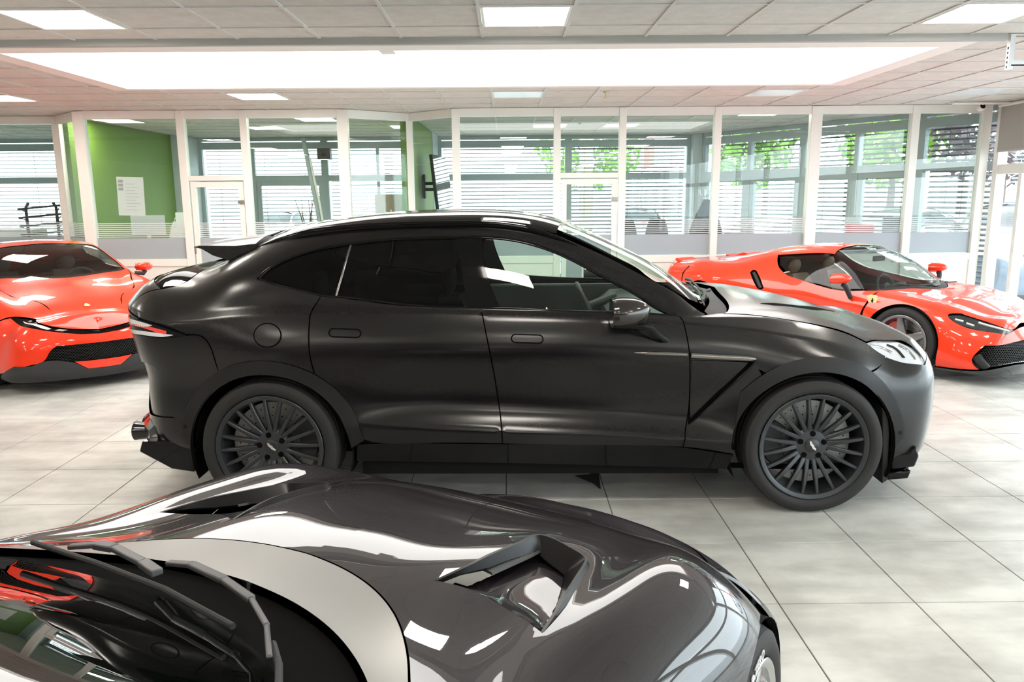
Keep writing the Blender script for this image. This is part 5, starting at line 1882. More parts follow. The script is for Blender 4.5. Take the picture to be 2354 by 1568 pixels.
grf = gsh.loop([[('s', gi(-1.20), 6.02), ('s', gi(-1.5), 6.03), ('s', gi(-1.9), 6.03), ('s', gi(-2.3), 6.0), ('s', gi(-2.12), 5.05)], [('s', gi(-2.8), 5.05), ('s', gi(-3.3), 5.05), ('s', 2, 5.05), ('s', 0, 5.05)], [('s', 0, 9)], [('s', gi(-2.8), 9), ('s', gi(-1.74), 9)], [('s', gi(-1.73), 8), ('s', gi(-1.68), 7.2)], [('s', gi(-1.5), 7.04), ('s', gi(-1.25), 6.75)]])
panel(gsh, 'roof', grf, M_GTBLK, gt, both='join')
nose = gsh.loop([[('s', GN, 5.05)], [('s', GN-1, 4.95), ('s', GN-2, 4.7), ('s', GN-3, 4.25), ('s', gi(.6), 3.95)], [('s', gi(.42), 3.65), ('s', gi(.355), 3.3)], g_arcF(42, -8, 12), [('s', gi(.6), .6), ('s', GN-2, .6), ('s', GN, .6)]])
panel(gsh, 'front_bumper', nose, M_GTBLK, gt, both='join')
frame_holes = [side_hole(gsh, -.06, .345, G_AR-.002, .19), side_hole(gsh, -2.8, .345, G_AR+.02, .20)]
frL = gsh.loop([[('s', 0, .65), ('s', GN/2, .65), ('s', GN, .65)], [('s', GN, 5.3)], [('s', gi(.2), 5.0), ('s', gi(-1), 4.9), ('s', gi(-2.8), 4.9), ('s', 0, 4.9)]])
panel(gsh, 'body_frame', frL, M_SEAM, gt, holes=frame_holes, both='join', off=-.016, rim=0, inset=0, h=.05)
# headlamps
hlg = gsh.loop([[('s', gi(.27), 3.75), ('s', gi(.36), 4.1), ('s', gi(.5), 4.3), ('s', gi(.6), 4.4)], [('s', gi(.6), 3.7), ('s', gi(.48), 3.0)], [('s', gi(.36), 2.75), ('s', gi(.30), 3.1)]])
for i in (0, 1):
    hp = panel(gsh, 'headlamp', hlg, M_REFL, gt, off=.012, rim=.012, inset=0, mirror=bool(i))
    panel(gsh, 'lens', hlg, M_LENS, hp, off=.022, rim=.012, inset=0, mirror=bool(i))
# wheels with lettered tyres
M_RIMS = mat('silver_rim', (.55, .55, .56), .25, .9, noise=.04)
coupe_common(gt, gsh, -.06, -2.8, .345, G_AR-.012, .345, .262, M_RIMS, 'ten', mat('black_caliper', (.02, .02, .02), .3), .965, .265)
def tyre_letters(t, x, y, r, rr, text, a_mid, size):
    cu = bpy.data.curves.new('tyre_lettering', 'FONT')
    cu.body = text
    cu.size = size
    cu.extrude = .001
    cu.align_x = 'CENTER'
    o = bpy.data.objects.new('tyre_lettering', cu)
    dg_ = bpy.context.evaluated_depsgraph_get()
    COL.objects.link(o)
    bpy.context.view_layer.update()
    me = bpy.data.meshes.new_from_object(o.evaluated_get(bpy.context.evaluated_depsgraph_get()))
    bpy.data.objects.remove(o)
    for v in me.vertices:
        a = a_mid-v.co.x/rr
        q = rr+v.co.y
        v.co = (q*math.cos(a), -v.co.z, q*math.sin(a))
    return me
try:
    for (txt, a_mid) in (('P ZERO', math.radians(95)), ('P ZERO', math.radians(275))):
        me = tyre_letters(gt, 0, 0, .345, .290, txt, a_mid, .036)
        link('tyre_lettering', me, mat('white_tyre_print', (.75, .75, .75), .6), gt, (-.06, -.965+.033, .345))
except Exception as e:
    print('letters', e)
# wipers
M_WIPER = mat('grey_wiper_arm', (.09, .09, .095), .4, .3, noise=.1)
def gsp(u, v, off):
    s_ = gsh.px(u, v)
    p = gsh.P(s_[0], s_[1])[0]+gsh.Nrm(s_[0], s_[1])[0]*off
    return Vector(p)
def wiper(pts, rs, blade, name):
    m = MB(); P = [Vector(p) for p in pts]
    for a, b, r0 in zip(P[:-1], P[1:], rs):
        m.bar(a, b, r0*2, r0*1.2)
    o = m.build(name, M_WIPER, gt, bevel=.003)
    m = MB(); m.tube(blade, .006, 8); m.build('wiper_blade', M_BLACK, o, sm=40)
def gw(x, y, dz):
    s_ = gsh.xy(x, -abs(y)); p = gsh.P(s_[0], s_[1])[0]
    return Vector((x, y, p[2]+dz))
wiper([gw(-.985, .36, .03), gw(-.96, .30, .045), gw(-.955, .24, .05), gw(-.97, .12, .045), gw(-.985, .05, .04)], [.009, .012, .010, .012], [gw(-1.03, .42, .03), gw(-1.02, .2, .028), gw(-1.02, -.02, .026), gw(-1.05, -.25, .024)], 'wiper')
wiper([gw(-.90, .14, .03), gw(-.90, .06, .045), gw(-.915, -.06, .045), gw(-.95, -.18, .045), gw(-1.02, -.30, .04), gw(-1.12, -.42, .035)], [.009, .010, .009, .006, .005], [gw(-1.06, -.36, .03), gw(-1.12, -.44, .03), gw(-1.22, -.55, .03)], 'wiper')
coupe_cabin(gt, -2.0, -1.35, .38, .90, M_LEATHER, M_LEATHER, half=.58, wheel_y=.34)
# ================================================================== red front-engined coupe at the left
M_RED = mat('bright_red_paint', (.84, .036, .006), .35, 0., spec=.3, coat=1., coat_rough=.015, noise=.02, nscale=2)
M_TAN = mat('tan_leather', (.20, .10, .055), .5, noise=.15, nscale=40)
M_MESH = mat('black_grille_mesh', (.02, .02, .02), .5, noise=.1)
M_CARGLASS = glass('grey_car_glass', (.55, .62, .60), refl=1.)
RL_LOC, RL_RZ = (-4.45, 7.92, 0), math.radians(-49)
rl = thing('red_coupe', 'red coupe at left, nose towards the viewer, behind the tail of the black SUV', 'car', RL_LOC, RL_RZ)
rxs = [-3.1, -2.8, -2.5, -2.2, -1.8, -1.4, -1.1, -.8, -.5, -.25, 0, .25, .45, .6]
rside = [
 [(-3.1, .74, .22), (-2.5, .84, .16), (-1.2, .82, .14), (0, .84, .14), (.6, .74, .12)],
 [(-3.1, .80, .32), (-2.5, .90, .28), (-1.2, .87, .27), (0, .90, .26), (.45, .84, .22), (.6, .79, .20)],
 [(-3.1, .82, .47), (-2.5, .925, .46), (-1.2, .88, .45), (0, .925, .45), (.25, .89, .42), (.45, .83, .38), (.6, .77, .34)],
 [(-3.1, .82, .64), (-2.5, .935, .64), (-1.8, .90, .62), (-1.2, .88, .61), (-.5, .89, .62), (0, .925, .63), (.25, .87, .58), (.45, .80, .52), (.6, .73, .47)],
 [(-3.1, .78, .80), (-2.5, .90, .81), (-1.8, .885, .78), (-1.2, .87, .77), (-.5, .865, .78), (-.25, .875, .785), (0, .875, .775), (.25, .815, .715), (.45, .735, .645), (.6, .655, .585)],
 [(-3.1, .66, .93), (-2.5, .80, .965), (-1.8, .80, .95), (-1.1, .80, .945), (-.8, .78, .935), (-.5, .76, .92), (-.25, .765, .905), (0, .755, .872), (.25, .70, .80), (.45, .63, .722), (.6, .56, .655)],
 [(-3.1, .5, .95), (-2.5, .62, 1.03), (-2.2, .58, 1.13), (-1.8, .55, 1.215), (-1.4, .56, 1.22), (-1.1, .60, 1.165), (-.8, .66, 1.055), (-.5, .665, .945), (-.25, .58, .90), (0, .54, .862), (.25, .50, .80), (.45, .46, .732), (.6, .42, .672)],
 [(-3.1, .38, .955), (-2.5, .46, 1.07), (-2.2, .48, 1.17), (-1.8, .48, 1.25), (-1.4, .48, 1.26), (-1.1, .53, 1.21), (-.8, .58, 1.10), (-.5, .57, .972), (-.25, .40, .918), (0, .36, .875), (.25, .34, .818), (.45, .31, .752), (.6, .28, .693)],
 [(-3.1, .2, .96), (-2.5, .24, 1.10), (-2.2, .25, 1.205), (-1.8, .25, 1.28), (-1.4, .25, 1.287), (-1.1, .28, 1.242), (-.8, .30, 1.145), (-.5, .30, 1.012), (-.25, .2, .93), (0, .18, .886), (.25, .17, .828), (.45, .16, .764), (.6, .14, .705)],
 [(-3.1, 0, .965), (-2.5, 0, 1.115), (-2.2, 0, 1.22), (-1.8, 0, 1.292), (-1.4, 0, 1.298), (-1.1, 0, 1.255), (-.8, 0, 1.16), (-.5, 0, 1.028), (-.25, 0, .938), (0, 0, .89), (.25, 0, .832), (.45, 0, .768), (.6, 0, .709)],
]
rrear = [(-3.38, .28), (-3.44, .36), (-3.46, .48), (-3.46, .62), (-3.45, .76), (-3.42, .90), (-3.36, .925), (-3.32, .935), (-3.28, .945), (-3.25, .95)]
rfront = [(.88, .10), (.935, .19), (.945, .30), (.94, .40), (.915, .495), (.885, .55), (.855, .585), (.83, .605), (.81, .62), (.80, .628)]
rsh = Shell(wrap_curves(rside, rxs, rrear, rfront), ns=240, nw=8, frame=car_frame(RL_LOC, RL_RZ))
ri = lambda x: 4+np.interp(x, rxs, range(len(rxs)))
RN = len(rxs)+7
def zpx(u, v):
    q = rsh.px(u, v)
    p = rsh.P(*q)[0]
    print('nose', u, v, np.round(p, 3))
    return float(p[2])
ZB1, ZB2, ZG1, ZG2, ZG3 = zpx(205, 758)-.006, zpx(205, 767)-.006, zpx(205, 790), zpx(205, 829), zpx(210, 846)
def red_coupe_body(t, sh, ii, NN, arc, az, axr, bar=True):
    aF = lambda a0, a1, n=12: arc_pts(.10, az, arc, a0, a1, n)
    aR = lambda a0, a1, n=14: arc_pts(axr, az, arc+.01, a0, a1, n)
    return aF, aR
R_AR, R_AZ, R_AXR, R_AXF = .36, .335, -2.5, .10
aF, aR = red_coupe_body(rl, rsh, ri, RN, R_AR, R_AZ, R_AXR)
bn = rsh.loop([[('s', ri(-.62), 6.0), ('s', ri(-.50), 7), ('s', ri(-.36), 8), ('s', ri(-.30), 9)], [('s', ri(.2), 9), ('s', ri(.6), 9), ('xy', .745, -.001)], [(150, 729), (110, 708), (80, 692)], [('s', ri(.1), 5.9), ('s', ri(-.3), 5.75), ('s', ri(-.62), 5.7)]])
panel(rsh, 'bonnet', bn, M_RED, rl, both='join', h=.03)
# wings and nose above the dark lamp bar
wg = rsh.loop([[('s', ri(-.62), 5.65), ('s', ri(-.3), 5.7), ('s', ri(.1), 5.85)], [(80, 692), (110, 708), (150, 729)], [('xy', .745, -.001)], [('xy', .79, -.001), ('s', RN, 8.9)], [('cz', ZB1)], [(188, 757), (118, 750), (83, 733)], [(60, 730), (25, 729)], [('s', ri(.43), 3.9), ('s', ri(.41), 3.3)], aF(42, 150, 14), [('s', ri(-.62), 3.0)], [('s', ri(-.66), 4.5)]])
panel(rsh, 'front_wing', wg, M_RED, rl, both='join', h=.03)
bar_ = rsh.loop([[(25, 729), (60, 731), (83, 734), (118, 752), (188, 758)], [('cz', ZB1)], [('cz', ZB2)], [(188, 766), (118, 760), (60, 750), (45, 745)]])
lb = panel(rsh, 'lamp_bar', bar_, M_BLACKGLOSS, rl, both='join', off=-.012, rim=.0, inset=-.003)
for mi in (0, 1):
    panel(rsh, 'led_strip', rsh.loop([[(52, 737), (85, 744), (118, 755)], [(112, 757), (80, 748), (56, 742)]]), M_PALE, lb, off=-.008, rim=.003, inset=0, mirror=bool(mi))
bm_ = rsh.loop([[(25, 731), (45, 747), (60, 752), (118, 762), (188, 768)], [('cz', ZB2-.003)], [('cz', ZG1)], [(200, 790), (129, 797)], [(115, 810), (100, 832), (72, 840)], [('s', ri(.55), .9), ('s', ri(.47), .9)], aF(-2, 40, 8)])
panel(rsh, 'front_bumper', bm_, M_RED, rl, both='join', h=.03, rim=.03)
gm = rsh.loop([[(129, 797), (200, 790)], [('cz', ZG1)], [('cz', ZG2)], [(200, 829), (171, 831), (104, 829)], [(115, 810)]])
panel(rsh, 'grille_recess', gm, M_SEAM, rl, both='join', off=-.05, rim=0, inset=-.01)
# honeycomb mesh
def honeycomb(sh, loop, cell, name, parent, off=-.02, thick=.0035, join=True, mirror=False, region=None):
    lo, hi = loop.min(0), loop.max(0)
    m = MB()
    pts = []
    y = lo[1]
    row = 0
    segs = []
    a = cell
    while y < hi[1]+a:
        x = lo[0]+(a*.866 if row % 2 else 0)
        while x < hi[0]+a:
            c = np.array([x, y])
            v = [c+a*np.array([math.sin(PI/3*k), math.cos(PI/3*k)]) for k in range(6)]
            for k in (0, 1, 2):
                segs.append((v[k], v[k+1]))
            x += a*1.732
        y += a*1.5
        row += 1
    A = np.array([s[0] for s in segs]); B = np.array([s[1] for s in segs])
    k = inside(loop, (A+B)/2)
    A, B = A[k], B[k]
    PA, PB = sh.P(A[:, 0], A[:, 1])+sh.Nrm(A[:, 0], A[:, 1])*off, sh.P(B[:, 0], B[:, 1])+sh.Nrm(B[:, 0], B[:, 1])*off
    NA = sh.Nrm(A[:, 0], A[:, 1])
    for p, q, n in zip(PA, PB, NA):
        m.bar(p, q, thick, .010, up=n)
        if join:
            m.bar((p[0], -p[1], p[2]), (q[0], -q[1], q[2]), thick, .010, up=(n[0], -n[1], n[2]))
    o = m.build(name, M_MESH, parent, mirror=mirror)
    o['kind'] = 'stuff'
    return o
honeycomb(rsh, gm, .013, 'grille_mesh', rl)
lipr = rsh.loop([[(171, 831), (200, 829)], [('cz', ZG2)], [('cz', ZG3)], [(203, 846)]])
panel(rsh, 'lower_lip', lipr, M_RED, rl, both='join', off=.012, rim=.03, inset=0)
spl = rsh.loop([[(34, 843), (72, 842), (104, 831), (171, 833)], [(203, 847)], [('cz', ZG3)], [('s', RN, .1)], [('s', RN-2, .1), ('s', RN-3, .1), ('s', ri(.5), .1)]])
panel(rsh, 'splitter', spl, mat('dark_grey_splitter', (.03, .03, .032), .45, noise=.1), rl, both='join', off=.008, rim=.03, inset=0)
# sides, roof, glass
dr_ = rsh.loop([[('s', ri(-.66), 4.5), ('s', ri(-.64), 3), ('s', ri(-.62), .7)], [('s', ri(-1.2), .7), ('s', ri(-1.78), .7)], [('s', ri(-1.86), 3), ('s', ri(-1.84), 5)], [('s', ri(-1.2), 5), ('s', ri(-.72), 5)]])
rdoor = panel(rsh, 'door', dr_, M_RED, rl, both=True)
wg2 = rsh.loop([aF(150, 186, 8), [('s', ri(-.6), .7)], [('s', ri(-.62), 3.0)]])
panel(rsh, 'wing_lower', wg2, M_RED, rl, both=True)
q_ = rsh.loop([[('s', ri(-1.78), .7)], aR(-6, 186, 20), [('s', ri(-3.1), .7), ('s', 1.5, .7), ('s', 0, .7)], [('s', 0, 5)], [('s', 2, 5), ('s', ri(-3.1), 5), ('s', ri(-2.5), 5), ('s', ri(-1.84), 5)], [('s', ri(-1.86), 3), ('s', ri(-1.78), .7)]])
panel(rsh, 'rear_quarter', q_, M_RED, rl, both=True)
sw = rsh.loop([[('s', ri(-.74), 5.04), ('s', ri(-1.2), 5.04), ('s', ri(-1.95), 5.06)], [('s', ri(-2.2), 5.6)], [('s', ri(-1.8), 5.95), ('s', ri(-1.4), 5.96), ('s', ri(-1.1), 5.96), ('s', ri(-.85), 5.95)]])
for i in (0, 1):
    panel(rsh, 'door_glass', sw, M_CARGLASS, rdoor[i], off=-.004, rim=0, inset=0, mirror=bool(i))
rf2_ = rsh.loop([[('s', ri(-.66), 5.05), ('s', ri(-.76), 6.0), ('s', ri(-1.1), 6.0), ('s', ri(-1.4), 6.0), ('s', ri(-1.8), 6.0), ('s', ri(-2.22), 5.6), ('s', ri(-1.9), 5.05)], [('s', ri(-2.5), 5.05), ('s', ri(-3.1), 5.05), ('s', 2, 5.05), ('s', 0, 5.05)], [('s', 0, 9)], [('s', ri(-2.2), 9), ('s', ri(-1.2), 9)], [('s', ri(-1.19), 8), ('s', ri(-1.14), 7.1)], [('s', ri(-.8), 6.75), ('s', ri(-.6), 6.3)]])
panel(rsh, 'roof', rf2_, M_RED, rl, both='join')
ws = rsh.loop([[('s', ri(-.62), 6.32), ('s', ri(-.50), 7.05), ('s', ri(-.37), 8.05), ('s', ri(-.31), 9)], [('s', ri(-.8), 9), ('s', ri(-1.18), 9)], [('s', ri(-1.17), 8), ('s', ri(-1.12), 7.05)], [('s', ri(-.8), 6.7)]])
panel(rsh, 'windscreen', ws, M_CARGLASS, rl, both='join', off=-.004, rim=0, inset=0)
fr = rsh.loop([[('s', ri(-.62), 6.02), ('s', ri(-.50), 7.0), ('s', ri(-.36), 8.0), ('s', ri(-.30), 9)], [('s', ri(-.36), 9)], [('s', ri(-.43), 8), ('s', ri(-.57), 7), ('s', ri(-.68), 6.2)]])
panel(rsh, 'cowl', fr, M_BLACK, rl, both='join', off=-.008, rim=0, inset=0)
panel(rsh, 'body_frame', rsh.loop([[('s', 0, .75), ('s', RN/2, .75), ('s', RN-4, .75)], [('s', RN-4, 5.2)], [('s', ri(-.6), 5), ('s', ri(-2), 5), ('s', 0, 5)]]), M_SEAM, rl, holes=[side_hole(rsh, R_AXF, R_AZ, R_AR+.01, .16), side_hole(rsh, R_AXR, R_AZ, R_AR+.02, .17)], both='join', off=-.016, rim=0, inset=0, h=.05)
M_RIMD = mat('two_tone_rim', (.35, .35, .36), .25, .9, noise=.05)
M_REDCAL = mat('red_caliper', (.6, .02, .02), .3, coat=.6)
coupe_common(rl, rsh, R_AXF, R_AXR, R_AZ, R_AR, .335, .252, M_RIMD, 'star', M_REDCAL, .925, .245, emblem=False)
coupe_cabin(rl, -1.45, -.80, .34, .88, M_LEATHER, M_LEATHER, half=.56, wheel_y=.34, scale=.86)
def small_mirror(t, x, y, z, sd, body_m, sc=1., arm=(.0, -.10, -.10)):
    G = []
    nu, nv = 14, 16
    for i in range(nu):
        f = i/(nu-1)
        e = max(.06, (1-f**2.4))**.5
        G.append([(x+sc*(-.07+.16*f), sd*y+sc*.10*e*math.cos(a), z+sc*(.055*e*math.sin(a)+.01*f)) for a in [2*PI*k/nv for k in range(nv)]])
    m = MB(); m.grid(G, closed_v=True); m.f.append(tuple(range(nv))[::-1]); m.f.append(tuple(range((nu-1)*nv, nu*nv)))
    h = m.build('door_mirror', body_m, t, sm=50)
    m = MB(); m.tube([(x+.01, sd*(y-.01), z-.045*sc), (x+.03, sd*(y-.03), z-.075*sc), (x+.02+arm[0], sd*(y+arm[1]), z+arm[2])], [.03*sc, .026*sc, .022*sc], 10); m.build('mirror_arm', M_BLACK, h, sm=40)
    m = MB(); m.box((x-.075*sc, sd*y-.085*sc, z-.04*sc), (x-.068*sc, sd*y+.085*sc, z+.04*sc)); m.build('mirror_glass', M_CHROME, h)
for sd in (-1, 1):
    small_mirror(rl, -.66, .90, .985, sd, M_RED, .95, (0, -.12, -.06))
# shield badge on the bonnet
def badge(sh, u, v, w, h, t, m=None):
    c = sh.px(u, v) if not isinstance(u, str) else sh.sw(v[0], v[1])
    sh_poly = [(-.5, .42), (-.2, .5), (0, .46), (.2, .5), (.5, .42), (.45, 0), (.28, -.3), (0, -.55), (-.28, -.3), (-.45, 0)]
    return c
bp_ = rsh.P(*rsh.sw(ri(.50), 9.0))[0]
m = MB()
for (x, z) in [(0, 0)]:
    poly = [(-.5, .42), (-.2, .5), (0, .46), (.2, .5), (.5, .42), (.45, 0), (.28, -.3), (0, -.55), (-.28, -.3), (-.45, 0)]
M_BADGE = mat('yellow_badge_enamel', (.80, .68, .32), .3, coat=.8)
Mx = Matrix.Translation(Vector(bp_)+Vector((0, 0, .004))) @ Matrix.Rotation(math.radians(17), 4, 'Y') @ Matrix.Rotation(math.radians(-90), 4, 'Z') @ Matrix.Rotation(math.radians(-90), 4, 'X')
m = MB(); m.prism([(p*.05, q*.065) for p, q in poly], -.002, .002, Mx); m.build('shield_badge', M_BADGE, rl)

# ================================================================== red mid-engined sports car at the right
RR_LOC, RR_RZ = (4.555, 7.965, 0), math.radians(-55)
rr = thing('red_sports_car', 'red mid-engined sports car at right, behind the bonnet of the black SUV', 'car', RR_LOC, RR_RZ)
sxs = [-3.1, -2.8, -2.5, -2.2, -1.9, -1.6, -1.3, -1.0, -.7, -.45, -.2, 0, .2, .4, .6]
sside = [
 [(-3.1, .76, .20), (-2.5, .86, .14), (-1.3, .84, .12), (0, .85, .12), (.6, .76, .10)],
 [(-3.1, .82, .32), (-2.5, .91, .27), (-1.3, .88, .25), (0, .90, .25), (.4, .86, .22), (.6, .80, .19)],
 [(-3.1, .84, .47), (-2.5, .935, .45), (-1.9, .90, .43), (-1.3, .86, .42), (-.7, .87, .42), (0, .925, .42), (.4, .86, .38), (.6, .78, .34)],
 [(-3.1, .84, .62), (-2.5, .945, .62), (-2.2, .935, .61), (-1.9, .91, .58), (-1.3, .855, .56), (-.7, .865, .56), (0, .915, .57), (.2, .885, .55), (.4, .835, .51), (.6, .74, .45)],
 [(-3.1, .80, .78), (-2.8, .86, .79), (-2.5, .915, .80), (-2.2, .925, .79), (-1.9, .915, .75), (-1.6, .89, .71), (-1.3, .87, .68), (-1.0, .875, .66), (-.7, .88, .65), (-.45, .885, .655), (-.2, .89, .665), (0, .885, .67), (.2, .85, .64), (.4, .785, .59), (.6, .68, .53)],
 [(-3.1, .66, .905), (-2.8, .74, .925), (-2.5, .78, .928), (-2.2, .80, .918), (-1.9, .80, .90), (-1.6, .80, .86), (-1.3, .83, .80), (-1.0, .85, .76), (-.7, .83, .748), (-.45, .785, .765), (-.2, .765, .762), (0, .76, .752), (.2, .735, .722), (.4, .69, .672), (.6, .59, .605)],
 [(-3.1, .5, .92), (-2.8, .54, .945), (-2.5, .56, .96), (-2.2, .58, .985), (-1.9, .60, 1.03), (-1.6, .62, 1.06), (-1.3, .60, 1.085), (-1.0, .60, 1.072), (-.7, .66, .965), (-.45, .66, .825), (-.2, .60, .775), (0, .58, .752), (.2, .555, .722), (.4, .52, .678), (.6, .46, .618)],
 [(-3.1, .34, .925), (-2.8, .36, .952), (-2.5, .38, .985), (-2.2, .40, 1.03), (-1.9, .42, 1.09), (-1.6, .45, 1.135), (-1.3, .46, 1.152), (-1.0, .49, 1.132), (-.7, .55, 1.02), (-.45, .55, .875), (-.2, .42, .79), (0, .38, .757), (.2, .36, .732), (.4, .34, .690), (.6, .31, .636)],
 [(-3.1, .18, .925), (-2.8, .18, .958), (-2.5, .19, .995), (-2.2, .2, 1.05), (-1.9, .22, 1.12), (-1.6, .24, 1.165), (-1.3, .25, 1.185), (-1.0, .26, 1.165), (-.7, .28, 1.06), (-.45, .28, .93), (-.2, .22, .815), (0, .19, .768), (.2, .18, .742), (.4, .17, .702), (.6, .155, .648)],
 [(-3.1, 0, .925), (-2.8, 0, .96), (-2.5, 0, 1.0), (-2.2, 0, 1.055), (-1.9, 0, 1.125), (-1.6, 0, 1.175), (-1.3, 0, 1.195), (-1.0, 0, 1.175), (-.7, 0, 1.075), (-.45, 0, .945), (-.2, 0, .83), (0, 0, .775), (.2, 0, .747), (.4, 0, .707), (.6, 0, .652)],
]
srear = [(-3.26, .26), (-3.30, .34), (-3.32, .48), (-3.32, .62), (-3.31, .76), (-3.30, .895), (-3.26, .91), (-3.24, .915), (-3.22, .92), (-3.2, .922)]
sfront = [(.90, .10), (.945, .19), (.945, .30), (.93, .39), (.90, .465), (.865, .52), (.84, .545), (.82, .56), (.805, .57), (.795, .575)]
ssh = Shell(wrap_curves(sside, sxs, srear, sfront, pyr=.45), ns=240, nw=8, frame=car_frame(RR_LOC, RR_RZ))
si_ = lambda x: 4+np.interp(x, sxs, range(len(sxs)))
SN = len(sxs)+7
S_AR, S_AZ, S_AXR = .36, .335, -2.5
bF = lambda a0, a1, n=12: arc_pts(0, S_AZ, S_AR, a0, a1, n)
bR = lambda a0, a1, n=14: arc_pts(S_AXR, S_AZ+.01, S_AR+.015, a0, a1, n)
dlo = [[(1793, 589), (1850, 587), (1917, 590)], [(1935, 606), (1960, 632), (1986, 664)], [(1940, 664), (1888, 654), (1845, 644), (1812, 630)], [(1793, 609)]]
DLO = ssh.loop(dlo)
wscr_top = [('s', si_(-1.02), 9), ('s', si_(-1.02), 8)]
ws2 = ssh.loop([[(1923, 588), ('s', si_(-1.0), 7.6), ('s', si_(-1.03), 9)], [('s', si_(-.6), 9), ('s', si_(-.13), 9)], [('s', si_(-.17), 8.2), ('s', si_(-.30), 7.2), (2022, 667), (1990, 665)], [(1965, 630), (1938, 604)]])
side_b = ssh.loop([[('s', si_(-.33), 5.5), (1990, 668), (1888, 657), (1812, 633)], [(1790, 611), (1789, 586)], [(1850, 583), (1920, 585)], [('s', si_(-1.02), 7.6), ('s', si_(-1.05), 9)], [('s', si_(-1.6), 9), ('s', si_(-2.5), 9), ('s', 0, 9)], [('s', 0, 5.0)], [('s', 2, 5.0), ('s', si_(-3.1), 5.0), ('s', si_(-2.8), 4.5)], [('s', si_(-2.86), 4.0)], bR(150, 10, 18), [('s', si_(-2.08), .9)], [('s', si_(-1.3), .9), ('s', si_(-.5), .9)], [('s', si_(-.42), 3.0), ('s', si_(-.36), 4.5)]])
intake = ssh.loop([[(1725, 626), (1731, 621), (1739, 624)], [(1748, 642), (1755, 661)], [(1750, 665), (1742, 663)], [(1732, 645)]])
body_r = panel(ssh, 'body_side', side_b, M_RED, rr, holes=[intake], both='join', h=.03)
wing_r = ssh.loop([[('s', si_(-.34), 5.5), (2012, 668), (2075, 672), (2150, 690), (2215, 722)], [(2180, 725), (2203, 745), (2247, 759), (2313, 769)], [('s', SN-1.2, 4.6), ('s', SN, 4.6)], [('s', SN, 2.9)], [('s', SN-1.5, 2.95), (2300, 794), (2265, 795)], [(2240, 818), (2235, 830), (2252, 850)], [(2200, 848), (2150, 842)], bF(4, 172, 18), [('s', si_(-.40), 1.5)], [('s', si_(-.40), 3.0), ('s', si_(-.34), 4.5)]])
panel(ssh, 'front_wing', wing_r, M_RED, rr, both='join', h=.03)
bon_r = ssh.loop([[('s', si_(-.34), 5.55), ('s', si_(-.22), 7.1), ('s', si_(-.09), 8.2), ('s', si_(-.05), 9)], [('s', si_(.4), 9), ('s', SN, 9)], [('s', SN, 5.0)], [('s', SN-1.5, 5.0), (2331, 757), (2265, 739), (2216, 724)], [(2150, 692), (2075, 673), (2012, 669)]])
panel(ssh, 'bonnet', bon_r, M_RED, rr, both='join', h=.03)
panel(ssh, 'windscreen', ws2, M_CARGLASS, rr, both='join', off=-.004, rim=0, inset=0)
panel(ssh, 'cowl', ssh.loop([[('s', si_(-.36), 5.9), ('s', si_(-.30), 7.1), ('s', si_(-.17), 8.2), ('s', si_(-.12), 9)], [('s', si_(-.05), 9)], [('s', si_(-.09), 8.2), ('s', si_(-.22), 7.1), ('s', si_(-.34), 5.6)]]), M_BLACK, rr, both='join', off=-.008, rim=0, inset=0)
for i in (0, 1):
    panel(ssh, 'side_glass', DLO, M_CARGLASS, rr, off=-.004, rim=0, inset=0, mirror=bool(i))
    panel(ssh, 'pillar', ssh.loop([[(1919, 588), (1924, 588)], [(1940, 606), (1966, 630), (1991, 665)], [(1985, 665)], [(1958, 632), (1932, 606)]]), M_BLACKGLOSS, rr, off=.001, rim=.004, inset=-.004, mirror=bool(i))
    panel(ssh, 'air_intake', intake, M_SEAM, body_r, off=-.04, rim=0, inset=-.01, mirror=bool(i))
    strip(ssh, [(1731, 623), (1738, 640), (1746, 662)], .022, -.035, lambda t: (1, .02), 'intake_vane', M_BLACK, body_r, n=12, mirror=bool(i))
    hl2 = ssh.loop([[(2178, 726), (2216, 726), (2265, 740), (2331, 758)], [(2313, 768), (2247, 758), (2203, 744)]])
    hp = panel(ssh, 'headlamp', hl2, mat('dark_lamp_housing', (.03, .035, .035), .2, .4, noise=.2, nscale=40), rr, off=-.014, rim=0, inset=-.003, mirror=bool(i))
    panel(ssh, 'lens', hl2, M_LENS, hp, off=-.001, rim=.01, inset=0, mirror=bool(i))
    for q in ([(2196, 733), (2215, 738)], [(2222, 742), (2240, 748)], [(2250, 740), (2320, 760)]):
        strip(ssh, q, .010, -.012, lambda t: (1, .012), 'lamp_projector', M_REFL, hp, n=8, mirror=bool(i))
gm2 = ssh.loop([[(2265, 796), (2300, 795)], [('s', SN-1.5, 2.9), ('s', SN, 2.9)], [('s', SN, 1.2)], [('s', SN-1.2, 1.2), ('s', SN-2.2, 1.1), (2255, 850)], [(2236, 830), (2242, 818)]])
panel(ssh, 'grille_recess', gm2, M_SEAM, rr, both='join', off=-.06, rim=0, inset=-.01)
honeycomb(ssh, gm2, .013, 'grille_mesh', rr, off=-.035)
strip(ssh, [(2242, 818), (2255, 835), (2268, 850)], .04, -.03, lambda t: (1, .02), 'intake_fin', M_BLACK, rr, both=True, n=12)
spl2 = ssh.loop([[(2149, 842), (2200, 849), (2252, 852)], [('s', SN-2.2, 1.05), ('s', SN, 1.05)], [('s', SN, .1)], [('s', SN-2, .1), ('s', si_(.5), .1), (2150, 853)]])
panel(ssh, 'splitter', spl2, M_CARBON, rr, both='join', off=.012, rim=.04, inset=0)
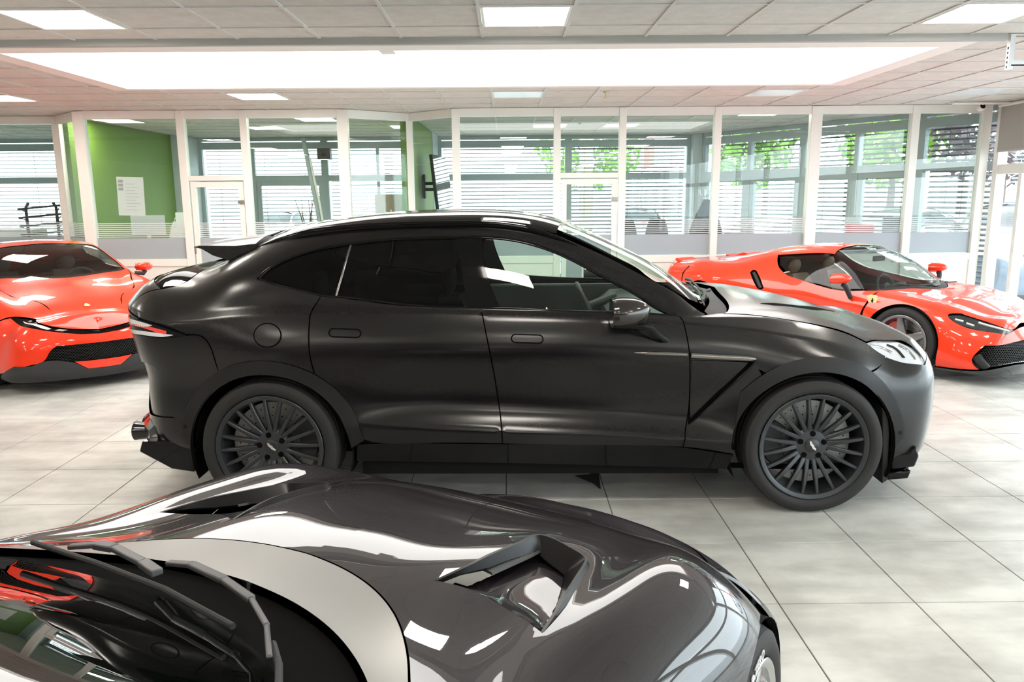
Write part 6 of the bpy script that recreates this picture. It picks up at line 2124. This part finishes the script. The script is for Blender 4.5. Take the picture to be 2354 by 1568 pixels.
panel(ssh, 'body_frame', ssh.loop([[('s', 0, .95), ('s', SN/2, .95), ('s', SN-4, .95)], [('s', SN-4, 5.0)], [('s', si_(-.3), 5.3), ('s', si_(-.7), 4.85), ('s', si_(-1.6), 4.85), ('s', 0, 4.9)]]), M_SEAM, rr, holes=[side_hole(ssh, 0, S_AZ, S_AR+.01, .16), side_hole(ssh, S_AXR, S_AZ+.01, S_AR+.025, .17), intake], both='join', off=-.016, rim=0, inset=0, h=.05)
panel(ssh, 'sill', ssh.loop([[('s', si_(-2.08), .85), ('s', si_(-.40), .85)], [('s', si_(-.40), .05)], [('s', si_(-2.08), .05)]]), M_CARBON, rr, both=True)
panel(ssh, 'rear_bumper', ssh.loop([[('s', 0, .9), ('s', 2, .9), ('s', si_(-2.95), .9)], bR(186, 152, 6), [('s', si_(-2.88), 4.0)], [('s', si_(-2.82), 4.5), ('s', si_(-3.1), 4.95), ('s', 2, 4.95), ('s', 0, 4.95)]]), M_RED, rr, both='join')
coupe_common(rr, ssh, 0, S_AXR, S_AZ, S_AR, .335, .255, mat('grey_silver_rim', (.20, .20, .21), .28, .9, noise=.05), 'star', M_REDCAL, .93, .245, emblem=False, cal_ang=(135, 45), spin=-.1)
coupe_cabin(rr, -1.18, -.55, .28, .74, M_TAN, M_LEATHER, half=.58, wheel_y=.34, scale=.84)
for sd in (-1, 1):
    small_mirror(rr, -.60, .98, .90, sd, M_RED, 1.05, (.03, -.10, -.20))
# tail spoiler lip and wiper, rear-view mirror
m = MB()
for sd in (-1, 1):
    m2 = MB(); m2.prism([(-3.04, .90), (-3.17, .945), (-3.185, .925), (-3.12, .88)], sd*.34, sd*.66); m2.build('tail_lip', M_RED, rr, bevel=.005)
m = MB(); m.prism([(-2.62, .98), (-2.50, 1.03), (-2.46, 1.025), (-2.4, 1.0)], -.16, .16); m.build('engine_cover_fin', M_RED, rr, bevel=.004)
m = MB(); m.cbox((-.78, 0, 1.05), (.03, .22, .06)); m.build('rear_view_mirror', M_BLACK, rr, bevel=.012)
m = MB(); m.tube([(-.12, -.1, .83), (-.16, -.35, .83), (-.26, -.52, .845)], .008, 8); m.tube([(-.10, .12, .835), (-.12, .40, .82)], .008, 8); m.build('wiper', M_BLACK, rr, sm=40)
# yellow shield on the wing with a dark rearing mark
for sd in (-1, 1):
    c_ = ssh.P(*ssh.px(2007, 691))[0]; n_ = ssh.Nrm(*ssh.px(2007, 691))[0]
    Mx = Matrix.Translation((c_[0], c_[1]*(-sd), c_[2])) @ Matrix.Rotation(math.radians(12), 4, 'X')
    if sd == 1:
        Mx = Matrix.Translation((c_[0], -c_[1], c_[2])) @ Matrix.Rotation(math.radians(-12), 4, 'X')
    else:
        Mx = Matrix.Translation((c_[0], c_[1], c_[2])) @ Matrix.Rotation(math.radians(12), 4, 'X')
    m = MB(); m.prism([(p*.10, q*.125) for p, q in poly], sd*.002, sd*.018, Mx); bd = m.build('shield_badge', M_BADGE, rr)
    mark = [(-.10, -.30), (-.02, -.12), (-.12, .02), (-.02, .10), (.0, .28), (.10, .24), (.08, .12), (.22, .14), (.10, .02), (.06, -.12), (.12, -.28), (.02, -.2)]
    m = MB(); m.prism([(p*.10, q*.125) for p, q in mark], sd*.0175, sd*.0195, Mx); m.build('dark_mark', M_SEAM, bd)
# ================================================================== offices behind the glass
M_DESK = mat('light_desk_laminate', (.62, .60, .56), .5, noise=.05)
M_GREYPL = mat('pale_grey_plastic', (.55, .56, .57), .45, noise=.04)
M_SCREENB = mat('black_screen', (.012, .013, .015), .12, noise=.1)
M_PAPER = mat('white_paper', (.86, .87, .88), .8, noise=.03)
M_PRINT = mat('grey_print', (.45, .46, .5), .8)
# printed sheet taped to the glass
ps = thing('printed_sheet', 'white printed sheet taped to the glass before the green wall', 'poster', (-5.37, WY+.012, 1.52), 0)
m = MB(); m.box((-.19, 0, 0), (.19, .0012, .54)); m.build('paper', M_PAPER, ps).rotation_euler = (0, math.radians(1.5), 0)
m = MB()
for k in range(3):
    m.box((-.17, -.0016, .35+k*.055), (-.10, -.0002, .39+k*.055))
m.build('printed_block', M_PRINT, ps).rotation_euler = (0, math.radians(1.5), 0)
for k in range(9):
    m = MB(); m.box((-.07, -.0016, .08+k*.045), (.06+.1*random.random(), -.0002, .085+k*.045)); m.build('printed_line', M_PRINT, ps).rotation_euler = (0, math.radians(1.5), 0)

def desk(x, y, w, d, label, rz=0., z=.74):
    t = thing('desk', label, 'desk', (x, y, 0), rz)
    m = MB(); m.box((-w/2, -d/2, z-.03), (w/2, d/2, z)); m.build('desk_top', M_DESK, t, bevel=.004)
    for sx in (-1, 1):
        for sy in (-1, 1):
            m = MB(); m.cbox((sx*(w/2-.05), sy*(d/2-.05), (z-.03)/2), (.05, .05, z-.03)); m.build('leg', M_GREYPL, t)
    m = MB(); m.box((-w/2+.08, d/2-.06, .25), (w/2-.08, d/2-.045, z-.03)); m.build('modesty_panel', M_DESK, t)
    return t
def monitor(x, y, z, rz, label, w=.52, h=.32, stand=.14, body=None):
    t = thing('monitor', label, 'monitor', (x, y, z), rz)
    m = MB(); m.box((-w/2, -.02, stand), (w/2, .02, stand+h)); m.build('housing', body or M_GREYPL, t, bevel=.008)
    m = MB(); m.box((-w/2+.015, .0205, stand+.015), (w/2-.015, .022, stand+h-.015)); m.build('screen', M_SCREENB, t)
    m = MB(); m.box((-.03, -.045, .01), (.03, -.022, stand+.1)); m.build('neck', M_GREYPL, t)
    m = MB(); m.box((-.12, -.10, 0), (.12, .08, .012)); m.build('foot', M_GREYPL, t, bevel=.004)
    return t
def office_chair(x, y, rz, label, m_, group=None, high=.0):
    t = thing('office_chair', label, 'chair', (x, y, 0), rz, group)
    m = MB()
    for k in range(5):
        a = 2*PI*k/5
        m.bar((0, 0, .09), (.30*math.cos(a), .30*math.sin(a), .06), .04, .03)
    m.build('base', M_BLACK, t, bevel=.004)
    for k in range(5):
        a = 2*PI*k/5
        m = MB(); m.lathe([(0, -.012), (.028, -.012), (.028, .012), (0, .012)], 12, 'y', M=Matrix.Translation((.30*math.cos(a), .30*math.sin(a), .028))); m.build('castor', M_BLACK, t)
    m = MB(); m.tube([(0, 0, .08), (0, 0, .44)], .025, 10); m.build('column', M_BLACK, t)
    m = MB(); m.box((-.24, -.24, .44), (.24, .24, .52)); m.build('seat', m_, t, bevel=.03)
    G = []
    for i in range(8):
        f = i/7
        wz = .22*math.sin(PI*(.22+.66*f))**.5
        zz = .60+(.55+high)*f
        yy = .22+.06*f
        G.append([(-wz, yy-.02, zz), (0, yy+.02, zz), (wz, yy-.02, zz), (wz, yy+.03, zz), (0, yy+.07, zz), (-wz, yy+.03, zz)])
    m = MB(); m.grid(G, closed_v=True); m.f.append(tuple(range(6))); m.f.append(tuple(range(42, 48))[::-1]); m.build('backrest', m_, t, sm=60)
    m = MB(); m.bar((0, .2, .46), (0, .27, .75), .06, .02); m.build('back_support', M_BLACK, t)
    for sx in (-1, 1):
        m = MB(); m.bar((sx*.27, 0, .46), (sx*.27, .02, .68), .03, .04); m.box((sx*.27-.03, -.13, .68), (sx*.27+.03, .14, .71)); m.build('armrest', M_BLACK, t, bevel=.006)
    return t
# left office with the green wall
desk(-5.72, 13.35, 1.5, .9, 'light desk with papers and screens before the green wall')
monitor(-5.98, 13.08, .74, math.radians(20), 'grey monitor seen from behind, on the desk by the green wall', body=M_GREYPL, stand=.42)
monitor(-5.36, 13.15, .74, math.radians(-15), 'pale monitor at right end of the desk by the green wall', w=.42, h=.34, stand=.44, body=M_PAPER)
pr = thing('printer', 'pale grey office printer on the desk by the green wall', 'printer', (-6.24, 13.48, .74), 0)
m = MB(); m.box((-.24, -.2, 0), (.24, .2, .28)); m.build('housing', M_GREYPL, pr, bevel=.02)
m = MB(); m.box((-.2, -.28, .10), (.2, -.2, .12)); m.build('paper_tray', M_PAPER, pr)
m = MB(); m.box((-.14, -.15, .28), (.2, .16, .33)); m.build('scanner_lid', M_BLACK, pr, bevel=.008)
for i in range(6):
    m = MB(); m.box((-.11, -.15, 0), (.11, .15, .014))
    o = m.build('paper_pile', M_PAPER, None, loc=(-5.70+.02*random.random(), 13.24+.02*random.random(), .742+i*.0145), rot=(0, 0, random.uniform(-.2, .2)))
    tag(o, ('lowest', 'second', 'third', 'fourth', 'fifth', 'topmost')[i]+' bundle in the pile of white papers on the office desk', 'papers', 'papers piled on the office desk')
bg_ = thing('paper_bag', 'crumpled white plastic bag on the desk by the green wall', 'bag', (-5.72, 13.62, .74))
G = []
for i in range(7):
    f = i/6
    G.append([((.16+.05*math.sin(3*a+i))*math.cos(a)*(1-.55*f**2), (.10+.03*math.cos(4*a+i))*math.sin(a)*(1-.6*f**2), .62*f) for a in [2*PI*k/14 for k in range(14)]])
m = MB(); m.grid(G, closed_v=True); m.f.append(tuple(range(14))[::-1]); m.f.append(tuple(range(84, 98))); m.build('sack', M_PAPER, bg_, sm=40)
m = MB(); m.tube([(-.06, 0, .58), (-.04, 0, .68), (.04, 0, .68), (.06, 0, .58)], .008, 8); m.build('handle', M_PAPER, bg_, sm=60)
office_chair(-5.7, 14.3, math.radians(170), 'black office chair behind the desk by the green wall', M_BLACK)
# far left office: dark metal rack and a white cabinet
rk = thing('metal_rack', 'dark tubular metal rack behind the left glass pane', 'rack', (-7.65, 12.95, 0), .3)
for sx in (-1, 1):
    m = MB(); m.tube([(sx*.22, 0, 0), (sx*.22, 0, 1.62), (sx*.18, .02, 1.70)], .024, 8); m.build('upright', M_BLACK, rk, sm=40)
for k in range(5):
    m = MB(); m.tube([(-.22, 0, 1.0+k*.14), (-.32, -.06, 1.04+k*.14), (.32, -.06, 1.10+k*.14), (.22, 0, 1.0+k*.14)], .017, 8); m.build('hook_bar', M_BLACK, rk, sm=40)
m = MB(); m.tube([(-.3, 0, .02), (.3, 0, .02)], .02, 8); m.tube([(-.3, -.2, .02), (-.3, .2, .02)], .02, 8); m.tube([(.3, -.2, .02), (.3, .2, .02)], .02, 8); m.build('foot', M_BLACK, rk, sm=40)
cb = thing('side_cabinet', 'low white cabinet behind the left glass pane', 'cabinet', (-8.7, 13.6, 0))
m = MB(); m.box((-.6, -.22, 0), (.6, .22, 1.25)); m.build('body', M_GREYPL, cb, bevel=.004)
for sx in (-1, 1):
    m = MB(); m.box((sx*.3-.285, -.24, .04), (sx*.3+.285, -.221, 1.21)); dr = m.build('door', M_PAPER, cb, bevel=.003)
    m = MB(); m.box((sx*.05-.008, -.262, .55), (sx*.05+.008, -.24, .7)); m.build('handle', M_STEEL, dr)
# middle office: cardboard, dry branches in a vase, leaning pole, small speaker
bx = thing('cardboard_panel', 'brown cardboard box standing by the green partition wall', 'box', (-2.0, 13.6, 0), .05)
m = MB(); m.box((-.27, -.15, 1.15), (.27, .15, 1.80)); m.build('carton', mat('brown_cardboard', (.33, .28, .22), .85, noise=.12, nscale=5), bx, bevel=.004)
m = MB(); m.box((-.03, -.152, 1.15), (.03, -.1505, 1.80)); m.build('tape', mat('brown_tape', (.28, .22, .15), .4), bx)
m = MB(); m.box((-.012, -.1535, 1.50), (.012, -.1525, 1.54)); m.build('paper_tag', M_PAPER, bx)
m = MB(); m.box((-.35, -.2, .0), (.35, .2, 1.15)); m.build('carton_below', MATS['brown_cardboard'], bx, bevel=.004)
vs_ = thing('dry_branches', 'bare brown branches in a dark vase before the office window', 'plant', (-3.55, 14.0, 0))
m = MB(); m.lathe([(0, 0), (.14, 0), (.18, .4), (.12, .75), (.10, .8), (.12, .85), (.10, .85), (.08, .78), (0, .7)], 24); m.build('vase', M_BLACK, vs_, sm=40)
for k in range(5):
    a = random.uniform(0, 6.28); r = random.uniform(.05, .2)
    m = MB(); m.tube([(0, 0, .7), (r*.4*math.cos(a), r*.4*math.sin(a), 1.1), (r*math.cos(a+.3), r*math.sin(a+.3), 1.42), (r*1.5*math.cos(a), r*1.5*math.sin(a), 1.72)], [.014, .012, .009, .005], 6); m.build('branch', mat('brown_twig', (.14, .08, .05), .8), vs_, sm=60)
lp = thing('leaning_pole', 'slim blue grey pole leaning at the middle office window', 'pole', (-3.62, 15.6, 0))
m = MB(); m.tube([(.05, 0, 0), (-.18, .1, 1.6), (-.40, .2, 2.9)], .05, 10); m.build('pole', M_GREYFR, lp, sm=40)
m = MB(); m.tube([(.10, -.04, 0), (-.11, .06, 1.6), (-.27, .12, 2.5)], .022, 8); m.build('white_rod', M_WHITE, lp, sm=40)
spk = thing('wall_speaker', 'small dark box mounted on the window column in the middle office', 'speaker', (-3.72, 16.25, 2.5))
m = MB(); m.box((-.13, -.1, 0), (.13, .1, .22)); m.build('housing', mat('brown_black_plastic', (.05, .04, .04), .5), spk, bevel=.01)
m = MB(); m.lathe([(0, -.102), (.05, -.102), (.05, -.104), (0, -.104)], 16, 'y', M=Matrix.Translation((0, 0, .11))); m.build('driver', M_SCREENB, spk)
m = MB(); m.box((-.03, .1, .05), (.03, .2, .1)); m.build('bracket', M_BLACK, spk)
# television on a swivel arm
tv = thing('television', 'flat television on a swivel arm, angled away from the green partition wall', 'television', (-1.425, 13.5, 1.92))
m = MB(); m.box((0, -.10, -.2), (.03, .10, .2)); m.build('wall_plate', M_BLACK, tv)
m = MB(); m.bar((.03, 0, .05), (.24, -.16, .05), .04, .05); m.bar((.03, 0, -.05), (.24, -.16, -.05), .04, .05); m.build('arm', M_BLACK, tv)
Mx = Matrix.Translation((.32, -.22, 0)) @ Matrix.Rotation(math.radians(81), 4, 'Z') @ Matrix.Rotation(math.radians(0), 4, 'Y') @ Matrix.Rotation(math.radians(-6), 4, 'X')
m = MB(); m.box((-.52, -.03, -.48), (.52, .02, .50), Mx); m.build('housing', M_SCREENB, tv, bevel=.006)
m = MB(); m.box((-.50, -.034, -.46), (.50, -.031, .48), Mx); m.build('screen', mat('dark_tv_glass', (.02, .02, .022), .05, coat=.5), tv)
desk(-.62, 14.6, 1.2, .7, 'small white desk under the television')
lt = thing('laptop', 'black laptop standing open under the television', 'laptop', (-.85, 14.6, .74), .5)
m = MB(); m.box((-.16, -.11, 0), (.16, .11, .018)); m.build('base', M_BLACK, lt, bevel=.004)
m = MB(); m.box((-.16, .10, .018), (.16, .112, .24)); m.build('screen', M_SCREENB, lt)
# right office: coat stand with dark coat, chairs, desk with red box and monitor
cs = thing('coat_stand', 'coat stand with hooks in front of the grey column', 'coat stand', (3.75, 15.0, 0))
m = MB(); m.tube([(0, 0, 0), (0, 0, 1.85)], .018, 10); m.build('pole', M_STEEL, cs, sm=40)
for k in range(6):
    a = 2*PI*k/6
    m = MB(); m.tube([(0, 0, 1.7), (.10*math.cos(a), .10*math.sin(a), 1.74), (.13*math.cos(a), .13*math.sin(a), 1.84)], .009, 6); m.build('hook', M_STEEL, cs, sm=60)
m = MB(); m.lathe([(0, 0), (.2, 0), (.2, .02), (0, .04)], 24); m.build('foot', M_STEEL, cs, sm=30)
G = []
for i in range(9):
    f = i/8
    w_ = .07+.20*min(1, f*2.2)+.05*f
    G.append([(w_*math.cos(a)*(1+.1*math.sin(5*a)), w_*.55*math.sin(a)-.02, 1.66-1.15*f) for a in [2*PI*k/20 for k in range(20)]])
m = MB(); m.grid(G, closed_v=True); m.f.append(tuple(range(20))[::-1])
ct = m.build('coat', mat('dark_wool', (.012, .012, .016), .95, noise=.2), None, sm=60, loc=(3.72, 14.70, 0))
tag(ct, 'dark coat hanging from the coat stand in the right office', 'coat')
office_chair(2.15, 14.75, math.radians(185), 'black office chair in the right office, nearer the office door', M_BLACK, 'office chairs in the right office', .15)
office_chair(2.80, 14.75, math.radians(170), 'black office chair in the right office, nearer the coat stand', M_BLACK, 'office chairs in the right office', .17)
desk(2.4, 13.7, 1.8, .8, 'long desk in the right office before two black chairs')
desk(5.2, 12.9, 1.6, .7, 'white desk along the slanted window in the right office', math.radians(-58))
rbx = thing('red_box', 'red storage box on the desk by the slanted window', 'box', (5.55, 12.35, .74), math.radians(-20))
m = MB(); m.box((-.2, -.12, 0), (.2, .12, .46)); m.build('carton', mat('red_card', (.5, .03, .04), .5), rbx, bevel=.004)
m = MB(); m.box((-.205, -.125, .46), (.205, .125, .53)); m.build('lid', MATS['red_card'], rbx, bevel=.004)
monitor(5.98, 12.05, .74, math.radians(165), 'black monitor on the desk at right end of the slanted window', w=.40, h=.36, stand=.30, body=M_SCREENB)
sbx = thing('wall_cabinet', 'grey filing cabinet behind the right office door', 'cabinet', (1.25, 13.1, 0))
m = MB(); m.box((-.3, -.25, 0), (.3, .25, .72)); m.build('body', M_GREYPL, sbx, bevel=.004)
for k in range(3):
    m = MB(); m.box((-.28, -.27, .03+k*.23), (.28, -.251, .24+k*.23)); d_ = m.build('drawer', M_GREYPL, sbx, bevel=.004)
    m = MB(); m.box((-.07, -.285, .16+k*.23), (.07, -.27, .18+k*.23)); m.build('handle', M_STEEL, d_)

# ================================================================== street outside
sxs2 = rxs
def plain_car(name, label, loc, rz, body_m, scale=1.0, tall=1.0, group='cars parked outside'):
    t = thing(name, label, 'car', loc, rz, group)
    return t
_side = [[(x, y, z*1.12 if z < .5 else z*1.12) for (x, y, z) in c] for c in rside]
psh = Shell(wrap_curves(_side, rxs, [(a, b*1.12) for a, b in rrear], [(a, b*1.12) for a, b in rfront]), ns=110, nw=4)
def mesh_of(name, loop, m, off=0., holes=()):
    o = panel(psh, name, loop, None, None, holes=holes, both='join', h=.09, off=off, rim=0, inset=.002)
    me = o.data
    bpy.data.objects.remove(o)
    return me
pa = lambda a0, a1: arc_pts(0, .37, .37, a0, a1, 10)
pr_ = lambda a0, a1: arc_pts(-2.5, .37, .37, a0, a1, 10)
low = psh.loop([[('s', 0, .4), ('s', ri(-3.0), .4)], pr_(184, -4), [('s', ri(-1.2), .4)], pa(184, -4), [('s', ri(.6), .4), ('s', RN-2, .4), ('s', RN, .4)], [('s', RN, 9)], [('s', ri(.3), 9), ('s', ri(-.3), 9)], [('s', ri(-.37), 8), ('s', ri(-.52), 7), ('s', ri(-.62), 6), ('s', ri(-.66), 5)], [('s', ri(-1.2), 5), ('s', ri(-2.2), 5), ('s', ri(-2.75), 5)], [('s', ri(-2.8), 7), ('s', ri(-2.8), 9)], [('s', 2, 9), ('s', 0, 9)]])
roof_ = psh.loop([[('s', ri(-.68), 5.05), ('s', ri(-.8), 6), ('s', ri(-1.4), 6), ('s', ri(-1.9), 6), ('s', ri(-2.4), 5.6), ('s', ri(-2.7), 5.05)], [('s', ri(-2.72), 6.5)], [('s', ri(-2.1), 7), ('s', ri(-2.05), 9)], [('s', ri(-1.2), 9)], [('s', ri(-1.19), 8), ('s', ri(-1.14), 7)], [('s', ri(-.8), 6.6), ('s', ri(-.6), 6.2)]])
glass_ = psh.loop([[('s', ri(-.62), 5.1), ('s', ri(-.6), 6.5), ('s', ri(-.37), 8), ('s', ri(-.3), 9)], [('s', ri(-1.2), 9), ('s', ri(-2.8), 9)], [('s', ri(-2.8), 7), ('s', ri(-2.75), 5.1)], [('s', ri(-1.6), 5.05)]])
PM = {'body': mesh_of('body', low, None), 'roof': mesh_of('roof', roof_, None), 'windows': mesh_of('windows', glass_, None, -.01)}
wb = MB(); wb.lathe([(.0, -.11), (.25, -.11), (.35, -.10), (.37, -.05), (.37, .05), (.35, .10), (.25, .11), (0, .11)], 28, 'y'); PW = wb.mesh('wheel', 35); PW.materials.append(M_TYRE)
rb_ = MB(); rb_.lathe([(0, -.112), (.2, -.114), (.245, -.10)], 24, 'y'); PR = rb_.mesh('rim', 35); PR.materials.append(M_RIMS)
lmp = MB(); lmp.prism([(.0, .0), (.16, -.02), (.20, .05), (.02, .09)], -.10, .10); PL = lmp.mesh('headlamp'); PL.materials.append(M_PALE)
def street_car(label, loc, rz, body_m, scale=1.):
    t = thing('parked_car', label, 'car', loc, rz, 'cars parked outside')
    t.scale = (scale,)*3
    for k in ('body', 'roof', 'windows'):
        me = PM[k].copy()
        me.materials.clear()
        me.materials.append(M_SCREENB if k == 'windows' else body_m)
        link(k, me, None, t)
    for x in (0, -2.5):
        for sd in (-1, 1):
            w_ = link('wheel', PW, None, t, (x, sd*.78, .37), (0, 0, 0 if sd < 0 else PI))
            link('rim', PR, None, w_)
    for sd in (-1, 1):
        link('headlamp', PL, None, t, (.55, sd*.63, .66), (0, 0, sd*.55))
    return t
C_W, C_G, C_D, C_B = mat('white_car_paint', (.75, .76, .77), .3, coat=1.), mat('silver_car_paint', (.35, .37, .39), .3, .6, coat=1.), mat('dark_car_paint', (.04, .045, .05), .25, coat=1.), mat('blue_grey_car_paint', (.16, .20, .26), .3, .4, coat=1.)
ZG = -.06
street_car('white car parked outside the middle office, left one', (-6.6, 20.5, ZG), math.radians(-100), C_W)
street_car('dark car parked outside the middle office', (-4.3, 25.5, ZG), math.radians(-85), C_D)
street_car('silver car parked outside near the cardboard box', (-2.3, 20.0, ZG), math.radians(-80), C_G)
street_car('white car parked outside behind the left glass pane', (-10.5, 20.0, ZG), math.radians(-70), C_W)
street_car('dark car parked outside the right office', (3.6, 22.0, ZG), math.radians(-100), C_D)
street_car('silver car parked outside the slanted window', (8.2, 18.0, ZG), math.radians(-150), C_G)
street_car('red car parked outside the slanted window', (10.2, 22.5, ZG), math.radians(-165), M_RED)
street_car('white car parked far outside the slanted window', (14.5, 16.5, ZG), math.radians(-175), C_W)
street_car('red car parked beyond the right shop window', (17.0, 21.0, ZG), math.radians(180), M_RED)
ns_ = street_car('blue grey car just outside the right shop window', (8.75, 13.35, ZG), math.radians(-118), C_B, 1.12)
def tree(label, loc, h, r, col, seed):
    rnd = random.Random(seed)
    t = thing('street_tree', label, 'tree', loc)
    m = MB(); m.tube([(0, 0, 0), (.05, 0, h*.3), (0, .05, h*.6), (.1, 0, h*.8)], [.16, .12, .09, .04], 8); m.build('trunk', mat('bark', (.12, .09, .07), .9, noise=.2), t, sm=40)
    m = MB()
    for k in range(1500):
        while True:
            p = Vector((rnd.uniform(-1, 1), rnd.uniform(-1, 1), rnd.uniform(-1, 1)))
            if .25 < p.length < 1:
                break
        c = Vector((p.x*r, p.y*r, h*.68+p.z*h*.36))
        a = Vector((rnd.gauss(0, 1), rnd.gauss(0, 1), rnd.gauss(0, 1))).normalized()*.17
        b = a.cross(Vector((rnd.gauss(0, 1), rnd.gauss(0, 1), rnd.gauss(0, 1)))).normalized()*.10
        m.add([c-a, c+b, c+a, c-b], [(0, 1, 2, 3)])
    o = m.build('foliage', col, t)
    o['kind'] = 'stuff'
L1, L2 = mat('fresh_green_leaf', (.16, .32, .04), .6, noise=.3, nscale=3), mat('purple_grey_leaf', (.10, .07, .08), .6, noise=.3, nscale=3)
tree('green tree outside the slanted window, left one', (8.3, 27.0, ZG), 6.0, 1.5, L1, 1)
tree('green tree outside the slanted window, right one', (12.6, 26.0, ZG), 6.0, 1.8, L1, 2)
tree('purple leaved tree outside at right end of the slanted window', (13.4, 21.5, ZG), 6.0, 2.2, L2, 3)
tree('green tree far outside behind the office door', (3.5, 34.0, ZG), 6.0, 2.4, L1, 4)
def pylon(label, loc, m_, w, z0, z1):
    t = thing('advertising_flag', label, 'flag', loc)
    q = MB(); q.tube([(0, 0, 0), (0, 0, z1+.2)], .04, 8); q.build('mast', M_STEEL, t, sm=40)
    q = MB()
    G = [[(.05+w*j/6, .08*math.sin(j*1.1), z0+(z1-z0)*i/3+.15*j/6) for j in range(7)] for i in range(4)]
    q.grid(G); q.build('cloth', m_, t, sm=60)
pylon('red flag outside the right office, left one', (4.4, 26.0, ZG), mat('red_cloth', (.75, .25, .22), .7), .35, 2.6, 3.9)
pylon('red flag outside the right office, right one', (5.9, 25.0, ZG), mat('red_cloth', (.75, .25, .22), .7), .35, 2.6, 3.9)
pylon('yellow flag outside behind the office door', (2.4, 26.0, ZG), mat('yellow_cloth', (.85, .72, .35), .7), .35, .6, 3.9)
